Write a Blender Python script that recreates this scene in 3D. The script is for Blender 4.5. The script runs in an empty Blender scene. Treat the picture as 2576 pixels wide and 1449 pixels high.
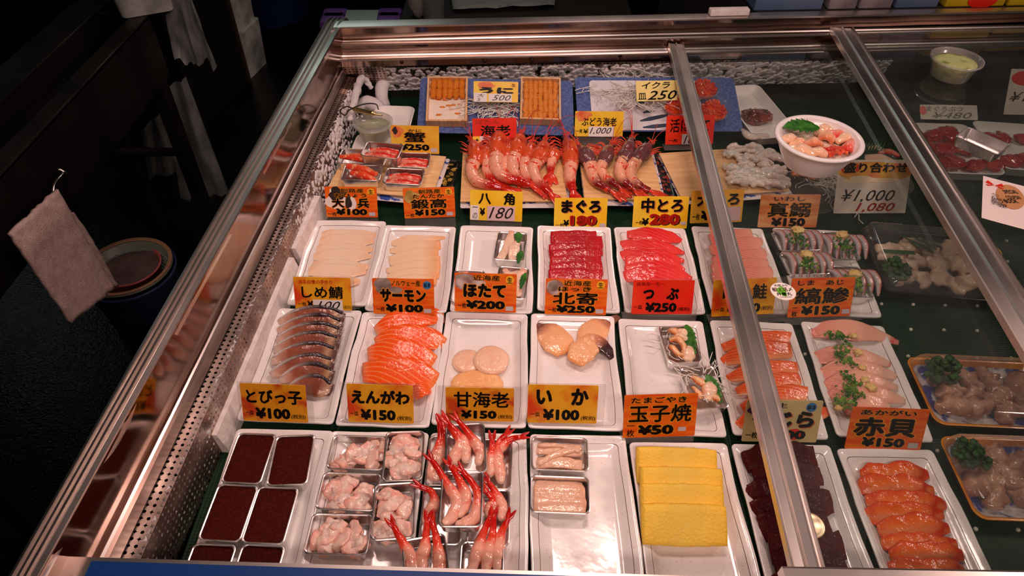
import bpy, bmesh, math, random
from mathutils import Vector, Matrix, Quaternion, noise

scene = bpy.context.scene
COL = scene.collection
PI = math.pi
R = math.radians

# ------------------------------------------------------------------ camera
F, PITCH, ROLL, CAMZ = 1750.0, 0.77327, 0.01931, 0.956      # focal length in pixels of the 2576-wide frame
_fw = Vector((0, math.cos(PITCH), -math.sin(PITCH)))
_u = Vector((0, math.sin(PITCH), math.cos(PITCH)))
_r = Vector((1, 0, 0))
CA = math.cos(ROLL) * _r + math.sin(ROLL) * _u
CB = -math.sin(ROLL) * _r + math.cos(ROLL) * _u
cam_data = bpy.data.cameras.new('camera')
cam_data.sensor_width = 36.0
cam_data.lens = F / 2576.0 * 36.0
cam_data.clip_start = 0.02
cam = bpy.data.objects.new('camera', cam_data)
COL.objects.link(cam)
cam.matrix_world = Matrix(((CA.x, CB.x, -_fw.x, 0), (CA.y, CB.y, -_fw.y, 0), (CA.z, CB.z, -_fw.z, CAMZ), (0, 0, 0, 1)))
scene.camera = cam


def srgb(r, g, b):
    def f(c):
        c /= 255.0
        return c / 12.92 if c <= 0.04045 else ((c + 0.055) / 1.055) ** 2.4
    return (f(r), f(g), f(b), 1.0)


# ------------------------------------------------------------------ world, lamps, exposure
scene.view_settings.view_transform = 'Standard'
scene.view_settings.look = 'None'
scene.view_settings.gamma = 1.0
scene.view_settings.use_curve_mapping = False
scene.view_settings.exposure = -0.12
world = bpy.data.worlds.new('market_gloom')
scene.world = world
world.use_nodes = True
_bg = world.node_tree.nodes['Background']
_bg.inputs['Color'].default_value = (0.55, 0.62, 0.60, 1)
_bg.inputs['Strength'].default_value = 0.010


def area_lamp(name, loc, target, sx, sy, power, color, spread=180):
    d = bpy.data.lights.new(name, 'AREA')
    d.shape = 'RECTANGLE'
    d.size, d.size_y = sx, sy
    d.energy = power
    d.color = color
    d.spread = R(spread)
    o = bpy.data.objects.new(name, d)
    COL.objects.link(o)
    o.location = loc
    o.rotation_euler = (Vector(target) - Vector(loc)).to_track_quat('-Z', 'Y').to_euler()
    return o


WARM = (1.0, 0.69, 0.615)
area_lamp('showcase_lamp', (0.20, 0.92, 1.13), (0.16, 0.85, 0), 0.20, 0.16, 4.4, WARM)
area_lamp('showcase_lamp', (1.85, 1.05, 1.38), (0.60, 0.85, 0), 0.24, 0.18, 11.0, WARM)
area_lamp('showcase_lamp', (-0.34, 1.10, 1.18), (-0.2, 1.0, 0), 0.20, 0.16, 3.0, WARM)
area_lamp('stall_lamp', (0.55, 3.2, 1.95), (0.3, 1.3, 0), 0.55, 0.25, 7.0, (1.0, 0.74, 0.68))
area_lamp('overhead_fill', (0.35, 1.05, 1.75), (0.30, 0.9, 0), 1.7, 1.3, 0.8, (1.0, 0.72, 0.65), spread=120)  # broad unseen fill, added overhead so the tins have brightness to reflect
area_lamp('front_fill', (0.20, -0.75, 1.95), (0.20, 1.0, 0), 1.3, 0.15, 3.6, (1.0, 0.72, 0.64), spread=60)  # fill light added behind the camera to brighten the sign faces
area_lamp('aisle_lamp', (-1.3, 4.6, 2.0), (-1.2, 3.0, -0.75), 1.2, 0.25, 4.0, (0.80, 1.0, 0.92))
area_lamp('aisle_lamp', (-3.75, 3.65, 1.45), (-1.6, 1.6, -0.75), 0.30, 0.10, 0.6, (0.85, 1.0, 0.95))


def P(px, py, z=0.0):
    """point of the horizontal plane at height z seen at pixel (px, py)"""
    d = _fw + CA * ((px - 1288) / F) - CB * ((py - 724.5) / F)
    t = (z - CAMZ) / d.z
    return Vector((d.x * t, d.y * t, z))


def ray(px, py):
    return (_fw + CA * ((px - 1288) / F) - CB * ((py - 724.5) / F)).normalized()


def Py(px, py, y):
    d = ray(px, py)
    return Vector((0, 0, CAMZ)) + d * (y / d.y)


def proj(v):
    d = Vector(v) - Vector((0, 0, CAMZ))
    w = d.dot(_fw)
    return (1288 + F * d.dot(CA) / w, 724.5 - F * d.dot(CB) / w)


# ------------------------------------------------------------------ materials
MATS = {}


def mat(name, base, rough=0.5, base2=None, nscale=20.0, ndetail=4.0, lo=0.4, hi=0.6, metallic=0.0, spec=0.5, sss=0.0,
        coat=0.0, bump=0.0, bscale=80.0, transmission=0.0, ior=1.45, alpha=1.0, coords='Object', stretch=(1, 1, 1),
        emission=None, rough2=None):
    if name in MATS:
        return MATS[name]
    m = bpy.data.materials.new(name)
    m.use_nodes = True
    nt = m.node_tree
    N, L = nt.nodes, nt.links
    b = N['Principled BSDF']
    b.inputs['Base Color'].default_value = base
    b.inputs['Roughness'].default_value = rough
    b.inputs['Metallic'].default_value = metallic
    b.inputs['Specular IOR Level'].default_value = spec
    b.inputs['IOR'].default_value = ior
    b.inputs['Transmission Weight'].default_value = transmission
    b.inputs['Alpha'].default_value = alpha
    if sss:
        b.inputs['Subsurface Weight'].default_value = sss
        b.inputs['Subsurface Radius'].default_value = (1.0, 0.45, 0.3)
        b.inputs['Subsurface Scale'].default_value = 0.006
    if coat:
        b.inputs['Coat Weight'].default_value = coat
        b.inputs['Coat Roughness'].default_value = 0.07
    if emission:
        b.inputs['Emission Color'].default_value = emission[0]
        b.inputs['Emission Strength'].default_value = emission[1]
    if base2 or bump or rough2 is not None:
        tc = N.new('ShaderNodeTexCoord')
        mp = N.new('ShaderNodeMapping')
        mp.inputs['Scale'].default_value = stretch
        L.new(tc.outputs[coords], mp.inputs['Vector'])
    if base2 or rough2 is not None:
        n = N.new('ShaderNodeTexNoise')
        n.inputs['Scale'].default_value = nscale
        n.inputs['Detail'].default_value = ndetail
        L.new(mp.outputs['Vector'], n.inputs['Vector'])
        cr = N.new('ShaderNodeValToRGB')
        cr.color_ramp.elements[0].position = lo
        cr.color_ramp.elements[1].position = hi
        L.new(n.outputs['Fac'], cr.inputs['Fac'])
        if base2:
            cr.color_ramp.elements[0].color = base
            cr.color_ramp.elements[1].color = base2
            L.new(cr.outputs['Color'], b.inputs['Base Color'])
        if rough2 is not None:
            mr = N.new('ShaderNodeMapRange')
            mr.inputs['From Min'].default_value = lo
            mr.inputs['From Max'].default_value = hi
            mr.inputs['To Min'].default_value = rough
            mr.inputs['To Max'].default_value = rough2
            L.new(n.outputs['Fac'], mr.inputs['Value'])
            L.new(mr.outputs['Result'], b.inputs['Roughness'])
    if bump:
        n2 = N.new('ShaderNodeTexNoise')
        n2.inputs['Scale'].default_value = bscale
        n2.inputs['Detail'].default_value = 3.0
        L.new(mp.outputs['Vector'], n2.inputs['Vector'])
        bp = N.new('ShaderNodeBump')
        bp.inputs['Strength'].default_value = bump
        bp.inputs['Distance'].default_value = 0.004
        L.new(n2.outputs['Fac'], bp.inputs['Height'])
        L.new(bp.outputs['Normal'], b.inputs['Normal'])
        if coat:
            L.new(bp.outputs['Normal'], b.inputs['Coat Normal'])
    MATS[name] = m
    return m


def uvmat(name, stops, axis='v', wave=None, rough=0.3, sss=0.15, coat=0.45, bump=0.25, bscale=160.0, noise_amt=0.06, spec=0.3, blotch=None):
    """flesh whose colour runs along (u) or across (v) a piece; wave = (scale, distortion, colour, amount) lays fine muscle lines over it"""
    if name in MATS:
        return MATS[name]
    m = mat(name, stops[0][1], rough, sss=sss, coat=coat, bump=bump, bscale=bscale, spec=spec)
    nt = m.node_tree
    N, L = nt.nodes, nt.links
    b = N['Principled BSDF']
    uv = N.new('ShaderNodeTexCoord')
    sp = N.new('ShaderNodeSeparateXYZ')
    L.new(uv.outputs['UV'], sp.inputs[0])
    nz = N.new('ShaderNodeTexNoise')
    nz.inputs['Scale'].default_value = 45.0
    nz.inputs['Detail'].default_value = 4.0
    L.new(uv.outputs['Object'], nz.inputs['Vector'])
    ma = N.new('ShaderNodeMath')
    ma.operation = 'MULTIPLY_ADD'
    ma.inputs[1].default_value = noise_amt * 4
    L.new(nz.outputs['Fac'], ma.inputs[0])
    sb = N.new('ShaderNodeMath')
    sb.operation = 'SUBTRACT'
    sb.inputs[1].default_value = noise_amt * 2
    L.new(sp.outputs['Y' if axis == 'v' else 'X'], sb.inputs[0])
    L.new(sb.outputs[0], ma.inputs[2])
    cr = N.new('ShaderNodeValToRGB')
    els = cr.color_ramp.elements
    while len(els) < len(stops):
        els.new(0.5)
    for e, (p, c) in zip(els, stops):
        e.position = p
        e.color = c
    L.new(ma.outputs[0], cr.inputs['Fac'])
    out = cr.outputs['Color']
    if wave:
        sc, dist, colr, amt = wave
        w = N.new('ShaderNodeTexWave')
        w.wave_type = 'BANDS'
        w.bands_direction = 'X'
        w.inputs['Scale'].default_value = sc
        w.inputs['Distortion'].default_value = dist
        w.inputs['Detail'].default_value = 1.0
        w.inputs['Detail Scale'].default_value = 1.5
        mp = N.new('ShaderNodeMapping')
        mp.inputs['Rotation'].default_value = (0, 0, R(62))
        mp.inputs['Scale'].default_value = (2.0, 1.0, 1.0)
        L.new(uv.outputs['UV'], mp.inputs['Vector'])
        L.new(mp.outputs['Vector'], w.inputs['Vector'])
        r2 = N.new('ShaderNodeValToRGB')
        r2.color_ramp.elements[0].position = 0.72
        r2.color_ramp.elements[1].position = 0.97
        r2.color_ramp.elements[0].color = (0, 0, 0, 1)
        r2.color_ramp.elements[1].color = (amt, amt, amt, 1)
        L.new(w.outputs['Fac'], r2.inputs['Fac'])
        mx = N.new('ShaderNodeMix')
        mx.data_type = 'RGBA'
        L.new(r2.outputs['Color'], mx.inputs[0])
        L.new(out, mx.inputs[6])
        mx.inputs[7].default_value = colr
        out = mx.outputs[2]
    if blotch:
        colr, sc, lo, hi = blotch
        n3 = N.new('ShaderNodeTexNoise')
        n3.inputs['Scale'].default_value = sc
        n3.inputs['Detail'].default_value = 5.0
        n3.inputs['Distortion'].default_value = 0.6
        L.new(uv.outputs['Object'], n3.inputs['Vector'])
        mr = N.new('ShaderNodeMapRange')
        mr.inputs['From Min'].default_value = lo
        mr.inputs['From Max'].default_value = hi
        L.new(n3.outputs['Fac'], mr.inputs['Value'])
        mx = N.new('ShaderNodeMix')
        mx.data_type = 'RGBA'
        L.new(mr.outputs['Result'], mx.inputs[0])
        L.new(out, mx.inputs[6])
        mx.inputs[7].default_value = colr
        out = mx.outputs[2]
    L.new(out, b.inputs['Base Color'])
    return m


def pane_mat(name, tint, gloss=0.9, haze=0.0, haze_col=(0.6, 0.62, 0.6, 1), rough=0.02):
    """thin clear sheet: see-through with mirror reflections that grow at grazing angles, plus a little film of dirt"""
    if name in MATS:
        return MATS[name]
    m = bpy.data.materials.new(name)
    m.use_nodes = True
    nt = m.node_tree
    N, L = nt.nodes, nt.links
    N.remove(N['Principled BSDF'])
    out = N['Material Output']
    tr = N.new('ShaderNodeBsdfTransparent')
    tr.inputs['Color'].default_value = tint
    gl = N.new('ShaderNodeBsdfGlossy')
    gl.inputs['Roughness'].default_value = rough
    gl.inputs['Color'].default_value = (gloss, gloss, gloss, 1)
    lw = N.new('ShaderNodeLayerWeight')
    lw.inputs['Blend'].default_value = 0.5
    pw = N.new('ShaderNodeMath')
    pw.operation = 'POWER'
    pw.inputs[1].default_value = 4.0
    L.new(lw.outputs['Facing'], pw.inputs[0])
    fr = N.new('ShaderNodeMath')
    fr.operation = 'MULTIPLY_ADD'
    fr.inputs[1].default_value = 0.85
    fr.inputs[2].default_value = 0.05
    L.new(pw.outputs[0], fr.inputs[0])
    mx = N.new('ShaderNodeMixShader')
    L.new(fr.outputs[0], mx.inputs[0])
    L.new(tr.outputs[0], mx.inputs[1])
    L.new(gl.outputs[0], mx.inputs[2])
    last = mx
    if haze:
        df = N.new('ShaderNodeBsdfDiffuse')
        df.inputs['Color'].default_value = haze_col
        n = N.new('ShaderNodeTexNoise')
        n.inputs['Scale'].default_value = 9.0
        n.inputs['Detail'].default_value = 6.0
        tc = N.new('ShaderNodeTexCoord')
        L.new(tc.outputs['Object'], n.inputs['Vector'])
        mr = N.new('ShaderNodeMapRange')
        mr.inputs['From Min'].default_value = 0.3
        mr.inputs['From Max'].default_value = 0.75
        mr.inputs['To Min'].default_value = haze * 0.5
        mr.inputs['To Max'].default_value = haze * 1.5
        L.new(n.outputs['Fac'], mr.inputs['Value'])
        m2 = N.new('ShaderNodeMixShader')
        L.new(mr.outputs['Result'], m2.inputs[0])
        L.new(last.outputs[0], m2.inputs[1])
        L.new(df.outputs[0], m2.inputs[2])
        last = m2
    L.new(last.outputs[0], out.inputs['Surface'])
    MATS[name] = m
    return m


STEEL = lambda: mat('brushed_steel', srgb(214, 204, 198), 0.30, metallic=1.0, rough2=0.36, nscale=5)
MIRROR = lambda: mat('worn_mirror_steel', srgb(164, 140, 130), 0.09, metallic=1.0, base2=srgb(140, 112, 100), nscale=7, rough2=0.17)
TIN = lambda: mat('bright_tin', srgb(232, 228, 226), 0.24, metallic=1.0, rough2=0.32, nscale=30)


# ------------------------------------------------------------------ objects
def mesh_of(bm, smooth=True, angle=None):
    me = bpy.data.meshes.new('mesh')
    bmesh.ops.recalc_face_normals(bm, faces=bm.faces)
    bm.to_mesh(me)
    bm.free()
    if smooth:
        me.polygons.foreach_set('use_smooth', [True] * len(me.polygons))
        if angle:
            me.set_sharp_from_angle(angle=R(angle))
    return me


def obj(name, data, mats, parent=None, loc=(0, 0, 0), rot=(0, 0, 0), smooth=True, angle=None):
    if isinstance(data, bmesh.types.BMesh):
        data = mesh_of(data, smooth, angle)
    o = bpy.data.objects.new(name, data)
    if mats and len(data.materials) == 0:
        for m in (mats if isinstance(mats, (list, tuple)) else [mats]):
            data.materials.append(m)
    COL.objects.link(o)
    o.location = loc
    o.rotation_euler = rot
    if parent:
        o.parent = parent
    return o


def tag(o, label, cat, group=None, kind=None):
    o['label'] = label
    o['category'] = cat
    if group:
        o['group'] = group
    if kind:
        o['kind'] = kind
    return o


def thing(name, label, cat, loc=(0, 0, 0), rot=(0, 0, 0), group=None):
    o = bpy.data.objects.new(name, None)
    o.empty_display_size = 0.02
    COL.objects.link(o)
    o.location = loc
    o.rotation_euler = rot
    return tag(o, label, cat, group)


def struct(name, data, mats, **k):
    o = obj(name, data, mats, **k)
    o['kind'] = 'structure'
    return o


def copy_tree(src, loc=None, rot=None, label=None, parent=None, cat=None):
    c = src.copy()
    COL.objects.link(c)
    if parent is not None:
        c.parent = parent
    if loc is not None:
        c.location = loc
    if rot is not None:
        c.rotation_euler = rot
    if label:
        c['label'] = label
    for ch in list(src.children):
        copy_tree(ch, parent=c)
    return c


# ------------------------------------------------------------------ shapes
def bm_box(size, at=(0, 0, 0), bevel=0.0, bm=None, rot=None, seg=2):
    b2 = bmesh.new()
    bmesh.ops.create_cube(b2, size=1.0)
    bmesh.ops.scale(b2, vec=size, verts=b2.verts)
    if bevel:
        bmesh.ops.bevel(b2, geom=list(b2.edges), offset=bevel, segments=seg, affect='EDGES', profile=0.5)
    if rot is not None:
        bmesh.ops.rotate(b2, cent=(0, 0, 0), matrix=rot, verts=b2.verts)
    bmesh.ops.translate(b2, vec=at, verts=b2.verts)
    if bm is None:
        return b2
    me = bpy.data.meshes.new('tmp')
    b2.to_mesh(me)
    b2.free()
    bm.from_mesh(me)
    bpy.data.meshes.remove(me)
    return bm


def rrect(hx, hy, r, n=5):
    pts = []
    for cx, cy, a0 in ((hx - r, hy - r, 0), (-hx + r, hy - r, 90), (-hx + r, -hy + r, 180), (hx - r, -hy + r, 270)):
        for i in range(n + 1):
            a = R(a0 + 90 * i / n)
            pts.append((cx + r * math.cos(a), cy + r * math.sin(a)))
    return pts


def stack_rings(rings, bm=None, close_bottom=True, close_top=False, mats=None):
    """rings: lists of 3-D points of equal length, joined in order"""
    bm = bm or bmesh.new()
    vs = [[bm.verts.new(p) for p in ring] for ring in rings]
    n = len(vs[0])
    for i in range(len(vs) - 1):
        for k in range(n):
            f = bm.faces.new((vs[i][k], vs[i][(k + 1) % n], vs[i + 1][(k + 1) % n], vs[i + 1][k]))
            if mats:
                f.material_index = mats[i]
    if close_bottom:
        bm.faces.new(vs[0][::-1])
    if close_top:
        f = bm.faces.new(vs[-1])
        if mats:
            f.material_index = mats[-1]
    return bm


def rr_stack(spec, bm=None, close_bottom=True, close_top=False, mats=None, n=5, warp=None):
    """spec: (half x, half y, corner radius, z) per ring"""
    rings = []
    for hx, hy, r, z in spec:
        ring = [Vector((x, y, z)) for x, y in rrect(hx, hy, r, n)]
        if warp:
            ring = [warp(p) for p in ring]
        rings.append(ring)
    return stack_rings(rings, bm, close_bottom, close_top, mats)


def lathe(profile, seg=32, bm=None, sx=1.0, sy=1.0, close_bottom=False, close_top=False, mats=None, wob=None):
    rings = []
    for r, z in profile:
        ring = []
        for k in range(seg):
            a = 2 * PI * k / seg
            q = r * (1 + (wob(a, z) if wob else 0))
            ring.append(Vector((q * math.cos(a) * sx, q * math.sin(a) * sy, z)))
        rings.append(ring)
    return stack_rings(rings, bm, close_bottom, close_top, mats)


def catmull(pts, n):
    pts = [Vector(p) for p in pts]
    if len(pts) == 2:
        return [pts[0].lerp(pts[1], i / (n - 1)) for i in range(n)]
    q = [pts[0] * 2 - pts[1]] + pts + [pts[-1] * 2 - pts[-2]]
    out = []
    m = len(pts) - 1
    for i in range(n):
        t = i / (n - 1) * m
        k = min(int(t), m - 1)
        f = t - k
        a, b, c, d = q[k], q[k + 1], q[k + 2], q[k + 3]
        out.append(0.5 * ((2 * b) + (c - a) * f + (2 * a - 5 * b + 4 * c - d) * f * f + (3 * b - a - 3 * c + d) * f ** 3))
    return out


def lerp_list(vals, t):
    m = len(vals) - 1
    k = min(int(t * m), m - 1)
    f = t * m - k
    return vals[k] * (1 - f) + vals[k + 1] * f


def loft(pts, ws, ts, up=Vector((0, 0, 1)), K=12, n=2.0, N=16, bm=None, amp=0.0, freq=60.0, seed=0, roll=None, smooth_path=True, mi=0, cap=0.6, lump=None):
    """a body swept along pts with half widths ws, half thicknesses ts; superellipse section; uv = along, across"""
    bm = bm or bmesh.new()
    uvl = bm.loops.layers.uv.verify()
    c = catmull(pts, N) if smooth_path else [Vector(p) for p in pts]
    N = len(c)
    rings, uvs = [], []
    off = Vector((seed * 7.31, seed * 3.17, seed * 1.9))
    for i in range(N):
        t = i / (N - 1)
        tan = (c[min(i + 1, N - 1)] - c[max(i - 1, 0)]).normalized()
        u = Vector(up(t)) if callable(up) else Vector(up)
        rt = tan.cross(u)
        if rt.length < 1e-6:
            rt = tan.cross(Vector((0, 1, 0)))
        rt.normalize()
        u = rt.cross(tan).normalized()
        if roll:
            a = roll(t) if callable(roll) else roll
            q = Quaternion(tan, a)
            rt = q @ rt
            u = q @ u
        w = lerp_list(ws, t)
        th = lerp_list(ts, t)
        ring, uvr = [], []
        for k in range(K):
            a = 2 * PI * k / K
            ca, sa = math.cos(a), math.sin(a)
            x = math.copysign(abs(ca) ** (2 / n), ca)
            y = math.copysign(abs(sa) ** (2 / n), sa)
            p = c[i] + rt * (w * x) + u * (th * y)
            if amp:
                p = p + (rt * x + u * y) * (amp * noise.noise(p * freq + off))
            if lump:
                p = lump(p, t, x, y)
            ring.append(bm.verts.new(p))
            uvr.append((t, 0.5 + 0.5 * x))
        rings.append(ring)
        uvs.append(uvr)

    def face(vs, us):
        f = bm.faces.new(vs)
        f.material_index = mi
        f.smooth = True
        for lp, q in zip(f.loops, us):
            lp[uvl].uv = q
    for i in range(N - 1):
        for k in range(K):
            k2 = (k + 1) % K
            face((rings[i][k], rings[i][k2], rings[i + 1][k2], rings[i + 1][k]), (uvs[i][k], uvs[i][k2], uvs[i + 1][k2], uvs[i + 1][k]))
    for i, d in ((0, -1), (N - 1, 1)):
        tan = (c[1] - c[0]).normalized() if i == 0 else (c[-1] - c[-2]).normalized()
        ctr = sum((v.co for v in rings[i]), Vector()) / K + tan * d * lerp_list(ts, i / (N - 1)) * cap
        cv = bm.verts.new(ctr)
        for k in range(K):
            k2 = (k + 1) % K
            vs = (rings[i][k2], rings[i][k], cv) if i == 0 else (rings[i][k], rings[i][k2], cv)
            us = (uvs[i][k2], uvs[i][k], (i / (N - 1), 0.5)) if i == 0 else (uvs[i][k], uvs[i][k2], (i / (N - 1), 0.5))
            face(vs, us)
    return bm


def tube(pts, r, bm=None, K=6, N=None, r2=None):
    rr = [r, r2 if r2 is not None else r]
    return loft(pts, rr, rr, K=K, N=N or max(4, 3 * len(pts)), bm=bm, cap=0.3)


def blob(center, rx, ry, rz, amp=0.2, freq=None, seed=0, bm=None, sub=3, rot=None):
    b2 = bmesh.new()
    bmesh.ops.create_icosphere(b2, subdivisions=sub, radius=1.0)
    fq = freq or 1.6
    off = Vector((seed * 5.7, seed * 2.3, seed * 9.1))
    for v in b2.verts:
        k = 1 + amp * noise.noise(v.co * fq + off) + amp * 0.5 * noise.noise(v.co * fq * 2.3 + off)
        v.co = Vector((v.co.x * rx * k, v.co.y * ry * k, v.co.z * rz * k))
    if rot is not None:
        bmesh.ops.rotate(b2, cent=(0, 0, 0), matrix=rot, verts=b2.verts)
    bmesh.ops.translate(b2, vec=center, verts=b2.verts)
    if bm is None:
        return b2
    me = bpy.data.meshes.new('tmp')
    b2.to_mesh(me)
    b2.free()
    bm.from_mesh(me)
    bpy.data.meshes.remove(me)
    return bm


def thicken(bm, t):
    faces = list(bm.faces)
    bmesh.ops.recalc_face_normals(bm, faces=faces)
    bm.normal_update()
    nrm = {v: v.normal.copy() for v in bm.verts}
    old = list(bm.verts)
    low = {v: bm.verts.new(v.co - nrm[v] * t) for v in old}
    edges = [e for e in bm.edges if len(e.link_faces) == 1]
    for f in faces:
        bm.faces.new([low[v] for v in reversed(f.verts)])
    for e in edges:
        a, b = e.verts
        bm.faces.new((a, b, low[b], low[a]))


def quad_strip(lines, bm=None, mi=None):
    """lines: list of polylines (equal length); faces between neighbours"""
    bm = bm or bmesh.new()
    vs = [[bm.verts.new(p) for p in ln] for ln in lines]
    for i in range(len(vs) - 1):
        for k in range(len(vs[i]) - 1):
            f = bm.faces.new((vs[i][k], vs[i][k + 1], vs[i + 1][k + 1], vs[i + 1][k]))
            if mi:
                f.material_index = mi[i]
    return bm


ORD = ['first', 'second', 'third', 'fourth', 'fifth', 'sixth', 'seventh', 'eighth', 'ninth', 'tenth', 'eleventh', 'twelfth']

# ================================================================== the place
def perforated(name, cell=0.0095):
    m = mat(name, srgb(190, 170, 160), 0.28, metallic=1.0, base2=srgb(150, 128, 118), nscale=18, rough2=0.45)
    nt = m.node_tree
    if 'hole_mix' in N_(nt):
        return m
    N, L = nt.nodes, nt.links

    def M(op, a, b=None, c=None):
        n = N.new('ShaderNodeMath')
        n.operation = op
        for i, v in enumerate((a, b, c)):
            if v is None:
                continue
            if isinstance(v, (int, float)):
                n.inputs[i].default_value = v
            else:
                L.new(v, n.inputs[i])
        return n.outputs[0]
    tc = N.new('ShaderNodeTexCoord')
    sp = N.new('ShaderNodeSeparateXYZ')
    L.new(tc.outputs['UV'], sp.inputs[0])
    u = M('DIVIDE', sp.outputs['X'], cell)
    v = M('DIVIDE', sp.outputs['Y'], cell)
    ax = M('ABSOLUTE', M('SUBTRACT', M('FRACT', u), 0.5))
    ay = M('ABSOLUTE', M('SUBTRACT', M('FRACT', v), 0.5))
    par = M('FLOORED_MODULO', M('ADD', M('FLOOR', u), M('FLOOR', v)), 2.0)
    circ = M('LESS_THAN', M('ADD', M('MULTIPLY', ax, ax), M('MULTIPLY', ay, ay)), 0.062)
    star = M('LESS_THAN', M('ADD', M('SQRT', ax), M('SQRT', ay)), 0.70)
    hole = M('ADD', M('MULTIPLY', star, par), M('MULTIPLY', circ, M('SUBTRACT', 1.0, par)))
    tr = N.new('ShaderNodeBsdfTransparent')
    mx = N.new('ShaderNodeMixShader')
    mx.name = 'hole_mix'
    L.new(hole, mx.inputs[0])
    L.new(N['Principled BSDF'].outputs[0], mx.inputs[1])
    L.new(tr.outputs[0], mx.inputs[2])
    L.new(mx.outputs[0], N['Material Output'].inputs['Surface'])
    return m


def N_(nt):
    return [n.name for n in nt.nodes]


def uv_quad(a, b, c, d, nx=2, ny=2, bm=None):
    """panel with corners a-b (along) and d-c, uv in metres"""
    bm = bm or bmesh.new()
    uvl = bm.loops.layers.uv.verify()
    lu = (b - a).length
    lv = (d - a).length
    g = []
    for j in range(ny):
        t = j / (ny - 1)
        g.append([bm.verts.new((a.lerp(d, t)).lerp(b.lerp(c, t), i / (nx - 1))) for i in range(nx)])
    for j in range(ny - 1):
        for i in range(nx - 1):
            f = bm.faces.new((g[j][i], g[j][i + 1], g[j + 1][i + 1], g[j + 1][i]))
            for lp, (p, q) in zip(f.loops, ((i, j), (i + 1, j), (i + 1, j + 1), (i, j + 1))):
                lp[uvl].uv = (p / (nx - 1) * lu, q / (ny - 1) * lv)
    return bm


def line_at(p, q, y):
    t = (y - p.y) / (q.y - p.y)
    return p.lerp(q, t)


def line_x(p, q, x):
    t = (x - p.x) / (q.x - p.x)
    return p.lerp(q, t)


# ---- market floor and far wall
FZ = -0.75
bm = bmesh.new()
bmesh.ops.create_grid(bm, x_segments=2, y_segments=2, size=7.0)
bmesh.ops.translate(bm, vec=(-0.5, 4.0, FZ), verts=bm.verts)
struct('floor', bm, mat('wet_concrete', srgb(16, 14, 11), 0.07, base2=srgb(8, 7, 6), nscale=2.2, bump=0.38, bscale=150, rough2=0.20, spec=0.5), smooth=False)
bm = bm_box((12, 0.1, 3.2), (0, 7.6, FZ + 1.6))
struct('wall_back', bm, mat('grimy_wall', srgb(66, 58, 48), 0.8, base2=srgb(44, 40, 36), nscale=1.5), smooth=False)

# ---- showcase lines: two pixels of the photograph each, taken at the height of that edge
Y0 = 0.255
LZ, LEDGE, LFL = 0.20, 0.112, 0.088
def ln(a, b, z):
    p, q = P(*a, z), P(*b, z)
    return p, q
L0 = ln((17, 1449), (820, 47), LZ)
L1 = ln((100, 1449), (868, 50), LZ)
L1b = (L1[0].copy(), L1[1].copy())
for v in L1b:
    v.z = LEDGE
L3 = ln((282, 1396), (875, 157), LEDGE)
L4 = ln((300, 1400), (881, 172), LFL)
L5 = ln((352, 1410), (899, 186), LFL - 0.004)
RLB = ln((873, 52), (1720, 35), 0.20)
RLF = ln((867, 68), (1720, 48), 0.20)
RL1 = ln((865, 113), (1720, 95), 0.165)
RL2 = ln((867, 152), (1675, 134), 0.14)
RWT = ln((880, 166), (1675, 154), 0.122)
XR = 1.75
def rear(pair, dz=0.0, x0=-0.46, dy=0.0):
    a, b = line_x(*pair, x0), line_x(*pair, XR)
    return [a + Vector((0, dy, dz)), b + Vector((0, dy, dz))]

case = thing('display_case', 'long refrigerated steel fish display case filled with white sashimi trays', 'display case', (0, 0, FZ))
def casept(name, bm, m, **k):
    me = mesh_of(bm, k.pop('smooth', False), k.pop('angle', None))
    me.transform(Matrix.Translation((0, 0, -FZ)))
    return obj(name, me, m, parent=case, **k)

# left rail: ribbed cap, mirror wall down to a ledge
def yend(pair):
    return line_at(*pair, 1.80)
prof = [(0.0, -0.03), (0.0, -0.004), (0.06, 0.0), (0.16, 0.001), (0.22, -0.004), (0.27, -0.004), (0.31, 0.001), (0.39, 0.001), (0.43, -0.004), (0.48, -0.004),
        (0.52, 0.001), (0.60, 0.001), (0.64, -0.004), (0.69, -0.004), (0.75, 0.001), (0.93, 0.0), (1.0, -0.004), (1.0, -0.012)]
lines = []
for t, dz in prof:
    ps = []
    for y in (Y0, 0.6, 1.0, 1.4, 1.74):
        p = line_at(*L0, y).lerp(line_at(*L1, y), t)
        p.z += dz
        ps.append(p)
    e = ps[-1].copy()
    e.y += 0.035
    e.z -= 0.008
    ps.append(e)
    e2 = e.copy()
    e2.y += 0.012
    e2.z -= 0.05
    ps.append(e2)
    lines.append(ps)
casept('rail_cap', quad_strip(lines), STEEL(), smooth=True, angle=35)
ys = [Y0 + (1.725 - Y0) * i / 40 for i in range(41)]
def dent(p, k):
    return p + Vector((0.0015 * noise.noise(Vector((p.y * 9, p.z * 20, k))), 0, 0))
lines = []
for j in range(7):
    t = j / 6
    lines.append([dent(line_at(*L1, y).lerp(line_at(*L1b, y), t), 3) for y in ys])
casept('mirror_wall', quad_strip(lines), MIRROR(), smooth=True)
lines = [[line_at(*L1b, y) for y in ys], [line_at(*L1b, y).lerp(line_at(*L3, y), 0.45) + Vector((0, 0, -0.002)) for y in ys], [line_at(*L1b, y).lerp(line_at(*L3, y), 0.55) + Vector((0, 0, 0.004)) for y in ys],
         [line_at(*L3, y) + Vector((0, 0, 0.004)) for y in ys], [line_at(*L3, y) + Vector((0, 0, -0.02)) for y in ys]]
casept('ledge', quad_strip(lines), STEEL(), smooth=True, angle=30)
a, b = line_at(*L4, Y0), line_at(*L4, 1.66)
c, d = line_at(*L5, 1.66), line_at(*L5, Y0)
PERF = perforated('perforated_steel')
casept('perforated_panel', uv_quad(a, b, c, d, 60, 3), PERF)
c2, d2 = c.copy(), d.copy()
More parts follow.
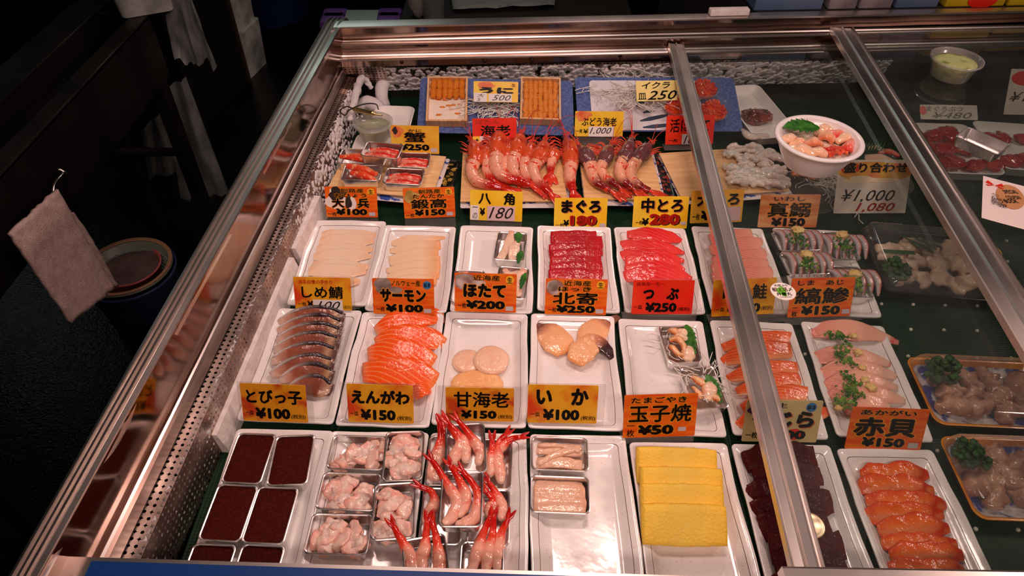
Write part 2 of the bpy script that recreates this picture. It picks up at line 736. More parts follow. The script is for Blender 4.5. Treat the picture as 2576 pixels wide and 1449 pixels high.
c2.z = d2.z = 0.0
c2.x += 0.016
d2.x += 0.004
casept('perforated_panel', uv_quad(d, c, c2, d2, 60, 4), PERF)
DARK = mat('dark_liner', srgb(24, 20, 18), 0.6)
off = Vector((-0.02, 0, -0.012))
casept('liner', quad_strip([[a + off, b + off], [d + off, c + off], [d2 + off, c2 + off]]), DARK)
# outer skin on the aisle side
lines = [[line_at(*L0, y) + Vector((0, 0, dz)) for y in (Y0, 1.78)] for dz in (-0.03, FZ - LZ)]
casept('side_panel', quad_strip(lines), mat('case_skin', srgb(88, 70, 62), 0.4, metallic=0.6))

# rear rail: three steps down to the perforated back wall
lines = [rear(RLB, -0.06), rear(RLB, -0.003), rear(RLB), rear(RLF, 0.001), rear(RLF, 0.0005, dy=-0.003), rear(RLF, -0.003, dy=-0.0035)]
casept('rear_lip', quad_strip(lines), STEEL(), smooth=True, angle=30)
def fine(pair, n=48, dz=0, dy=0):
    a, b = rear(pair, dz, -0.455, dy)
    return [a.lerp(b, i / (n - 1)) + Vector((0, 0.0012 * noise.noise(Vector((i * 0.5, dz * 30, 4))), 0)) for i in range(n)]
casept('mirror_wall', quad_strip([fine(RLF, dz=-0.003, dy=-0.003), fine(RLF, dz=-0.02, dy=-0.001), fine(RLF, dz=-0.036)]), MIRROR(), smooth=True)
bk = Vector((0, 0.03, 0))
def ledge(pair, zdrop):
    ls = [rear(pair, 0.001, dy=0.035), rear(pair, 0.001, dy=0.026), rear(pair, -0.002, dy=0.024), rear(pair, -0.002, dy=0.019), rear(pair, 0.001, dy=0.017),
          rear(pair, 0.001, dy=0.003), rear(pair, 0.0, dy=0.0005), rear(pair, -0.003)]
    casept('sliding_track', quad_strip(ls), STEEL(), smooth=True, angle=25)
    casept('mirror_wall', quad_strip([fine(pair, dz=-0.003), fine(pair, dz=-zdrop)]), MIRROR(), smooth=True)
ledge(RL1, 0.026)
ledge(RL2, 0.018)
a, b = line_x(*RWT, -0.45), line_x(*RWT, XR)
c, d = b + Vector((0, 0.06, -0.122)), a + Vector((0, 0.06, -0.122))
casept('perforated_panel', uv_quad(a, b, c, d, 3, 3), PERF)
off = Vector((0, 0.03, 0))
casept('liner', quad_strip([[a + off, b + off], [d + off, c + off]]), DARK)
lines = [rear(RLB, -0.05, -0.50, 0.004), rear(RLB, FZ - 0.2, -0.50, 0.004)]
casept('rear_panel', quad_strip(lines), mat('case_skin', srgb(88, 70, 62), 0.4, metallic=0.6))
for x in (-0.29, -0.08, 0.04, 0.27):
    p = line_x(*RWT, x)
    bm = bmesh.new()
    bmesh.ops.create_icosphere(bm, subdivisions=2, radius=0.0055, matrix=Matrix.Translation((x, p.y - 0.003, p.z + 0.010)))
    casept('screw', bm, mat('rusty_bolt', srgb(60, 38, 28), 0.6, metallic=0.7), smooth=True)

# front rail nearest the viewer, with a blue vinyl strip on its top
fa, fb = P(190, 1407, 0.17), P(1450, 1446, 0.17)
def fl(dy, dz, x0=-0.53, x1=1.75):
    a, b = line_x(fa, fb, x0), line_x(fa, fb, x1)
    return [a + Vector((0, dy, dz)), b + Vector((0, dy, dz))]
casept('front_rail', quad_strip([fl(0.004, -0.09), fl(0.004, -0.002), fl(0.003, 0.0), fl(-0.006, 0.0), fl(-0.09, 0.0), fl(-0.094, -0.005), fl(-0.094, FZ - 0.17)]), STEEL(), smooth=True, angle=30)
bl = mat('blue_vinyl', srgb(16, 62, 128), 0.4)
xa, xb = -0.474, 0.62
def fl2(dy, dz):
    return fl(dy, dz, xa, xb)
bmv = quad_strip([fl2(-0.0015, 0.0005), fl2(-0.0022, 0.002), fl2(-0.088, 0.002), fl2(-0.089, 0.0005)])
casept('vinyl_strip', bmv, bl)
casept('front_wall', quad_strip([fl(0.004, -0.088), fl(0.012, -0.17)]), PERF)

# green mesh mat on the floor of the case
gm = mat('green_mesh_mat', srgb(6, 74, 34), 0.55, spec=0.35)
nt = gm.node_tree
N, L = nt.nodes, nt.links
tc = N.new('ShaderNodeTexCoord')
vo = N.new('ShaderNodeTexVoronoi')
vo.inputs['Scale'].default_value = 190
vo.inputs['Randomness'].default_value = 0.0
L.new(tc.outputs['Object'], vo.inputs['Vector'])
cr = N.new('ShaderNodeValToRGB')
cr.color_ramp.elements[0].position = 0.32
cr.color_ramp.elements[1].position = 0.62
cr.color_ramp.elements[0].color = srgb(2, 46, 22)
cr.color_ramp.elements[1].color = srgb(1, 24, 12)
L.new(vo.outputs['Distance'], cr.inputs['Fac'])
L.new(cr.outputs['Color'], N['Principled BSDF'].inputs['Base Color'])
bp = N.new('ShaderNodeBump')
bp.inputs['Strength'].default_value = 0.5
bp.inputs['Distance'].default_value = 0.002
bp.invert = True
L.new(vo.outputs['Distance'], bp.inputs['Height'])
L.new(bp.outputs['Normal'], N['Principled BSDF'].inputs['Normal'])
bm = bm_box((2.2, 1.46, 0.004), (0.645, 1.02, -0.0022), bevel=0.001)
mt = thing('mesh_mat', 'dark green mesh mat covering the floor of the fish case', 'mat', (0, 0, 0))
obj('sheet', bm, gm, parent=mt, smooth=False)
bm = bmesh.new()
for i in range(24):
    for j in range(13):
        x = 0.50 + 0.062 * i + (0.031 if j % 2 else 0)
        y = 0.36 + 0.066 * j
        bmesh.ops.create_icosphere(bm, subdivisions=2, radius=0.0036, matrix=Matrix.Translation((x, y, 0.0008)))
st = obj('stud', bm, mat('clear_stud', srgb(205, 205, 190), 0.12, coat=1.0), parent=mt)
st['kind'] = 'stuff'

# frost grown through the holes of the rear and left panels: a lumpy crust that breaks up into beads
FROST = mat('frost', srgb(228, 222, 222), 0.75, sss=0.3, bump=0.3, bscale=300)


def frost_crust(a, b, c, d, nx, ny, depth, cell, cover, nrm, label, seed):
    """a-b top edge, d-c bottom edge; cover(u, v) from 0 (bare) to 1 (thick)"""
    bm = bmesh.new()
    lu, lv = (b - a).length, (d - a).length
    g = []
    for j in range(ny + 1):
        v = j / ny
        row = []
        for i in range(nx + 1):
            u = i / nx
            p = a.lerp(b, u).lerp(d.lerp(c, u), v)
            q = Vector((u * lu / cell, v * lv / cell, seed))
            dist = noise.voronoi(q)[0][0]
            bead = max(0.0, 1 - (dist * 1.45) ** 2) ** 0.5
            k = cover(u, v) + 0.55 * noise.noise(Vector((u * lu * 9, v * lv * 26, seed + 3)))
            h = depth * (k * 0.65 + bead * 1.15 - 0.70)
            row.append((bm.verts.new(p + nrm * max(-0.004, h)), h))
        g.append(row)
    for j in range(ny):
        for i in range(nx):
            q = (g[j][i], g[j][i + 1], g[j + 1][i + 1], g[j + 1][i])
            if max(x[1] for x in q) > -0.002:
                bm.faces.new([x[0] for x in q])
    bmesh.ops.delete(bm, geom=[v for v in bm.verts if not v.link_faces], context='VERTS')
    tag(obj('frost', bm, FROST), label, 'frost', kind='stuff')


a, b = line_x(*RWT, -0.34), line_x(*RWT, 1.0)
a = a + Vector((0, 0.004, -0.009))
b = b + Vector((0, 0.004, -0.009))
frost_crust(a, b, b + Vector((0, 0.040, -0.085)), a + Vector((0, 0.040, -0.085)), 460, 34, 0.0115, 0.0125,
            lambda u, v: 0.85 * min(1, max(0, (u - 0.12) / 0.12)) * (1 - 0.55 * v) - (0.25 if v < 0.12 else 0.0), Vector((0, -0.75, 0.65)), 'white frost beads grown along the perforated rear panel behind the urchin boxes', 2)
ta, tb2 = line_at(*L5, 0.33), line_at(*L5, 1.60)
fa_, fb_ = ta + Vector((-0.006, 0, 0.002)), tb2 + Vector((-0.006, 0, 0.002))
frost_crust(fa_, fb_, Vector((tb2.x + 0.012, tb2.y, 0.0)), Vector((ta.x + 0.001, ta.y, 0.0)), 520, 30, 0.0062, 0.0095,
            lambda u, v: (0.32 + 1.25 * min(1, max(0, (u - 0.50) / 0.3))) * (1 - 0.35 * v) + (0.22 if 0.12 < v < 0.45 else -0.12), Vector((0.97, 0, 0.2)), 'white frost crusted down the left perforated panel beside the foam boards', 5)
bm = bmesh.new()
loft([P(880, 300, 0.070), P(893, 245, 0.078), P(906, 203, 0.080), P(918, 200, 0.074), P(934, 222, 0.05)], [0.006, 0.009, 0.010, 0.009, 0.006], [0.006, 0.009, 0.010, 0.009, 0.006], bm=bm, amp=0.005, freq=110, N=44, K=14)
tag(obj('frost', bm, FROST), 'thick frost ridge in the back left corner of the case', 'frost', kind='stuff')

# frosted refrigerant pipe in the back left corner
tp = thing('refrigerant_pipe', 'curved pipe coated in white frost in the back left corner', 'pipe', P(975, 262, 0.02))
o0 = tp.location
pts = [P(968, 268, 0.015), P(960, 240, 0.035), P(963, 213, 0.052), P(980, 195, 0.064), P(1006, 187, 0.070)]
obj('pipe', loft([p - o0 for p in pts], [0.0150, 0.0165, 0.0175, 0.0165, 0.0150], [0.0150, 0.0165, 0.0175, 0.0165, 0.0150], N=30, K=18, amp=0.0012, freq=120), FROST, parent=tp)
pts = [P(900, 275, 0.022), P(922, 258, 0.036), P(948, 268, 0.03), P(962, 285, 0.014)]
obj('bend', loft([p - o0 for p in pts], [0.012, 0.018, 0.018, 0.013], [0.012, 0.018, 0.018, 0.013], N=20, K=16, amp=0.001, freq=120), FROST, parent=tp)

# thermometer probe clipped over the left edge
th = thing('thermometer_probe', 'slim brass thermometer probe with a wire loop over the left frost', 'thermometer', P(930, 285, 0.09))
o0 = th.location
obj('probe', loft([P(888, 274, 0.092) - o0, P(896, 276, 0.092) - o0, P(928, 283, 0.090) - o0, P(938, 285, 0.09) - o0, P(944, 287, 0.09) - o0, P(962, 290, 0.088) - o0],
                  [0.003, 0.0062, 0.0068, 0.0066, 0.003, 0.0018], [0.003, 0.0062, 0.0068, 0.0066, 0.003, 0.0018], N=26), mat('brass', srgb(196, 170, 120), 0.25, metallic=1.0), parent=th)
obj('wire', tube([p - o0 for p in (P(890, 274, 0.092), P(872, 268, 0.095), P(855, 278, 0.09), P(868, 290, 0.085), P(880, 276, 0.092), P(915, 262, 0.10), P(945, 262, 0.085), P(952, 275, 0.06))], 0.0016, N=40),
    mat('dark_wire', srgb(52, 44, 40), 0.4, metallic=0.7), parent=th)

# white foam strips standing between the frost and the trays
FOAM = mat('white_foam', srgb(238, 230, 226), 0.75, base2=srgb(224, 214, 208), nscale=60, bump=0.25, bscale=220)
def foam_strip(a, b, h, t, label):
    d = (b - a).normalized()
    n = Vector((d.y, -d.x, 0))
    lean = 0.010
    o = thing('foam_strip', label, 'foam board', a)
    bm = bmesh.new()
    ring = [Vector((0, 0, 0)), n * t, n * (t - lean) + Vector((0, 0, h)), n * (-lean) + Vector((0, 0, h))]
    L_ = (b - a).length
    rs = [[p + d * (L_ * i / 6) + Vector((0, 0, 0.0015 * noise.noise(Vector((i, k, 5))))) for k, p in enumerate(ring)] for i in range(7)]
    stack_rings(rs, bm, True, True)
    bmesh.ops.bevel(bm, geom=[e for e in bm.edges if e.calc_face_angle(0) > 1.0], offset=0.002, segments=2, affect='EDGES')
    obj('board', bm, FOAM, parent=o, angle=40)
foam_strip(Vector((-0.4505, 0.597, 0)), Vector((-0.4300, 1.005, 0)), 0.047, 0.0135, 'long white foam strip standing left of the mackerel tray')
foam_strip(Vector((-0.4330, 1.028, 0)), Vector((-0.4190, 1.200, 0)), 0.050, 0.0150, 'short white foam strip standing left of the rearmost sliced fish tray')

# ---- sliding glass covers
GL = pane_mat('cover_glass', (0.84, 0.88, 0.86, 1), haze=0.03, haze_col=(0.42, 0.46, 0.44, 1))
GLE = mat('glass_edge', srgb(40, 70, 62), 0.1, coat=1.0)
def pane(name, label, lead_a, lead_b, z, x1, yfront, yback_pair, barw, knob=None, front_frame=None):
    """lead_a/lead_b: front and back plan points of the leading bar's left edge; the sheet runs from it to x1"""
    o = thing(name, label, 'glass cover', (lead_a.x, lead_a.y, z))
    o0 = o.location
    d = (lead_b - lead_a).normalized()
    n = Vector((d.y, -d.x, 0))
    # clear sheet, 4 mm
    back_r = line_x(*yback_pair, x1)
    pts = [lead_a + n * (barw * 0.5), Vector((x1, lead_a.y + 0.012, z)), Vector((x1, back_r.y + 0.012, z)), lead_b + n * (barw * 0.5)]
    bm = bmesh.new()
    for dz in (0.0,):
        vs = [bm.verts.new(p - o0 + Vector((0, 0, dz + 0.004))) for p in pts]
        bm.faces.new(vs)
    obj('sheet', bm, GL, parent=o, smooth=False)
    # leading bar: channel section with raised lips
    sec = [(0, -0.004), (0, 0.009), (0.002, 0.0105), (0.004, 0.0085), (0.45 * barw, 0.007), (0.5 * barw, 0.0105), (0.56 * barw, 0.0105), (0.60 * barw, 0.007),
           (0.93 * barw, 0.007), (0.96 * barw, 0.012), (barw, 0.012), (barw, -0.004)]
    rs = []
    L_ = (lead_b - lead_a).length
    for i in range(12):
        rs.append([lead_a - o0 + d * (L_ * i / 11) + n * q + Vector((0, 0, h)) for q, h in sec])
    obj('leading_bar', stack_rings(rs, None, True, True), STEEL(), parent=o, angle=25)
    if front_frame:
        a, b, w, h = front_frame
        bm = bmesh.new()
        dd = (b - a).normalized()
        nn_ = Vector((dd.y, -dd.x, 0))
        sec = [(0, -0.006), (0, h), (0.003, h + 0.002), (w, h + 0.002), (w + 0.003, h), (w + 0.003, -0.006)]
        rs = [[a - o0 + dd * ((b - a).length * i / 3) + nn_ * q + Vector((0, 0, k)) for q, k in sec] for i in range(4)]
        obj('front_frame', stack_rings(rs, None, True, True), STEEL(), parent=o, angle=25)
    if knob:
        bm = lathe([(0.0165, 0.0042), (0.0175, 0.0050), (0.0165, 0.0060), (0.0140, 0.0060), (0.0135, 0.0052), (0.0001, 0.0051)], seg=36, close_bottom=True)
        obj('finger_pull', bm, mat('brass_bright', srgb(250, 232, 190), 0.4, metallic=0.8), parent=o, loc=knob - o0)
    return o

zA, zB = 0.146, 0.172
a0, a1 = P(1990, 1449, zA), P(1680, 116, zA)
ff = (P(1960, 1440, zA) + Vector((0, 0.002, 0)), P(2900, 1452, zA), 0.045, 0.012)
pA = pane('glass_pane', 'lower sliding glass cover with a steel bar crossing the trays, white bowl on it', a0, a1, zA, 1.55, None, RL2, 0.038,
          knob=P(2036, 1326, zA), front_frame=ff)
b0, b1 = P(2630, 1000, zB), P(2086, 76, zB)
bd = (b0 - b1).normalized()
b0 = b1 + bd * 1.365
pB = pane('glass_pane', 'upper sliding glass cover behind the second steel bar, wasabi cup on it', b0, b1, zB, 1.72, None, RL1, 0.058)

# ================================================================== white ceramic trays
CER = mat('speckled_glaze', srgb(238, 232, 228), 0.16, base2=srgb(246, 240, 237), nscale=9, coat=0.5, bump=0.12, bscale=26)
nt = CER.node_tree
N, L = nt.nodes, nt.links
tc = N.new('ShaderNodeTexCoord')
vo = N.new('ShaderNodeTexVoronoi')
vo.inputs['Scale'].default_value = 130
L.new(tc.outputs['Object'], vo.inputs['Vector'])
lt = N.new('ShaderNodeMath')
lt.operation = 'LESS_THAN'
lt.inputs[1].default_value = 0.075
L.new(vo.outputs['Distance'], lt.inputs[0])
mx = N.new('ShaderNodeMix')
mx.data_type = 'RGBA'
L.new(lt.outputs[0], mx.inputs[0])
src = N['Principled BSDF'].inputs['Base Color'].links[0].from_socket
L.new(src, mx.inputs[6])
mx.inputs[7].default_value = srgb(150, 128, 116)
L.new(mx.outputs[2], N['Principled BSDF'].inputs['Base Color'])
LINE = mat('brown_rim_line', srgb(70, 44, 34), 0.3, coat=0.5)
TW, TL = 0.155, 0.252
TRAY_FLOOR = 0.0105


def tray_mesh(seed):
    hx, hy = TW / 2 - 0.001, TL / 2 - 0.001

    def warp(p):
        q = p.copy()
        k = min(1.0, max(0.0, (p.z - 0.006) / 0.018))
        ex = abs(p.x) > hx * 0.72
        q.x += 0.0016 * k * noise.noise(Vector((p.y * 22, seed * 3.1, 0 if p.x > 0 else 9))) + (0.0012 if p.x > 0 else -0.0012) * k * math.cos(p.y * 26 + seed)
        q.y += 0.0016 * k * noise.noise(Vector((p.x * 22, seed * 1.7, 4 if p.y > 0 else 7)))
        q.z += 0.0022 * k * noise.noise(Vector((p.x * 16, p.y * 13, seed * 2.2)))
        return q

    def ring(ix, iy, r, z):
        # rounded rectangle with points along its sides so that the edge can wander
        base = rrect(hx - ix, hy - iy, r, 4)
        out = []
        n = len(base)
        for i in range(n):
            a, b = Vector((*base[i], z)), Vector((*base[(i + 1) % n], z))
            m = 8 if (b - a).length > 0.03 else 1
            for k in range(m):
                out.append(warp(a.lerp(b, k / m)))
        return out
    rings = [ring(0.016, 0.016, 0.012, 0.0), ring(0.015, 0.015, 0.012, 0.004), ring(0.004, 0.004, 0.009, 0.0165), ring(0.0, 0.0, 0.007, 0.0235), ring(0.0006, 0.0006, 0.007, 0.0255),
             ring(0.002, 0.002, 0.007, 0.0262), ring(0.006, 0.006, 0.007, 0.0245), ring(0.0125, 0.0125, 0.007, 0.0212), ring(0.0132, 0.0132, 0.007, 0.0207), ring(0.0165, 0.0165, 0.007, 0.0180),
             ring(0.021, 0.021, 0.009, 0.0128), ring(0.026, 0.026, 0.009, 0.0108), ring(0.032, 0.032, 0.009, 0.0103)]
    bm = stack_rings(rings, None, True, True, mats=[0, 0, 0, 0, 0, 0, 0, 1, 0, 0, 0, 0, 0])
    return mesh_of(bm, True, 60)


TRAY_MESHES = [tray_mesh(s) for s in range(4)]
for me in TRAY_MESHES:
    me.materials.append(CER)
    me.materials.append(LINE)
TRAYS = {}
tray_poses = {
    'r1a': (-0.3434, 1.0234, 0.0, 'rearmost row far left, holding five pale sliced fillets'),
    'r1b': (-0.1952, 1.0102, 0.0, 'holding short pale fillet slices with orange tips'),
    'r1c': (-0.0362, 1.0134, -0.012, 'mostly empty, with a tin of fish and leaf at its right edge'),
    'r1d': (0.1261, 1.0193, -0.012, 'holding a block of dark red tuna slices'),
    'r1e': (0.2869, 1.0193, -0.008, 'holding bright red fatty tuna slices'),
    'r1f': (0.4500, 1.0250, -0.015, 'holding pale pink tuna belly under the steel bar'),
    'r1g': (0.6180, 1.0230, -0.050, 'under the tins of silver horse mackerel'),
    'r2a': (-0.3556, 0.7631, -0.0185, 'holding brown skinned mackerel slices'),
    'r2b': (-0.2003, 0.7583, -0.0098, 'holding bright orange salmon beside the mackerel'),
    'r2c': (-0.0468, 0.7614, -0.0123, 'holding three pale scallops'),
    'r2d': (0.1092, 0.7606, -0.0250, 'holding three brown tipped surf clams'),
    'r2e': (0.2701, 0.7529, -0.022, 'with two tins of whelk at its right edge'),
    'r2f': (0.4352, 0.7525, -0.040, 'holding orange salmon under the steel bar'),
    'r2g': (0.6010, 0.7518, -0.045, 'holding pink fish topped with chopped scallion'),
    'r3a': (-0.3530, 0.4990, -0.004, 'holding six tins of dark roe'),
    'r3b': (-0.2040, 0.4990, 0.0, 'holding five tins of pale pink fin meat'),
    'r3c': (-0.0470, 0.5000, 0.006, 'under the tins of red tailed shrimp'),
    'r3d': (0.1090, 0.5000, 0.010, 'with two tins of squid and a wet empty floor'),
    'r3e': (0.2650, 0.4890, 0.010, 'holding yellow rolled omelette'),
    'r3f': (0.4250, 0.4900, 0.005, 'holding blackish whale meat under the steel bar'),
    'r3g': (0.5870, 0.4850, 0.0, 'holding orange ark shell clams'),
}
for i, (k, (x, y, th_, lab)) in enumerate(tray_poses.items()):
    o = obj('ceramic_tray', TRAY_MESHES[i % 4], None, loc=(x, y, 0.0), rot=(0, 0, th_))
    tag(o, 'white ceramic tray ' + lab, 'tray', 'white ceramic sashimi trays')
    TRAYS[k] = o

# ================================================================== small metal tins
def tin_mesh(hx=0.030, hy=0.0435, h=0.022):
    e = 0.0035
    bm = rr_stack([(hx - e - 0.002, hy - e - 0.002, 0.006, 0.0), (hx - e, hy - e, 0.007, 0.0015), (hx - 0.0015, hy - 0.0015, 0.008, h - 0.001), (hx, hy, 0.008, h - 0.0005), (hx, hy, 0.008, h + 0.0008), (hx - 0.0012, hy - 0.0012, 0.0075, h + 0.0014),
                   (hx - 0.0026, hy - 0.0026, 0.007, h + 0.0006), (hx - e - 0.0006, hy - e - 0.0006, 0.006, 0.0026), (hx - e - 0.003, hy - e - 0.003, 0.005, 0.0014), (hx - 0.012, hy - 0.012, 0.004, 0.0012)], close_top=True, n=4)
    return mesh_of(bm, True, 45)


TIN_ME = tin_mesh()
TIN_ME.materials.append(TIN())
TINH = 0.022


def tin(q, label, z=None, zrim=None, rot=None, group='small metal tins', tilt=(0, 0), land=None):
    """q: rim corner pixels (or 3 of them); placed by the centre and by the direction of its long side"""
    zr = zrim if zrim is not None else (z + TINH)
    pts = [P(a, b, zr) for a, b in q]
    c = sum(pts, Vector()) / len(pts)
    w = (pts[1] - pts[0]) + (pts[2] - pts[3])
    l = (pts[0] - pts[3]) + (pts[1] - pts[2])
    wide = w.length > l.length
    if rot is None:
        rot = math.atan2(w.y, w.x) * 0.5 + math.atan2(-l.x, l.y) * 0.5
    o = obj('metal_tin', TIN_ME, None, loc=(c.x, c.y, zr - TINH), rot=(tilt[0], tilt[1], rot + (PI / 2 if wide else 0)))
    tag(o, label, 'tin', group)
    o['wide'] = bool(wide)
    return o


def in_tin(o, x, y, z):
    """local point (short, long, up) of a tin to world"""
    m = Matrix.LocRotScale(o.location, o.rotation_euler, None)
    return m @ Vector((x, y, z))


# ================================================================== price signs with lettering
INK = mat('black_ink', srgb(22, 16, 14), 0.4)
INK_RED = mat('red_ink', srgb(232, 44, 28), 0.4)
INK_GLOW = mat('amber_outline', srgb(250, 168, 34), 0.45)
INK_SALMON = mat('salmon_shadow', srgb(244, 150, 90), 0.45)
PAPER = mat('white_label', srgb(240, 232, 228), 0.6)
PAPER_G = mat('grey_label', srgb(196, 188, 190), 0.6)
HOLD = pane_mat('acrylic_clear', (0.86, 0.84, 0.82, 1), haze=0.10, haze_col=(0.75, 0.70, 0.66, 1), rough=0.08)
CARD = {
    'orange': mat('orange_wood_print', srgb(232, 78, 10), 0.35, base2=srgb(246, 134, 26), nscale=14, stretch=(1.5, 8, 1), lo=0.35, hi=0.7, coat=0.25),
    'yellow': mat('yellow_print', srgb(250, 196, 22), 0.35, base2=srgb(252, 212, 60), nscale=14, coat=0.25),
    'gold': mat('gold_print', srgb(244, 176, 28), 0.35, base2=srgb(226, 62, 12), nscale=17, lo=0.48, hi=0.64, coat=0.25),
    'gold2': mat('gold_leaf_print', srgb(238, 160, 24), 0.35, base2=srgb(204, 70, 16), nscale=22, lo=0.50, hi=0.62, coat=0.25),
    'red': mat('red_print', srgb(232, 34, 16), 0.35, base2=srgb(240, 62, 26), nscale=8, coat=0.25),
    'cream': mat('cream_card', srgb(248, 226, 138), 0.5),
    'mustard': mat('mustard_print', srgb(238, 170, 40), 0.35, base2=srgb(244, 192, 60), nscale=20, coat=0.25),
    'beige': mat('beige_print', srgb(214, 192, 128), 0.3, base2=srgb(226, 206, 150), nscale=10, coat=0.5),
    'white': mat('white_card', srgb(236, 226, 212), 0.5, base2=srgb(226, 212, 196), nscale=30),
    'faded': mat('faded_orange_print', srgb(214, 118, 62), 0.4, base2=srgb(236, 176, 120), nscale=10, stretch=(1, 5, 1)),
}
_tcache = {}
DENSE = set('蟹鮭縞鯵鍛鯖鰯焼釧路産寄海老活盛')


def text_mesh(body, shear=0.0):
    key = (body, shear)
    if key not in _tcache:
        c = bpy.data.curves.new('lettering', 'FONT')
        c.body = body
        c.shear = shear
        c.resolution_u = 2
        o = bpy.data.objects.new('lettering', c)
        COL.objects.link(o)
        dg = bpy.context.evaluated_depsgraph_get()
        me = bpy.data.meshes.new_from_object(o.evaluated_get(dg))
        bpy.data.objects.remove(o)
        bpy.data.curves.remove(c)
        xs = [v.co.x for v in me.vertices]
        yv = [v.co.y for v in me.vertices]
        _tcache[key] = (me, min(xs), max(xs), min(yv), max(yv))
    return _tcache[key]


def put_text(bm, body, box, W, H, bold=0.0, shear=0.0, z=0.0, grow=0.0, rot=0.0):
    """box = x0, y0, x1, y1 as fractions of the card, y counted from its top; bold strokes are shifted copies"""
    me, x0, x1, y0, y1 = text_mesh(body, shear)
    if any(ch in DENSE for ch in body):
        bold *= 0.55
    elif all(0x3040 <= ord(ch) < 0x3100 or ch in '\u3000 ' for ch in body):
        bold *= 1.5
    x0, x1, y0, y1 = x0 - bold, x1 + bold, y0 - bold, y1 + bold
    bx0, bx1 = (box[0] - 0.5) * W, (box[2] - 0.5) * W
    by1, by0 = (1 - box[1]) * H, (1 - box[3]) * H
    sx, sy = (bx1 - bx0) / (x1 - x0), (by1 - by0) / (y1 - y0)
    cx, cy = (bx0 + bx1) / 2, (by0 + by1) / 2
    cr_, sr_ = math.cos(rot), math.sin(rot)
    rad = bold + grow
    n = 0 if rad <= 0 else (10 if grow else 8)
    shifts = [(rad * math.cos(2 * PI * i / n), rad * math.sin(2 * PI * i / n)) for i in range(n)] + [(0, 0)]
    for dx, dy in shifts:
        k0 = len(bm.verts)
        bm.from_mesh(me)
        bm.verts.ensure_lookup_table()
        for v in bm.verts[k0:]:
            px_, py_ = bx0 + (v.co.x + dx - x0) * sx - cx, by0 + (v.co.y + dy - y0) * sy - cy
            v.co = Vector((cx + px_ * cr_ - py_ * sr_, cy + px_ * sr_ + py_ * cr_, z))


def rect_patch(bm, box, W, H, z, r=0.001):
    x0, x1 = (box[0] - 0.5) * W, (box[2] - 0.5) * W
    y1, y0 = (1 - box[1]) * H, (1 - box[3]) * H
    cx, cy = (x0 + x1) / 2, (y0 + y1) / 2
    bm.faces.new([bm.verts.new((cx + a, cy + b, z)) for a, b in rrect((x1 - x0) / 2, (y1 - y0) / 2, min(r, (x1 - x0) / 2.2, (y1 - y0) / 2.2), 3)])


def disc_patch(bm, cx, cy, rx, ry, W, H, z, wob=0.0, seed=0, seg=20):
    vs = []
    for k in range(seg):
        a = 2 * PI * k / seg
        q = 1 + wob * noise.noise(Vector((math.cos(a) * 1.3, math.sin(a) * 1.3, seed)))
        vs.append(bm.verts.new(((cx - 0.5) * W + rx * W * q * math.cos(a), (1 - cy) * H + ry * H * q * math.sin(a), z)))
    bm.faces.new(vs)


SIGNS = {}


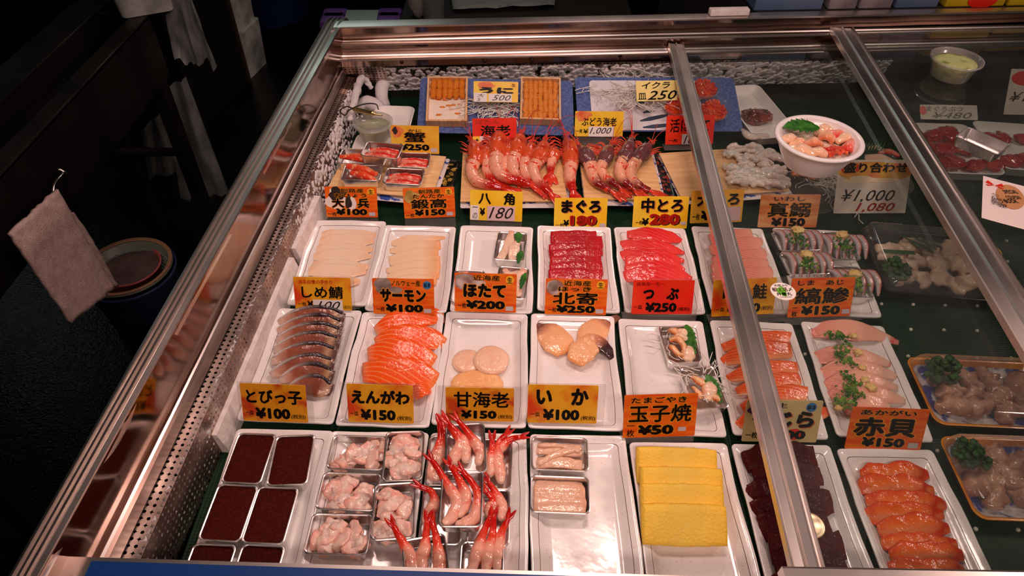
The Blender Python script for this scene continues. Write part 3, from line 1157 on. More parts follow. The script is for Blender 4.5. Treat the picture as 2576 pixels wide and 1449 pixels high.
def sign(key, label, BL, BR, top, z0, card, texts, lean=25, holder=None, patches=(), discs=(), group='price signs', margin=(0, 0, 0)):
    """texts: (string, box, bold, ink, outline, shear); patches: (box, material); discs: (cx, cy, rx, ry, material, wobble); holder: height of the clear foot below the card"""
    a, b = P(*BL, z0), P(*BR, z0)
    mid = (a + b) / 2
    X = (b - a)
    W = X.length
    X.normalize()
    back = Vector((-X.y, X.x, 0))
    Y = (back * math.sin(R(lean)) + Vector((0, 0, 1)) * math.cos(R(lean))).normalized()
    lo, hi = 0.005, 0.5
    for _ in range(40):
        m = (lo + hi) / 2
        if proj(mid + Y * m)[1] > top:
            lo = m
        else:
            hi = m
    H = lo
    Z = X.cross(Y)
    o = thing('price_sign', label, 'price sign', mid, Matrix((X, Y, Z)).transposed().to_euler(), group)
    T = 0.0012
    bm = bmesh.new()
    pts = rrect(W / 2, H / 2, 0.0022, 3)
    stack_rings([[Vector((x, y + H / 2, zz)) for x, y in pts] for zz in (-T, 0.0)], bm, True, True)
    obj('card', bm, CARD[card], parent=o, smooth=False)
    hb = holder if holder is not None else 0.0
    ml, mr, mt_ = margin
    if hb or ml or mr:
        bm = bmesh.new()
        x0, x1, y0, y1 = -W / 2 - ml, W / 2 + mr, -hb, H + mt_
        vs = [bm.verts.new(p) for p in ((x0, y0, -T - 0.0012), (x1, y0, -T - 0.0012), (x1, y1, -T - 0.0012), (x0, y1, -T - 0.0012))]
        f1 = bm.faces.new(vs)
        # folded foot
        if hb > 0.004:
            c_, s_ = math.cos(R(lean)), math.sin(R(lean))
            d = Vector((0, s_, -c_)) * -0.03
            v2 = [bm.verts.new(vs[1].co + Vector((0, s_, -c_)) * 0.028), bm.verts.new(vs[0].co + Vector((0, s_, -c_)) * 0.028)]
            bm.faces.new((vs[0], vs[1], v2[0], v2[1]))
        obj('acrylic_holder', bm, HOLD, parent=o, smooth=False)
    by = {}
    for i, (cx, cy, rx, ry, m, wob) in enumerate(discs):
        b_ = by.setdefault(('emblem', m.name), (bmesh.new(), m))[0]
        disc_patch(b_, cx, cy, rx, ry, W, H, 0.0003 + 0.00004 * i, wob, seed=len(SIGNS) + i)
    for i, (box, m) in enumerate(patches):
        b_ = by.setdefault(('sticker', m.name), (bmesh.new(), m))[0]
        rect_patch(b_, box, W, H, 0.0009 + 0.00005 * i)
    for tt in texts:
        s, box, bold, ink = tt[:4]
        glow = tt[4] if len(tt) > 4 else None
        shear = tt[5] if len(tt) > 5 else 0.0
        zz = 0.0014 if (patches and shear) else (0.0013 if tt[-1] == 'top' else 0.0008)
        rot_ = tt[6] if len(tt) > 6 and not isinstance(tt[6], str) else 0.0
        if glow:
            b_ = by.setdefault(('lettering_outline', glow.name), (bmesh.new(), glow))[0]
            if glow is INK_GLOW:
                put_text(b_, s, box, W, H, bold, shear, 0.00055, grow=0.05, rot=rot_)
            else:
                sh_ = (box[0] + 0.018, box[1] + 0.022, box[2] + 0.018, box[3] + 0.022)
                put_text(b_, s, sh_, W, H, bold, shear, 0.00055, grow=0.008, rot=rot_)
        b_ = by.setdefault(('lettering', ink.name), (bmesh.new(), ink))[0]
        put_text(b_, s, box, W, H, bold, shear, zz, rot=rot_)
    for (nm, _), (b_, m) in by.items():
        me = bpy.data.meshes.new('lettering')
        b_.to_mesh(me)
        b_.free()
        obj(nm, me, m, parent=o, smooth=False)
    SIGNS[key] = o
    return o


B1, B2, B3 = 0.036, 0.056, 0.014
K = INK
G = INK_GLOW
SUN = mat('amber_disc', srgb(250, 182, 40), 0.4)
SKY = mat('blue_disc', srgb(60, 130, 186), 0.4)
FISHG = mat('grey_fish_print', srgb(120, 104, 98), 0.4, base2=srgb(190, 172, 160), nscale=30)
SHELLW = mat('pale_shell_print', srgb(214, 196, 190), 0.4, base2=srgb(150, 110, 104), nscale=40)
DARKP = mat('dark_fish_print', srgb(50, 34, 30), 0.4)
WHITEP = mat('white_belly_print', srgb(236, 222, 214), 0.4)
CRABP = mat('red_crab_print', srgb(226, 96, 44), 0.4, base2=srgb(240, 150, 80), nscale=40)
YEN = '\u00a5'
NAMA = ('\u751f', (0.845, 0.075, 0.93, 0.235), B3, K)
badge = (0.888, 0.155, 0.068, 0.115, SUN, 0)
tagp = ((0.83, 0.83, 0.95, 0.95), PAPER_G)
ICHI = ('\u4e00\u679a', (0.03, 0.83, 0.20, 0.96), B3, K)
SARA = ('\u4e00\u76bf', (0.04, 0.79, 0.20, 0.90), B3, K)
ZEI = ('(\u7a0e\u5225)', (0.76, 0.78, 0.965, 0.93), B3, K)

# rear pair and the urchin row
sign('ohyo', 'orange price sign for halibut with a printed fish, standing in front of the crab', (822, 546), (951, 547), 470, 0.022, 'orange',
     [('釧路産', (0.30, 0.05, 0.75, 0.19), B3, K, G), ('おひょう', (0.18, 0.21, 0.80, 0.34), B3, K, G), ('大　兵', (0.12, 0.37, 0.85, 0.69), B1, K, G), (YEN + '100', (0.19, 0.71, 0.80, 0.93), B2, K, G), ICHI, NAMA],
     holder=0.024, patches=[tagp], discs=[badge, (0.22, 0.40, 0.20, 0.36, WHITEP, .6), (0.24, 0.26, 0.17, 0.22, DARKP, .6), (0.5, 0.55, 0.1, 0.24, WHITEP, .4), (0.44, 0.52, 0.06, 0.22, DARKP, .4)])
sign('tantaka', 'orange price sign for flounder at 150 yen, in front of the wooden crab board', (1018, 550), (1146, 545), 472, 0.022, 'orange',
     [('釧路産', (0.30, 0.05, 0.73, 0.19), B3, K, G), ('たんたか', (0.18, 0.21, 0.80, 0.34), B3, K, G), ('鍛高', (0.14, 0.37, 0.84, 0.69), B1, K, G), (YEN + '150', (0.20, 0.71, 0.81, 0.93), B2, K, G), ICHI, NAMA],
     holder=0.024, patches=[tagp], discs=[badge, (0.16, 0.30, 0.15, 0.2, mat('olive_fish_print', srgb(150, 120, 50), 0.4, base2=srgb(190, 160, 90), nscale=50), .5)])
sign('hakkaku', 'yellow price sign handwritten 180, in front of the spotted shrimp board', (1182, 553), (1313, 558), 480, 0.022, 'yellow',
     [('八　角', (0.16, 0.06, 0.85, 0.46), B1, K), (YEN, (0.19, 0.58, 0.29, 0.84), B2, K), ('180', (0.36, 0.54, 0.83, 0.92), 0.0, K, None, 0.35), ('一\nの', (0.05, 0.55, 0.15, 0.95), 0.0, K, None, 0.2)],
     holder=0.024, patches=[((0.33, 0.50, 0.86, 0.99), mat('pink_label', srgb(222, 188, 190), 0.6)), ((0.01, 0.50, 0.17, 0.99), PAPER)])
sign('maguro', 'yellow price sign for tuna with red 180, behind the dark red tuna', (1393, 574), (1525, 574), 498, 0.018, 'yellow',
     [('まぐろ', (0.13, 0.06, 0.88, 0.50), B1, K, INK_SALMON), (YEN, (0.18, 0.72, 0.29, 0.93), B2, K), ('180', (0.30, 0.57, 0.81, 0.91), 0.06, INK_RED, K), ICHI], patches=[((0.87, 0.84, 0.98, 0.95), PAPER_G)])
sign('chutoro', 'yellow price sign for medium fatty tuna with red 280', (1590, 575), (1727, 575), 494, 0.018, 'yellow',
     [('中とろ', (0.14, 0.05, 0.90, 0.50), B1, K, INK_SALMON), (YEN, (0.17, 0.67, 0.30, 0.90), B2, K), ('280', (0.30, 0.53, 0.86, 0.88), 0.06, INK_RED, K), ('一枚', (0.05, 0.74, 0.19, 0.88), B3, K)], patches=[((0.88, 0.78, 0.98, 0.88), PAPER_G)])
sign('otoro', 'yellow price sign half hidden by the steel bar, behind the pink tuna belly', (1735, 562), (1865, 558), 478, 0.018, 'mustard',
     [('大とろ', (0.11, 0.08, 0.92, 0.48), B1, K, INK_SALMON), (YEN + '500', (0.20, 0.62, 0.86, 0.92), B2, K), ('一枚', (0.04, 0.70, 0.18, 0.90), B3, K)], patches=[((0.72, 0.52, 0.96, 0.95), mat('pink_label', srgb(222, 188, 190), 0.6)), ])
sign('iwashi', 'faded orange price sign under the glass behind the horse mackerel tins', (1905, 572), (2053, 572), 489, 0.018, 'faded',
     [('いわし', (0.22, 0.06, 0.75, 0.20), B3, K), ('真鰯', (0.14, 0.24, 0.86, 0.68), B1, K, G), (YEN + '150', (0.22, 0.70, 0.80, 0.97), B2, K), ])
sign('moriawase', 'tall white sign handwritten 1,000 and 1,080 in front of the bowl', (2096, 537), (2277, 536), 402, 0.012, 'white',
     [('盛り合わせ', (0.07, 0.05, 0.95, 0.24), B2, K, G), (YEN + '1,000', (0.08, 0.55, 0.82, 0.80), 0.0, K, None, 0.35), ('1,080', (0.30, 0.80, 0.84, 0.985), 0.012, INK_RED, None, 0.3)],
     lean=30, discs=[(0.5, 0.22, 0.52, 0.20, mat('platter_print', srgb(240, 190, 70), 0.4, base2=srgb(236, 120, 80), nscale=22), .15), (0.16, 0.15, 0.14, 0.10, INK_RED, .3), (0.4, 0.38, 0.35, 0.07, mat('cream_print', srgb(250, 226, 190), 0.4), .6)])
# signs in front of the rear row of trays
sign('shimesaba', 'yellow sign for cured mackerel with a handwritten 100 label', (744, 778), (886, 781), 698, 0.030, 'gold',
     [('当店自慢の手作り', (0.09, 0.07, 0.68, 0.20), B3, INK_RED), ('しめ鯖', (0.13, 0.26, 0.86, 0.64), B1, K), (YEN, (0.22, 0.72, 0.32, 0.95), B2, K), ('100', (0.38, 0.72, 0.80, 0.98), 0.0, K, None, 0.4), ('一枚', (0.05, 0.76, 0.20, 0.88), B3, K), ('(税別)', (0.85, 0.84, 0.99, 0.97), 0.0, K)],
     holder=0.0, patches=[((0.32, 0.68, 0.84, 1.0), PAPER)], margin=(0.002, 0.006, 0.002))
sign('salmon', 'orange sign for Norwegian salmon with a printed fish head', (940, 789), (1093, 792), 701, 0.030, 'orange',
     [('ノルウェー産', (0.31, 0.04, 0.78, 0.20), B3, K, G), ('サーモン', (0.12, 0.28, 0.87, 0.66), B1, K, G), (YEN + '100', (0.20, 0.71, 0.82, 0.94), B2, K, G), ('一枚', (0.05, 0.79, 0.19, 0.93), B3, K), ('解凍', (0.835, 0.10, 0.94, 0.24), B3, K)],
     patches=[tagp], discs=[(0.888, 0.17, 0.068, 0.115, SKY, 0), (0.18, 0.20, 0.16, 0.20, FISHG, .5), (0.34, 0.34, 0.13, 0.14, FISHG, .5)])
sign('hotate', 'orange sign for scallop at 200 yen covering a tin of fish', (1144, 783), (1298, 787), 688, 0.050, 'orange',
     [('近海産', (0.30, 0.04, 0.73, 0.18), B3, K, G), ('ほたて', (0.14, 0.26, 0.83, 0.62), B1, K, G), (YEN + '200', (0.18, 0.69, 0.82, 0.92), B2, K, G), ('一枚', (0.05, 0.76, 0.19, 0.91), B3, K), NAMA],
     patches=[tagp], discs=[badge, (0.16, 0.14, 0.15, 0.14, FISHG, .2), (0.14, 0.26, 0.13, 0.16, SHELLW, .3), (0.36, 0.28, 0.16, 0.14, SHELLW, .3)])
sign('hokki', 'orange sign for surf clam with a grey shell picture', (1370, 790), (1524, 793), 702, 0.030, 'orange',
     [('近海産', (0.29, 0.04, 0.73, 0.19), B3, K, G), ('ほっき', (0.21, 0.21, 0.74, 0.34), B3, K, G), ('北寄', (0.12, 0.37, 0.85, 0.71), B1, K, G), (YEN + '250', (0.18, 0.73, 0.82, 0.95), B2, K, G), ('一枚', (0.05, 0.80, 0.19, 0.94), B3, K), NAMA],
     patches=[tagp], discs=[badge, (0.15, 0.24, 0.14, 0.22, SHELLW, .2), (0.13, 0.20, 0.09, 0.16, FISHG, .3)])
sign('tsubu', 'plain red sign for whelk at 250 yen in a wide clear holder', (1588, 790), (1740, 790), 705, 0.030, 'red',
     [('道東産〜生〜', (0.05, 0.05, 0.52, 0.16), B3, mat('dull_red_ink', srgb(170, 30, 20), 0.4)), ('つ　ぶ', (0.17, 0.22, 0.76, 0.58), B1, K), ('一皿', (0.03, 0.74, 0.17, 0.84), B3, K), (YEN + '250', (0.22, 0.65, 0.74, 0.94), B2, K), ('(税別)', (0.76, 0.79, 0.96, 0.92), B3, K)],
     holder=0.018, margin=(0.014, 0.010, 0.002))
sign('tokisake', 'yellow and red sign for salmon crossed by the steel bar', (1789, 797), (1945, 789), 702, 0.030, 'gold',
     [('時　鮭', (0.16, 0.14, 0.86, 0.56), B1, K), ('一皿', (0.06, 0.76, 0.20, 0.86), B3, K), (YEN + '250', (0.24, 0.66, 0.78, 0.93), B2, K), ('(税別)', (0.79, 0.76, 0.98, 0.90), B3, K)], holder=0.018, margin=(0.0, 0.028, 0.0))
sign('shimaaji', 'orange sign for striped jack at 150 yen beside the round sticker', (1980, 799), (2137, 795), 699, 0.030, 'orange',
     [('しま　あじ', (0.10, 0.05, 0.82, 0.18), B3, K), ('縞鯵', (0.08, 0.24, 0.94, 0.66), B1, K, G), (YEN + '150', (0.20, 0.70, 0.83, 0.95), B2, K, G), ('一\n枚', (0.06, 0.74, 0.15, 0.98), B3, K)],
     holder=0.016, patches=[((0.86, 0.81, 0.98, 0.93), PAPER_G)], margin=(0.0, 0.004, 0.003))
# signs in front of the middle row
sign('tobikko', 'gold sign for flying fish roe at 100 yen above the dark roe tins', (613, 1058), (775, 1064), 967, 0.030, 'gold2',
     [('とびっ子', (0.08, 0.14, 0.94, 0.52), B1, K), ('一皿', (0.05, 0.72, 0.17, 0.82), B3, K), (YEN + '100', (0.20, 0.62, 0.74, 0.92), B2, K), ('(税別)', (0.75, 0.78, 0.97, 0.91), B3, K)], holder=0.0, margin=(0.006, 0.010, 0.002))
sign('engawa', 'gold sign for flounder fin at 150 yen standing by the salmon', (877, 1061), (1041, 1066), 968, 0.030, 'gold',
     [('えんがわ', (0.06, 0.13, 0.95, 0.50), B1, K), ('一皿', (0.03, 0.72, 0.16, 0.82), B3, K), (YEN + '150', (0.19, 0.64, 0.73, 0.93), B2, K), ('(税別)', (0.75, 0.80, 0.97, 0.93), B3, K)], holder=0.004, margin=(0.012, 0.010, 0.002))
sign('amaebi', 'gold sign for sweet shrimp at 150 yen standing by the scallops', (1122, 1058), (1292, 1061), 976, 0.030, 'gold2',
     [('甘海老', (0.12, 0.11, 0.93, 0.58), B1, K), ('一皿', (0.05, 0.74, 0.18, 0.83), B3, K), (YEN + '150', (0.22, 0.66, 0.75, 0.92), B2, K), ('(税別)', (0.77, 0.79, 0.98, 0.92), B3, K)], holder=0.004, margin=(0.013, 0.013, 0.002))
sign('ika', 'gold sign for squid at 100 yen standing by the surf clams', (1326, 1063), (1500, 1066), 969, 0.030, 'gold',
     [('い　か', (0.12, 0.07, 0.87, 0.52), B1, K), ('一皿', (0.04, 0.72, 0.18, 0.82), B3, K), (YEN + '100', (0.22, 0.62, 0.75, 0.92), B2, K), ('(税別)', (0.77, 0.79, 0.98, 0.92), B3, K)], holder=0.004, margin=(0.003, 0.012, 0.002))
sign('tamago', 'orange sign for rolled omelette at 50 yen', (1566, 1102), (1747, 1096), 992, 0.030, 'orange',
     [('たまごやき', (0.09, 0.05, 0.85, 0.19), B3, K, G), ('玉子焼', (0.07, 0.23, 0.93, 0.64), B1, K, G), (YEN + '50', (0.20, 0.70, 0.70, 0.94), B2, K, G), ('一\n枚', (0.05, 0.70, 0.16, 0.97), B3, K)],
     holder=0.012, patches=[((0.76, 0.77, 0.87, 0.87), PAPER_G)])
sign('kujira', 'beige sign with a red spot crossed by the steel bar, behind the dark meat', (1865, 1110), (2053, 1113), 1007, 0.030, 'beige',
     [('生', (0.40, 0.06, 0.54, 0.18), B3, K), ('くじら', (0.10, 0.24, 0.92, 0.66), B1, K, INK_SALMON), (YEN + '200', (0.24, 0.70, 0.84, 0.93), B2, K), ('一枚', (0.04, 0.76, 0.20, 0.92), B3, K), ('解凍', (0.80, 0.10, 0.91, 0.21), B3, K)],
     discs=[(0.855, 0.155, 0.07, 0.11, SKY, 0), (0.12, 0.22, 0.10, 0.12, mat('purple_print', srgb(70, 44, 84), 0.4), .5), (0.68, 0.81, 0.11, 0.13, INK_RED, .2)])
sign('akagai', 'orange sign for ark shell clam at 150 yen, bottom hidden by a tray', (2124, 1128), (2314, 1135), 1027, 0.024, 'orange',
     [('あかがい', (0.11, 0.04, 0.84, 0.17), B3, K, G), ('赤貝', (0.06, 0.22, 0.88, 0.68), B1, K, G), (YEN + '150', (0.20, 0.70, 0.77, 0.93), B2, K, G)], patches=[((0.82, 0.80, 0.95, 0.93), PAPER_G)])

# ================================================================== sliced fish
TF = TRAY_FLOOR
Z = Vector((0, 0, 1))


_JR = random.Random(77)


def cut(name, label, a, b, hw, ht, material, ws=(0.6, 0.95, 1.0, 0.95, 0.55), ts=(0.6, 1, 1, 1, 0.5), tilt=14, arch=0.0, bend=0.0, z0=TF, cat='fish slice', group=None, seed=0, n=3.0,
        amp=0.0010, freq=70, zend=(0, 0), N=18, K=14, curl=None, cap=0.6, mid=None, jit=0.0):
    """one slice lying from pixel a (left end) to pixel b (right end), its front edge down and its back edge resting on the slice behind"""
    if jit:
        u_ = _JR.uniform
        a = (a[0] + u_(-7, 7) * jit, a[1] + u_(-5, 5) * jit)
        b = (b[0] + u_(-8, 8) * jit, b[1] + u_(-5, 5) * jit)
        hw *= 1 + 0.12 * jit * u_(-1, 1)
        tilt *= 1 + 0.25 * jit * u_(-1, 1)
        arch += 0.002 * jit * u_(0, 1)
        ws = [w * (1 + 0.14 * jit * u_(-1, 1)) for w in ws]
        bend += 0.003 * jit * u_(-1, 1)
    zc = z0 + hw * math.sin(R(abs(tilt))) + ht
    pa, pb = P(*a, zc), P(*b, zc)
    d = (pb - pa)
    side = Vector((-d.y, d.x, 0)).normalized()
    up = (Z * math.cos(R(tilt)) - side * math.sin(R(tilt)))
    c = (pa + pb) / 2
    pm = P(*mid, zc) if mid else c + side * bend
    pts = [pa + Z * zend[0], (pa + pm) / 2 + side * bend * 0.25 + Z * (arch * 0.75 + zend[0] * 0.25), pm + Z * arch, (pb + pm) / 2 + side * bend * 0.25 + Z * (arch * 0.75 + zend[1] * 0.25), pb + Z * zend[1]]
    base = Vector((c.x, c.y, z0))
    bm = loft([p - base for p in pts], [hw * w for w in ws], [ht * t for t in ts], up=up, K=K, n=n, N=N, amp=amp, freq=freq, seed=seed, roll=curl, cap=cap)
    o = obj(name, bm, material, loc=base)
    return tag(o, label, cat, group)


WHITE_FLESH = uvmat('pale_flatfish', [(0.0, srgb(240, 196, 160)), (0.35, srgb(248, 216, 188)), (0.8, srgb(246, 210, 180)), (1.0, srgb(240, 176, 130))], 'u', wave=(3.0, 2.0, srgb(250, 226, 206), 0.5),
                    rough=0.32, blotch=(srgb(232, 170, 130), 16, 0.60, 0.74), sss=0.3)
WHITE_FLESH2 = uvmat('pale_flounder', [(0.0, srgb(244, 206, 172)), (0.65, srgb(248, 214, 182)), (0.88, srgb(244, 190, 146)), (1.0, srgb(240, 158, 98))], 'u', wave=(4.0, 2.0, srgb(240, 176, 130), 0.45), rough=0.3,
                     blotch=(srgb(226, 164, 126), 18, 0.62, 0.74), sss=0.3)
TUNA = uvmat('red_tuna', [(0.0, srgb(186, 24, 36)), (0.5, srgb(166, 16, 28)), (1.0, srgb(188, 28, 38))], 'u', rough=0.3, wave=(2.0, 1.0, srgb(200, 50, 56), 0.25), bump=0.5, bscale=95, coat=0.5, sss=0.05)
CHUTORO = uvmat('fatty_tuna', [(0.0, srgb(236, 74, 68)), (0.4, srgb(222, 32, 36)), (1.0, srgb(236, 62, 58))], 'u', rough=0.26, wave=(1.6, 1.0, srgb(240, 104, 94), 0.35), bump=0.45, bscale=90, coat=0.6, sss=0.08)
OTORO = uvmat('tuna_belly', [(0.0, srgb(240, 140, 118)), (0.5, srgb(238, 128, 108)), (1.0, srgb(242, 160, 138))], 'u', rough=0.3, wave=(3.0, 2.0, srgb(250, 196, 176), 0.6))
SALMON = uvmat('salmon_flesh', [(0.0, srgb(240, 150, 110)), (0.12, srgb(246, 90, 24)), (0.85, srgb(248, 88, 20)), (1.0, srgb(246, 130, 66))], 'u', rough=0.26, wave=(1.7, 1.0, srgb(252, 168, 110), 0.5), coat=0.6)
SALMON2 = uvmat('salmon_flesh_pale', [(0.0, srgb(244, 92, 28)), (0.5, srgb(242, 88, 28)), (0.8, srgb(246, 138, 84)), (1.0, srgb(248, 170, 124))], 'v', rough=0.3, wave=(2.0, 1.0, srgb(250, 160, 104), 0.6), coat=0.5)
MACK = uvmat('cured_mackerel', [(0.0, srgb(214, 196, 186)), (0.12, srgb(196, 150, 128)), (0.26, srgb(150, 84, 62)), (0.72, srgb(132, 74, 56)), (0.9, srgb(190, 150, 116)), (1.0, srgb(96, 66, 58))], 'u', rough=0.26,
             blotch=(srgb(84, 52, 46), 26, 0.56, 0.75), coat=0.6)
MACKSKIN = uvmat('mackerel_skin', [(0.0, srgb(210, 200, 196)), (0.3, srgb(150, 132, 126)), (0.6, srgb(58, 48, 52)), (1.0, srgb(40, 34, 40))], 'u', rough=0.22, coat=0.7)
JACK = uvmat('striped_jack', [(0.0, srgb(232, 120, 104)), (0.3, srgb(240, 162, 140)), (0.75, srgb(246, 178, 152)), (1.0, srgb(248, 196, 172))], 'u', rough=0.28, wave=(4.0, 2.5, srgb(248, 212, 196), 0.6),
             blotch=(srgb(214, 78, 72), 22, 0.60, 0.74))
ARK = uvmat('ark_shell', [(0.0, srgb(226, 74, 14)), (0.35, srgb(238, 112, 34)), (0.6, srgb(222, 124, 74)), (1.0, srgb(224, 70, 12))], 'v', rough=0.26, blotch=(srgb(212, 54, 10), 40, 0.52, 0.7), bump=0.5, bscale=120)
WHALE = uvmat('dark_whale', [(0.0, srgb(82, 14, 18)), (0.5, srgb(52, 8, 12)), (1.0, srgb(76, 16, 18))], 'u', rough=0.5, spec=0.12, blotch=(srgb(98, 20, 22), 30, 0.56, 0.74), bump=0.6, bscale=140, coat=0.15)
EGG = uvmat('rolled_egg', [(0.0, srgb(252, 206, 74)), (0.5, srgb(252, 212, 88)), (1.0, srgb(250, 200, 66))], 'u', rough=0.5, blotch=(srgb(238, 166, 44), 34, 0.66, 0.74), bump=0.5, bscale=260, coat=0.1, sss=0.2)
g = 'pale halibut slices'
for i, (a, b) in enumerate([((800, 588), (953, 592)), ((796, 606), (943, 609)), ((789, 625), (938, 627)), ((781, 646), (936, 645)), ((785, 664), (926, 672)), ((764, 683), (921, 686)), ((770, 704), (905, 708))]):
    cut('halibut_slice', ORD[i] + ' pale halibut slice from the back of the far left tray', a, b, 0.0195 + 0.001 * (i % 2), 0.0016, WHITE_FLESH, ws=(0.45, 0.85, 1, 0.9, 0.2) if i % 2 else (0.35, 0.9, 1, 0.85, 0.35),
        tilt=4.5, group=g, seed=i, bend=0.004 * (1 if i % 2 else -0.6), amp=0.0012, z0=TF + 0.0003 * i)
g = 'pale flounder slices'
for i, (a, b) in enumerate([((983, 614), (1118, 590)), ((981, 632), (1108, 616)), ((978, 652), (1102, 634)), ((980, 662), (1106, 655)), ((972, 681), (1107, 668)), ((973, 696), (1105, 688)), ((972, 712), (1098, 706))]):
    cut('flounder_slice', ORD[i] + ' flounder slice from the back of the second tray of the rear row', a, b, 0.0175, 0.0016, WHITE_FLESH2, ws=(0.35, 0.85, 1, 0.9, 0.7), tilt=5, group=g, seed=10 + i, bend=0.003, z0=TF + 0.0003 * i)
g = 'dark red tuna slices'
for i, (a, b) in enumerate([((1383, 598), (1503, 596)), ((1389, 614), (1512, 609)), ((1384, 631), (1515, 626)), ((1387, 648), (1515, 643)), ((1384, 664), (1511, 661)), ((1380, 681), (1513, 677)), ((1380, 697), (1513, 695))]):
    cut('tuna_slice', ORD[i] + ' dark red lean tuna slice from the back of its tray', a, b, 0.0165, 0.0042, TUNA, ws=(0.9, 1, 1, 1, 0.9), ts=(0.9, 1, 1.05, 1, 0.9), tilt=24, group=g, seed=20 + i, n=4.5, amp=0.0022, freq=45, arch=0.001, cap=0.25, jit=0.6)
g = 'bright red fatty tuna slices'
for i, (a, b) in enumerate([((1583, 594), (1716, 612)), ((1560, 619), (1716, 641)), ((1566, 641), (1720, 656)), ((1568, 658), (1727, 675)), ((1569, 679), (1732, 693)), ((1575, 698), (1736, 705))]):
    cut('fatty_tuna_slice', ORD[i] + ' bright red medium fatty tuna slice from the back of its tray', a, b, 0.019, 0.0036, CHUTORO, ws=(0.55, 0.95, 1, 0.8, 0.18), ts=(0.8, 1, 1, 0.9, 0.5), tilt=22, group=g, seed=30 + i, n=3.5, arch=0.004, bend=0.004, amp=0.0022, freq=45, cap=0.3, jit=1.0)
g = 'pale pink tuna belly slices'
for i, (a, b) in enumerate([((1783, 604), (1898, 588)), ((1783, 634), (1917, 618)), ((1789, 658), (1926, 645)), ((1792, 680), (1932, 670)), ((1796, 700), (1940, 692))]):
    cut('tuna_belly_slice', ORD[i] + ' pink tuna belly slice from the back, under the steel bar', a, b, 0.021, 0.0032, OTORO, ws=(0.6, 0.95, 1, 1, 0.85), tilt=18, group=g, seed=40 + i, n=3.5, cap=0.3, jit=0.8)
g = 'cured mackerel slices'
for i, (a, b) in enumerate([((700, 812), (866, 803)), ((698, 834), (862, 822)), ((696, 857), (858, 843)), ((690, 882), (854, 866)), ((683, 910), (846, 893)), ((680, 946), (840, 920)), ((705, 958), (838, 950)), ((720, 985), (834, 984))]):
    o = cut('mackerel_slice', ORD[i] + ' brown cured mackerel slice from the back of its tray', a, b, 0.0175, 0.0038, MACK, ws=(0.35, 0.8, 1, 1, 0.6), ts=(0.6, 1, 1.1, 1, 0.7), tilt=27, group=g, seed=50 + i, n=2.6, arch=0.005, bend=0.008, amp=0.0026, freq=60, cap=0.4)
    # skin edge seen as a dark line on the high side
    zc = TF + 0.0175 * math.sin(R(27)) + 0.0038
    d = (P(*b, zc) - P(*a, zc))
    sd = Vector((-d.y, d.x, 0)).normalized()
    upv = Z * math.cos(R(27)) - sd * math.sin(R(27))
    bk = (sd * math.cos(R(27)) + Z * math.sin(R(27)))
    pts = []
    for t in (0.02, 0.25, 0.5, 0.75, 0.97):
        w_ = lerp_list([0.35, 0.8, 1, 1, 0.6], t)
        p = P(*a, zc).lerp(P(*b, zc), t) + sd * 0.008 * (1 - (2 * t - 1) ** 2) + Z * 0.005 * (1 - (2 * t - 1) ** 2) + bk * (0.0165 * w_) + upv * 0.0008
        pts.append(p - o.location)
    obj('skin', loft(pts, [0.002, 0.0032, 0.004, 0.0042, 0.003], [0.003, 0.004, 0.0044, 0.004, 0.0028], up=upv, N=18, amp=0.0007, seed=i), MACKSKIN, parent=o)
g = 'orange salmon slices beside the mackerel'
for i, (a, b, hw, tl, bd, lab) in enumerate([((946, 836), (1117, 797), .0235, 12, .007, 'rearmost salmon slice, rising to the right beyond its tray edge'), ((1030, 836), (1119, 858), .013, 10, 0.0, 'small salmon slice tucked behind the striped middle one'),
        ((945, 866), (1117, 868), .024, 16, .012, 'striped salmon slice in the middle of the mackerel neighbour tray'), ((925, 892), (1092, 912), .024, 14, .010, 'broad salmon slice below the striped middle one'),
        ((912, 924), (1085, 928), .014, 8, 0.0, 'thin salmon slice mostly hidden under the front one'), ((912, 944), (1098, 958), .026, 16, .008, 'front salmon slice behind the gold fin sign'), ((1040, 1000), (1083, 978), .014, 8, 0, 'stub of salmon hanging at the right of the gold fin sign')]):
    cut('salmon_slice', lab, a, b, hw, 0.0034, SALMON, ws=(0.55, 0.95, 1, 0.95, 0.55), tilt=tl, group=g, seed=60 + i, n=3.0, arch=0.010, bend=bd, z0=TF + 0.001 * i, amp=0.0012, cap=0.3)
g = 'salmon slices under the steel bar'
for i, (a, b) in enumerate([((1822, 874), (1990, 850)), ((1818, 912), (1990, 880)), ((1830, 950), (2008, 922)), ((1848, 985), (2012, 950)), ((1862, 1030), (2036, 992)), ((1852, 1072), (2000, 1030))]):
    cut('salmon_slice', ORD[i] + ' salmon slice from the back of the tray under the steel bar', a, b, 0.0175, 0.0036, SALMON2, ws=(0.4, 0.85, 1, 1, 0.75), tilt=20, group=g, seed=70 + i, n=3.2, arch=0.005, bend=0.003, cap=0.3, jit=0.9)
cut('salmon_slice', 'small salmon tip poking out to the right of the beige sign', (2050, 1050), (2086, 1030), 0.010, 0.003, SALMON2, tilt=8, group=g, seed=79)
g = 'striped jack slices'
for i, (a, b) in enumerate([((2036, 838), (2258, 862)), ((2050, 900), (2240, 918)), ((2064, 942), (2252, 946)), ((2075, 972), (2258, 978)), ((2093, 1004), (2276, 1010)), ((2122, 1024), (2246, 1030))]):
    cut('jack_slice', ORD[i] + ' pink striped jack slice from the back, under chopped scallion', a, b, 0.0205, 0.0034, JACK, ws=(0.55, 1, 1, 0.7, 0.25), tilt=14, group=g, seed=80 + i, n=2.8, arch=0.006, bend=0.007 if i else 0.012, cap=0.4, jit=0.8)
g = 'orange ark shell pieces'
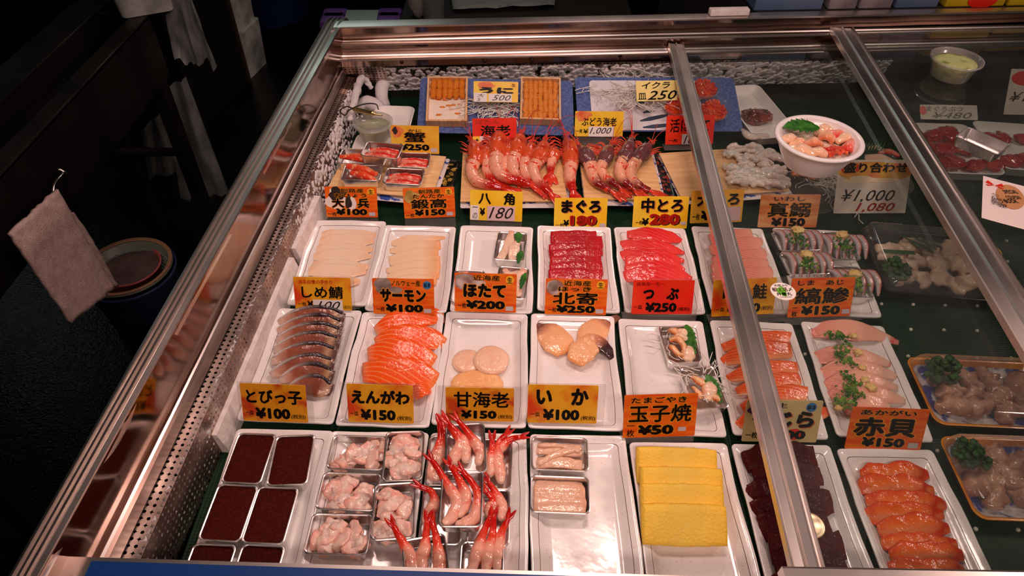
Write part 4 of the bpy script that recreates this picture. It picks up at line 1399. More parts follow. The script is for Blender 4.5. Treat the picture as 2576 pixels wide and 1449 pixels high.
for i in range(8):
    y = 1193 + 34.5 * i
    a = (2160 + (y - 1190) * 0.31 + (4, -3, 6, -5, 8, 0, 12, -4)[i], y + 4)
    b = (2326 + (y - 1190) * (0.36 if i % 3 else 0.42) + (0, 4, 22, 6, 20, 8, 10, 6)[i], y - 2 + (3 * (i % 3)))
    cut('ark_shell_piece', ORD[i] + ' orange ark shell piece from the back of the front right tray', a, b, 0.0195, 0.0030, ARK, ws=(0.55, 0.95, 0.85, 1, 0.8, 0.35), ts=(1.0, 1.1, 0.7, 0.8, 1.1, 0.8), tilt=15, group=g, seed=90 + i, n=2.6, arch=0.003, amp=0.0034, freq=62, N=30, K=20, jit=1.2)
g = 'dark whale slices'
for i, (a, b) in enumerate([((1880, 1160), (2040, 1150)), ((1888, 1202), (2062, 1195)), ((1878, 1245), (2072, 1240)), ((1900, 1290), (2092, 1272)), ((1918, 1335), (2092, 1320)), ((1930, 1385), (2112, 1368)), ((1940, 1430), (2120, 1415)), ((1950, 1468), (2128, 1455))]):
    cut('whale_slice', ORD[i] + ' blackish red whale slice from the back, beneath the steel bar', a, b, 0.0215, 0.0045, WHALE, ws=(0.8, 1, 1, 1, 0.8), tilt=15, group=g, seed=100 + i, n=2.6, arch=0.003, amp=0.0062, freq=52, N=28, K=20, jit=1.6)
g = 'slices of rolled omelette'
for i, (a, b) in enumerate([((1601, 1170), (1800, 1178)), ((1611, 1222), (1814, 1228)), ((1612, 1266), (1817, 1270)), ((1614, 1318), (1824, 1322))]):
    cut('omelette_slice', ORD[i] + ' yellow omelette slice from the back of the stack', a, b, 0.0285, 0.0105, EGG, ws=(0.94, 1, 1, 1, 0.94), ts=(0.9, 1, 1, 1, 0.9), tilt=33, group=g, seed=110 + i, n=4.5, amp=0.0012, freq=120, N=26, K=28, cap=0.12, cat='omelette slice')

# chopped scallion and grated ginger
SCAL = mat('scallion_green', srgb(52, 112, 36), 0.35, base2=srgb(130, 170, 60), nscale=70, coat=0.4)
GINGER = mat('grated_ginger', srgb(236, 196, 116), 0.4, base2=srgb(246, 214, 150), nscale=90, bump=0.6, bscale=300, sss=0.2)


def scallion(path, n, spread, z, label, seed, zj=0.006):
    rg = random.Random(seed)
    bm = bmesh.new()
    c = catmull([P(a, b, z) for a, b in path], 40)
    for i in range(n):
        p = c[rg.randrange(40)] + Vector((rg.gauss(0, spread), rg.gauss(0, spread * 0.7), rg.uniform(0, zj)))
        r_ = rg.uniform(0.0014, 0.0028)
        h = rg.uniform(0.0012, 0.0035)
        m = Matrix.Translation(p) @ Quaternion(Vector((rg.uniform(-1, 1), rg.uniform(-1, 1), 0.3)).normalized(), rg.uniform(0, 1.4)).to_matrix().to_4x4()
        b2 = lathe([(r_ * 0.6, -h), (r_, -h), (r_, h), (r_ * 0.6, h), (r_ * 0.6, -h)], seg=9)
        bmesh.ops.transform(b2, matrix=m, verts=b2.verts)
        me = bpy.data.meshes.new('t')
        b2.to_mesh(me)
        b2.free()
        bm.from_mesh(me)
        bpy.data.meshes.remove(me)
    return tag(obj('chopped_scallion', bm, SCAL, angle=40), label, 'scallion', kind='stuff')


scallion([(2085, 850), (2110, 845), (2125, 880), (2110, 900), (2140, 905), (2128, 945), (2150, 965), (2130, 985), (2155, 990), (2110, 1015), (2135, 1020)], 230, 0.0068, TF + 0.0215, 'chopped green scallion trailing down the pink striped jack slices', 3)
for i, (x, y, s_) in enumerate([(2148, 845, 1.0), (2158, 886, 1.1), (2170, 925, 0.9), (2176, 955, 1.0), (2192, 975, 1.3), (2110, 1026, 0.9)]):
    c = P(x, y, TF + 0.022)
    tag(obj('grated_ginger', blob((0, 0, 0), 0.007 * s_, 0.006 * s_, 0.004 * s_, 0.5, 2.5, i), GINGER, loc=c), ORD[i] + ' dab of grated ginger from the back of the striked jack tray'.replace('striked', 'striped'), 'ginger', 'dabs of ginger on the striped jack')

# scallops
SCALLOP = uvmat('scallop_flesh', [(0.0, srgb(248, 206, 176)), (0.5, srgb(246, 198, 166)), (1.0, srgb(248, 208, 180))], 'u', rough=0.24, bump=0.6, bscale=110, sss=0.35, coat=0.7)
SCALLOP2 = uvmat('scallop_flesh_orange', [(0.0, srgb(250, 190, 130)), (0.5, srgb(248, 178, 116)), (1.0, srgb(250, 196, 140))], 'u', rough=0.24, bump=0.6, bscale=110, sss=0.35, coat=0.7)
def scallop(c, rx, ry, h, m, label, tilt=0.0, seed=0):
    bm = lathe([(rx * 0.80, 0.0), (rx * 0.97, h * 0.25), (rx, h * 0.55), (rx * 0.95, h * 0.85), (rx * 0.8, h), (rx * 0.5, h * 1.05), (rx * 0.2, h * 1.03), (rx * 0.04, h * 1.02)], seg=40, sy=ry / rx, close_bottom=True, close_top=True,
               wob=lambda a, z: 0.05 * noise.noise(Vector((math.cos(a) * 1.5, math.sin(a) * 1.5, seed))))
    uvl = bm.loops.layers.uv.verify()
    for f in bm.faces:
        for lp in f.loops:
            lp[uvl].uv = (lp.vert.co.x / rx * 0.5 + 0.5, lp.vert.co.y / rx * 0.5 + 0.5)
    tag(obj('scallop', bm, m, loc=c, rot=(tilt, 0, 0)), label, 'scallop', 'raw scallops')
scallop(P(1176, 914, TF), 0.0265, 0.026, 0.010, SCALLOP, 'pale scallop lying left, overlapped by its right neighbour', seed=1)
scallop(P(1236, 912, TF + 0.005), 0.0315, 0.032, 0.011, SCALLOP, 'largest pale scallop lying right, glistening', seed=2)
scallop(P(1200, 972, TF), 0.0455, 0.030, 0.011, SCALLOP2, 'more orange scallop half hidden by the gold shrimp sign', seed=3)

# surf clams: a fan-shaped body with a brown foot
def clamcol(name, tip):
    return uvmat(name, [(0.0, tip), (0.30, tip), (0.42, srgb(196, 128, 98)), (0.55, srgb(240, 178, 130)), (0.85, srgb(246, 188, 140)), (1.0, srgb(240, 166, 104))], 'u', rough=0.24, bump=0.5, bscale=90, coat=0.8, noise_amt=0.05)
CL1, CL2, CL3 = clamcol('clam_brown', srgb(126, 80, 66)), clamcol('clam_mid', srgb(136, 86, 68)), clamcol('clam_dark', srgb(64, 42, 44))
def clam(pts, ws, m, label, h, up=Z, seed=0, roll=0.0):
    c = P(*pts[len(pts) // 2], TF)
    zz = [TF + h * k for k in (0.75, 0.95, 1.0, 1.0, 0.8)]
    w = [P(a, b, z) - c for (a, b), z in zip(pts, zz)]
    bm = loft(w, ws, [0.0025, 0.005, 0.0075, 0.0075, 0.004], up=up, K=20, n=2.4, N=30, amp=0.0022, freq=75, seed=seed, roll=roll)
    tag(obj('surf_clam', bm, m, loc=c), label, 'clam', 'brown tipped surf clams')
clam([(1342, 803), (1356, 822), (1376, 836), (1404, 862), (1424, 886)], [0.004, 0.010, 0.027, 0.031, 0.020], CL1, 'surf clam on the left with its pointed foot at the tray corner', 0.008, seed=1)
clam([(1556, 796), (1535, 808), (1510, 820), (1490, 840), (1474, 868)], [0.006, 0.011, 0.024, 0.027, 0.020], CL2, 'surf clam at back right pointing off the tray corner', 0.009, seed=2)
clam([(1540, 902), (1524, 878), (1494, 862), (1464, 886), (1446, 912)], [0.005, 0.012, 0.021, 0.025, 0.015], CL3, 'surf clam in front with a blackish foot curling right', 0.017, seed=3)

# ================================================================== tins on the trays and what they hold
TZ = TF + 0.0005
t_tob = [tin(q, l, z=TZ) for q, l in [
    ([(601, 1090), (696, 1092), (655, 1221), (554, 1214)], 'tin of dark flying fish roe, back left of six'),
    ([(698, 1100), (794, 1091), (772, 1221), (666, 1222)], 'tin of dark flying fish roe, back right of six, slightly askew'),
    ([(550, 1218), (651, 1222), (602, 1366), (498, 1358)], 'tin of dark flying fish roe, middle left of six'),
    ([(652, 1226), (754, 1228), (711, 1370), (604, 1366)], 'tin of dark flying fish roe, middle right of six'),
    ([(491, 1373), (596, 1372), (540, 1532), (428, 1526)], 'tin of dark flying fish roe, front left of six by the blue strip'),
    ([(610, 1372), (720, 1378), (672, 1532), (556, 1528)], 'tin of dark flying fish roe, front right of six by the blue strip')]]
ROE = mat('dark_roe', srgb(66, 10, 3), 0.5, base2=srgb(104, 26, 4), nscale=260, lo=0.5, hi=0.8, bump=0.5, bscale=620, spec=0.12)
nt = ROE.node_tree
roe_me = mesh_of(rr_stack([(0.0258, 0.0392, 0.006, 0.0032), (0.0272, 0.0406, 0.006, 0.0150), (0.0276, 0.0411, 0.006, 0.0182), (0.026, 0.039, 0.006, 0.0196), (0.015, 0.026, 0.006, 0.0199)], None, True, True), True, 60)
roe_me.materials.append(ROE)
names = ['back left', 'back right', 'middle left', 'middle right', 'front left', 'front right']
for o, nm in zip(t_tob, names):
    r_ = obj('fish_roe', roe_me, None, loc=o.location + Z * 0.0004, rot=o.rotation_euler)
    tag(r_, 'dark red brown flying fish roe filling the %s tin of six' % nm, 'fish roe', kind='stuff')

t_eng = [tin(q, l, z=TZ, zrim=zr) for q, l, zr in [
    ([(845, 1094), (977, 1095), (958, 1186), (823, 1182)], 'tin lying crosswise at the back left of the pale fin meat tray', TZ + TINH),
    ([(980, 1091), (1073, 1080), (1053, 1206), (955, 1215)], 'upright tin at the back right of the pale fin meat tray', TZ + TINH + 0.006),
    ([(821, 1187), (956, 1191), (935, 1288), (797, 1283)], 'crosswise tin in the middle left of the pale fin meat tray', TZ + TINH),
    ([(953, 1221), (1049, 1207), (1028, 1353), (933, 1366)], 'upright tin at the front right of the pale fin meat tray', TZ + TINH + 0.006),
    ([(792, 1290), (935, 1293), (921, 1401), (763, 1395)], 'crosswise tin at the front left of the pale fin meat tray', TZ + TINH)]]
FIN = uvmat('fin_meat', [(0.0, srgb(248, 178, 160)), (0.5, srgb(252, 218, 202)), (1.0, srgb(250, 194, 176))], 'v', rough=0.28, blotch=(srgb(246, 140, 122), 34, 0.60, 0.78), sss=0.4, bump=0.4, bscale=140, coat=0.7)


def heap(o, n, L_, W_, hmax, m, name, label, seed, thick=0.0032, hw=0.0105, cat='fish', amp=0.005):
    rg = random.Random(seed)
    bm = bmesh.new()
    for i in range(n):
        ang = rg.uniform(-0.9, 0.9)
        cx, cy = rg.uniform(-0.5, 0.5) * W_, rg.uniform(-0.5, 0.5) * L_
        k = 1 - max(abs(cx) / W_, abs(cy) / L_)
        zz = 0.006 + hmax * k * rg.uniform(0.6, 1.0)
        ln_ = rg.uniform(0.6, 1.0) * 0.022
        dx, dy = math.cos(ang) * ln_, math.sin(ang) * ln_
        dx, dy = (dx, dy) if rg.random() < 0.5 else (dy, dx)
        pts = [Vector((cx - dx, cy - dy, zz - 0.004)), Vector((cx - dx * 0.4, cy - dy * 0.4 + 0.003, zz + 0.003)), Vector((cx + dx * 0.3, cy + dy * 0.3 - 0.003, zz + 0.001)), Vector((cx + dx, cy + dy, zz - 0.005))]
        for p in pts:
            p.x = max(-0.0215, min(0.0215, p.x))
            p.y = max(-0.035, min(0.035, p.y))
            p.z = max(0.007, p.z)
        loft(pts, [hw * 0.6, hw * rg.uniform(0.9, 1.3), hw * rg.uniform(0.9, 1.3), hw * 0.6], [thick * 0.8, thick, thick, thick * 0.7], K=16, N=18, n=2.4, bm=bm, amp=amp, freq=120, seed=seed * 17 + i, roll=rg.uniform(-0.6, 0.6))
    h = obj(name, bm, m, loc=o.location, rot=o.rotation_euler)
    return tag(h, label, cat, kind='stuff')


for i, (o, nm) in enumerate(zip(t_eng, ['crosswise back left', 'upright back right', 'crosswise middle left', 'upright front right', 'crosswise front left'])):
    heap(o, 13, 0.062, 0.034, 0.017, FIN, 'flounder_fin_meat', 'pale pink flounder fin meat heaped in the %s tin' % nm, 40 + i)

# squid in two bright tins
t_ika = [tin(q, l, z=TZ) for q, l in [([(1335, 1092), (1481, 1098), (1483, 1192), (1334, 1188)], 'shiny tin of squid strips at the back of the wet tray'), ([(1334, 1193), (1484, 1197), (1485, 1296), (1330, 1294)], 'shiny tin of folded squid in front of the strip tin')]]
SQUID = uvmat('squid_flesh', [(0.0, srgb(236, 186, 156)), (0.5, srgb(240, 196, 166)), (1.0, srgb(236, 182, 150))], 'v', rough=0.2, sss=0.4, bump=0.35, bscale=120, coat=0.9)
o = t_ika[0]
for i, (pts, hw) in enumerate([([(-0.014, -0.034, 0.014), (-0.012, 0.0, 0.017), (-0.013, 0.034, 0.014)], 0.010), ([(0.012, -0.034, 0.014), (0.010, 0.0, 0.016), (0.013, 0.034, 0.014)], 0.011), ([(-0.016, 0.033, 0.017), (0.0, 0.004, 0.020), (0.016, -0.033, 0.017)], 0.006),
                               ([(0.015, 0.033, 0.019), (0.016, 0.0, 0.019), (0.008, -0.030, 0.018)], 0.004)]):
    base = Vector(pts[1])
    bm = loft([Vector(p) - base for p in pts], [hw * 0.9, hw, hw * 0.9], [0.003, 0.0034, 0.003], K=14, N=16, n=3, amp=0.0016, freq=90, seed=i)
    so = obj('squid_strip', bm, SQUID, loc=in_tin(o, *base), rot=o.rotation_euler)
    tag(so, ['squid strip lying along the far wall of the back tin', 'broad squid strip along the near wall of the back tin', 'thin squid strip laid diagonally across the back tin', 'narrow squid strip at the edge of the back tin'][i], 'squid', 'squid strips in the back tin')
o = t_ika[1]
bm = loft([Vector((-0.0245, 0, 0.016)), Vector((-0.012, 0, 0.021)), Vector((0.0, 0, 0.0185)), Vector((0.012, 0, 0.0195)), Vector((0.025, 0, 0.012))], [0.037, 0.0385, 0.038, 0.038, 0.035], [0.003, 0.004, 0.004, 0.0045, 0.003], K=20, N=24, n=5, amp=0.0018, freq=60, seed=7)
tag(obj('squid_fillet', bm, SQUID, loc=o.location, rot=o.rotation_euler), 'wide wet squid fillet folded over the front tin', 'squid')

# whelk in two tins
t_tsu = [tin(q, l, z=TZ, zrim=zr) for q, l, zr in [([(1647, 821), (1754, 815), (1767, 909), (1675, 924)], 'tin of whelk and leaf at the back of its tray', TZ + TINH), ([(1709, 931), (1807, 912), (1831, 1022), (1735, 1040)], 'tilted tin of whelk overhanging the right rim of its tray', TZ + TINH + 0.012)]]
WHELK = uvmat('whelk_flesh', [(0.0, srgb(226, 130, 60)), (0.5, srgb(240, 196, 150)), (1.0, srgb(206, 112, 52))], 'v', rough=0.26, blotch=(srgb(176, 84, 36), 55, 0.58, 0.72), sss=0.2, bump=0.5, bscale=150, coat=0.8)
WHELKW = uvmat('whelk_foot', [(0.0, srgb(240, 200, 164)), (0.6, srgb(244, 212, 184)), (1.0, srgb(226, 160, 104))], 'v', rough=0.22, sss=0.3, bump=0.3, bscale=120, coat=0.9)
LEAF = mat('shiso_leaf', srgb(34, 92, 26), 0.4, base2=srgb(58, 124, 36), nscale=60, bump=0.4, bscale=120)


def whelk(o, spec, grp):
    for i, (pts, ws, m, lab) in enumerate(spec):
        base = Vector(pts[len(pts) // 2])
        bm = loft([Vector(p) - base for p in pts], ws, [w * 0.55 for w in ws], K=14, N=18, n=2.2, amp=0.0022, freq=110, seed=i * 3 + len(grp))
        tag(obj('whelk_piece', bm, m, loc=in_tin(o, *base), rot=o.rotation_euler), lab, 'whelk', grp)


whelk(t_tsu[0], [([(-0.012, 0.036, 0.020), (-0.004, 0.028, 0.026), (0.002, 0.022, 0.021)], [0.005, 0.008, 0.005], WHELK, 'rough orange whelk piece at the top of the back whelk tin'), ([(0.004, 0.034, 0.018), (0.012, 0.026, 0.023), (0.016, 0.014, 0.018)], [0.006, 0.009, 0.006], WHELKW, 'pale whelk piece by the leaf in the back whelk tin'),
                 ([(-0.006, 0.014, 0.018), (0.004, 0.016, 0.024), (0.014, 0.008, 0.020)], [0.006, 0.010, 0.006], WHELKW, 'rounded pale whelk piece in the middle of the back whelk tin'), ([(-0.016, 0.010, 0.022), (-0.004, 0.008, 0.028), (0.004, -0.004, 0.026), (0.004, -0.018, 0.018)], [0.005, 0.006, 0.006, 0.004], WHELK, 'bent orange whelk strip curling over the back whelk tin'),
                 ([(-0.016, 0.002, 0.018), (-0.014, -0.010, 0.022), (-0.008, -0.020, 0.020), (0.004, -0.022, 0.018)], [0.005, 0.006, 0.006, 0.004], WHELK, 'orange whelk strip at the left of the back whelk tin'), ([(0.010, -0.002, 0.014), (0.012, -0.016, 0.019), (0.006, -0.030, 0.014)], [0.008, 0.014, 0.010], WHELKW, 'large pale whelk foot at the front of the back whelk tin')], 'whelk pieces in the back tin')
whelk(t_tsu[1], [([(-0.012, 0.026, 0.018), (-0.010, 0.016, 0.026), (0.000, 0.006, 0.024), (0.012, 0.008, 0.018)], [0.005, 0.007, 0.008, 0.004], WHELK, 'orange whelk piece at the back of the tilted tin'), ([(-0.016, 0.004, 0.020), (-0.013, -0.010, 0.024), (-0.010, -0.020, 0.020)], [0.004, 0.006, 0.005], WHELK, 'rough whelk edge along the left of the tilted tin'),
                 ([(0.008, 0.016, 0.016), (0.008, -0.004, 0.022), (0.002, -0.022, 0.018)], [0.008, 0.013, 0.010], WHELKW, 'glossy pale whelk foot in the tilted tin'), ([(0.004, -0.018, 0.018), (0.014, -0.022, 0.022), (0.020, -0.032, 0.018)], [0.005, 0.007, 0.004], WHELK, 'orange whelk tip at the front of the tilted tin')], 'whelk pieces in the tilted tin')


def leaf(name, label, base, direction, length, width, teeth=7, cup=0.004, up=Z, m=None, group=None, cat='leaf', deep=0.30, fold=0.0):
    """serrated leaf blade with a raised midrib"""
    d = direction.normalized()
    s = up.cross(d).normalized()
    u = d.cross(s).normalized()
    bm = bmesh.new()
    n = teeth * 4
    prev = None
    for i in range(n + 1):
        t = i / n
        w = width * math.sin(PI * min(1, t ** 0.8 * 0.96 + 0.02)) ** 0.8
        k = (i % 4) / 4.0
        w *= (1 - deep * (1 - k / 0.75)) if 0 < i < n else 0.3
        row = []
        for q in (-1, -0.5, 0, 0.5, 1):
            z = cup * abs(q) ** 1.5 * math.sin(PI * t) + fold * (t ** 2)
            row.append(bm.verts.new(d * (length * (t + 0.05 * abs(q) * (k > 0.4))) + s * (w * q) + u * z))
        if prev:
            for a in range(4):
                bm.faces.new((prev[a], prev[a + 1], row[a + 1], row[a]))
        prev = row
    thicken(bm, 0.0006)
    return tag(obj(name, bm, m or LEAF, loc=base), label, cat, group)


def tin_dir(o, x, y, z=0):
    return Matrix.LocRotScale(None, o.rotation_euler, None) @ Vector((x, y, z))


leaf('shiso_leaf', 'serrated green leaf along the right wall of the back whelk tin', in_tin(t_tsu[0], 0.020, 0.042, 0.026), tin_dir(t_tsu[0], 0.0, -1, -0.06), 0.066, 0.013, 7, up=tin_dir(t_tsu[0], -0.5, 0, 1))
leaf('shiso_leaf', 'serrated green leaf beneath the pale foot in the tilted whelk tin', in_tin(t_tsu[1], 0.012, 0.024, 0.024), tin_dir(t_tsu[1], 0.12, -1, -0.05), 0.058, 0.012, 6, up=tin_dir(t_tsu[1], -0.4, 0, 1))
RADISH = mat('radish_shred', srgb(240, 230, 220), 0.25, sss=0.4, coat=0.7)


def shreds(name, label, center, n, sx, sy, sz, seed, L_=0.05, r=0.0008, m=None, cat='radish', squash=0.35):
    rg = random.Random(seed)
    bm = bmesh.new()
    for i in range(n):
        c = Vector((rg.gauss(0, sx), rg.gauss(0, sy), abs(rg.gauss(0, sz))))
        a = rg.uniform(0, 2 * PI)
        pts = []
        p = c
        for k in range(5):
            a += rg.uniform(-0.9, 0.9)
            p = p + Vector((math.cos(a), math.sin(a), rg.uniform(-squash, squash))) * (L_ / 4)
            pts.append(Vector((p.x, p.y, max(0.001, p.z))))
        tube(pts, r, bm, K=5, N=11)
    return tag(obj(name, bm, m or RADISH, loc=center), label, cat, kind='stuff')


shreds('radish_shreds', 'white radish shreds lying across the back corner of the tilted whelk tin', in_tin(t_tsu[1], 0.006, 0.022, 0.020), 26, 0.008, 0.006, 0.003, 6, 0.045)
shreds('radish_shreds', 'few white radish shreds at the left of the back whelk tin', in_tin(t_tsu[0], -0.018, 0.016, 0.012), 14, 0.004, 0.010, 0.003, 8, 0.03)

# white fish with leaf in tins of the third rear tray
t_hak = [tin([(1253, 582), (1335, 582), (1312, 662), (1237, 658)], 'tin of translucent fish and leaf at the back of the empty looking tray', z=TZ),
         tin([(1250, 675), (1333, 672), (1331, 752), (1236, 748)], 'tin of translucent fish right of the scallop sign', z=TZ, rot=-0.1),
         tin([(1136, 687), (1222, 687), (1218, 752), (1130, 752)], 'tin of fish hidden behind the scallop sign', z=TZ, rot=-0.04)]
CLEAR = uvmat('clear_fish', [(0.0, srgb(240, 176, 150)), (0.4, srgb(244, 206, 182)), (1.0, srgb(236, 200, 176))], 'u', rough=0.22, sss=0.45, bump=0.3, bscale=130, blotch=(srgb(236, 130, 100), 50, 0.66, 0.78), coat=0.8)
def fish_in(o, spec, grp, labs):
    for i, (pts, hw) in enumerate(spec):
        base = Vector(pts[1])
        bm = loft([Vector(p) - base for p in pts], [hw * 0.5, hw, hw * 0.7], [0.002, 0.003, 0.002], K=14, N=16, n=2.6, amp=0.0018, freq=80, seed=i + len(grp))
        tag(obj('white_fish_slice', bm, CLEAR, loc=in_tin(o, *base), rot=o.rotation_euler), labs[i], 'fish slice', grp)
fish_in(t_hak[0], [([(-0.002, 0.040, 0.028), (-0.004, 0.008, 0.024), (-0.018, -0.032, 0.014)], 0.011), ([(0.014, 0.016, 0.024), (0.008, -0.008, 0.026), (0.008, -0.036, 0.016)], 0.012)], 'clear fish slices in the back tin', ['clear fish slice sloping to the lower left of the back tin', 'clear fish slice folded under the leaf in the back tin'])
fish_in(t_hak[1], [([(-0.018, 0.034, 0.022), (-0.006, 0.018, 0.026), (0.012, 0.030, 0.022)], 0.010), ([(0.020, 0.034, 0.028), (0.012, 0.0, 0.028), (0.012, -0.034, 0.020)], 0.013)], 'clear fish slices in the side tin', ['pinkish fish slice across the top of the tin beside the scallop sign', 'clear fish slice hanging down the right of that side tin'])
fish_in(t_hak[2], [([(-0.01, 0.034, 0.024), (0.0, 0.005, 0.022), (0.01, -0.03, 0.018)], 0.012)], 'fish hidden by the scallop sign', ['pink fish slice peeping above the scallop sign'])
leaf('shiso_leaf', 'green leaf in the top right corner of the back fish tin', in_tin(t_hak[0], 0.012, 0.040, 0.027), tin_dir(t_hak[0], 0.1, -1, 0), 0.034, 0.010, 5)
leaf('shiso_leaf', 'green leaf between the two tins of clear fish', in_tin(t_hak[0], 0.024, -0.016, 0.026), tin_dir(t_hak[0], -0.1, -1, 0.1), 0.044, 0.008, 5)
leaf('shiso_leaf', 'green leaf right of the scallop sign', in_tin(t_hak[1], 0.024, 0.020, 0.032), tin_dir(t_hak[1], -0.1, -1, 0.0), 0.046, 0.007, 5)

# sweet shrimp: peeled bodies with red tails, three to a tin
zlow, zhigh = TZ + TINH, TZ + TINH * 2 + 0.006
E_ = {'B': tin([(1082, 1096), (1178, 1096), (1172, 1226), (1064, 1221)], 'back left tin under the shrimp stack', z=TZ),
      'C': tin([(1196, 1106), (1290, 1106), (1282, 1230), (1186, 1230)], 'back right tin under the shrimp stack', z=TZ, rot=0.0),
      'E': tin([(1070, 1247), (1168, 1245), (1158, 1350), (1050, 1350)], 'middle left tin of shrimp half under the stacked one', z=TZ, rot=0.0),
      'F': tin([(1190, 1243), (1281, 1243), (1274, 1362), (1172, 1362)], 'middle right tin of shrimp half under the stacked one', z=TZ, rot=0.0),
      'A': tin([(1115, 1084), (1218, 1063), (1229, 1187), (1124, 1181)], 'raised tin of shrimp at the back with its red tails up', z=0, zrim=zhigh, rot=0.09),
      'D': tin([(1108, 1180), (1219, 1177), (1215, 1335), (1101, 1332)], 'raised tin of three shrimps in the centre of the stack', z=0, zrim=zhigh, rot=0.02),
      'G': tin([(1005, 1372), (1115, 1346), (1150, 1490), (1022, 1510)], 'front left tin of shrimp cut by the picture edge', z=0, zrim=zlow + 0.012, rot=0.20),
      'H': tin([(1160, 1368), (1272, 1366), (1262, 1520), (1146, 1520)], 'front right tin of shrimp cut by the picture edge', z=TZ, rot=0.0)}
EBI = uvmat('sweet_shrimp', [(0.0, srgb(196, 16, 8)), (0.20, srgb(210, 26, 12)), (0.36, srgb(236, 80, 54)), (0.5, srgb(252, 176, 152)), (0.75, srgb(252, 184, 160)), (1.0, srgb(254, 206, 184))], 'u', rough=0.2, sss=0.35,
            blotch=(srgb(236, 70, 44), 60, 0.56, 0.70), bump=0.3, bscale=110, coat=0.9)
TAILM = mat('red_tail', srgb(176, 16, 10), 0.25, base2=srgb(214, 40, 20), nscale=60, coat=0.7)


def sweet_shrimp(path, z0, z1, label, r=0.0092, grp='sweet shrimps in tins'):
    n = len(path)
    zs = [z1 + 0.004 - (z1 - z0) * min(1, i / (n * 0.55)) for i in range(n)]
    w = [P(a, b, z) for (a, b), z in zip(path, zs)]
    c = w[n // 2].copy()
    o = thing('sweet_shrimp', label, 'shrimp', c, group=grp)
    loc = [p - c for p in w]

    def lump(p, t, x, y):
        return p
    rs = [r * lerp_list([0.45, 0.5, 0.66, 0.98, 1.04, 0.95, 0.55], i / 36) * (1.0 + (0.09 * ((i % 6) / 5.0) - 0.05 if i > 10 else 0)) for i in range(37)]
    seg = lambda t: 0
    bm = loft(loc, rs, [k * 0.95 for k in rs], K=16, N=44, n=2.0, amp=0.0011, freq=110, seed=len(label))
    # abdominal rings
    obj('body', bm, EBI, parent=o)
    d = (loc[0] - loc[1]).normalized()
    for s in (-1, 1):
        sd = d.cross(Z).normalized() * s
        bm = loft([loc[0] - d * 0.003, loc[0] + d * 0.006 + sd * 0.0025, loc[0] + d * 0.016 + sd * 0.005], [0.002, 0.0036, 0.0010], [0.0014, 0.0013, 0.0006], K=8, N=10, up=Z)
        obj('tail_fin', bm, TAILM, parent=o)
    return o


wt = [("middle tin's leftmost shrimp, tail pointing to the upper left", [(1086, 1158), (1105, 1185), (1128, 1222), (1150, 1262), (1138, 1298), (1118, 1318)], zlow, zhigh),
      ("middle tin's central shrimp under two crossing tails", [(1134, 1172), (1152, 1202), (1170, 1240), (1166, 1275), (1150, 1298)], zlow, zhigh + 0.004),
      ("middle tin's rightmost shrimp curling along the tin bottom", [(1163, 1185), (1190, 1218), (1203, 1255), (1195, 1300), (1168, 1318), (1148, 1320)], zlow, zhigh)]
for lab, path, za, zb in wt:
    sweet_shrimp(path, za + 0.012, zb, lab)
for lab, path in [('left shrimp of the raised back tin, tail over the gold sign', [(1119, 1056), (1142, 1088), (1158, 1115), (1146, 1145), (1140, 1168)]), ('middle shrimp of the raised back tin', [(1130, 1066), (1155, 1094), (1168, 1122), (1172, 1162)]), ('right shrimp of the raised back tin', [(1152, 1058), (1177, 1088), (1196, 1115), (1210, 1138), (1202, 1168)])]:
    sweet_shrimp(path, zlow + 0.012, zhigh, lab)
for lab, path in [('shrimp standing tail up at the far left of the shrimp stack', [(1106, 1064), (1108, 1100), (1101, 1130), (1092, 1160), (1086, 1192), (1104, 1205)]), ('second shrimp of the back left tin', [(1116, 1072), (1112, 1112), (1105, 1150), (1096, 1184)]),
                  ('shrimp with its red tail reaching right over the tray rim', [(1308, 1100), (1285, 1106), (1260, 1126), (1242, 1152), (1238, 1190)]), ('shrimp lying along the back right tin wall', [(1272, 1094), (1256, 1112), (1253, 1153), (1258, 1190), (1260, 1214)]), ('shrimp at the left of the back right tin', [(1238, 1108), (1238, 1135), (1232, 1170), (1233, 1198)]),
                  ('shrimp bending out of the middle left tin', [(1058, 1224), (1085, 1238), (1093, 1266), (1080, 1290), (1071, 1317)]), ('long shrimp in the middle right tin, tail at its top', [(1229, 1214), (1246, 1240), (1262, 1276), (1262, 1308)]), ('short shrimp in the middle right tin', [(1226, 1240), (1240, 1258), (1234, 1282), (1228, 1300)])]:
    sweet_shrimp(path, TZ + 0.012, zlow + 0.004, lab)
for lab, path in [('leftmost front shrimp, dark tail over the pale fin meat', [(990, 1324), (1006, 1352), (1025, 1387), (1037, 1421), (1046, 1460)]), ('front shrimp with an upright fanned tail', [(1075, 1312), (1073, 1340), (1069, 1375), (1060, 1415), (1064, 1460)]), ('right front shrimp of the front left tin', [(1088, 1312), (1097, 1352), (1104, 1393), (1106, 1430), (1100, 1466)])]:
    sweet_shrimp(path, TZ + 0.020, zlow + 0.014, lab)
for lab, path in [('left shrimp of the front right tin', [(1234, 1300), (1214, 1346), (1200, 1393), (1184, 1440)]), ('middle shrimp of the front right tin', [(1242, 1300), (1238, 1350), (1228, 1393), (1222, 1446)]), ('right shrimp of the front right tin, tail to the upper right', [(1278, 1306), (1262, 1340), (1253, 1384), (1252, 1440)])]:
    sweet_shrimp(path, TZ + 0.012, zlow + 0.008, lab)

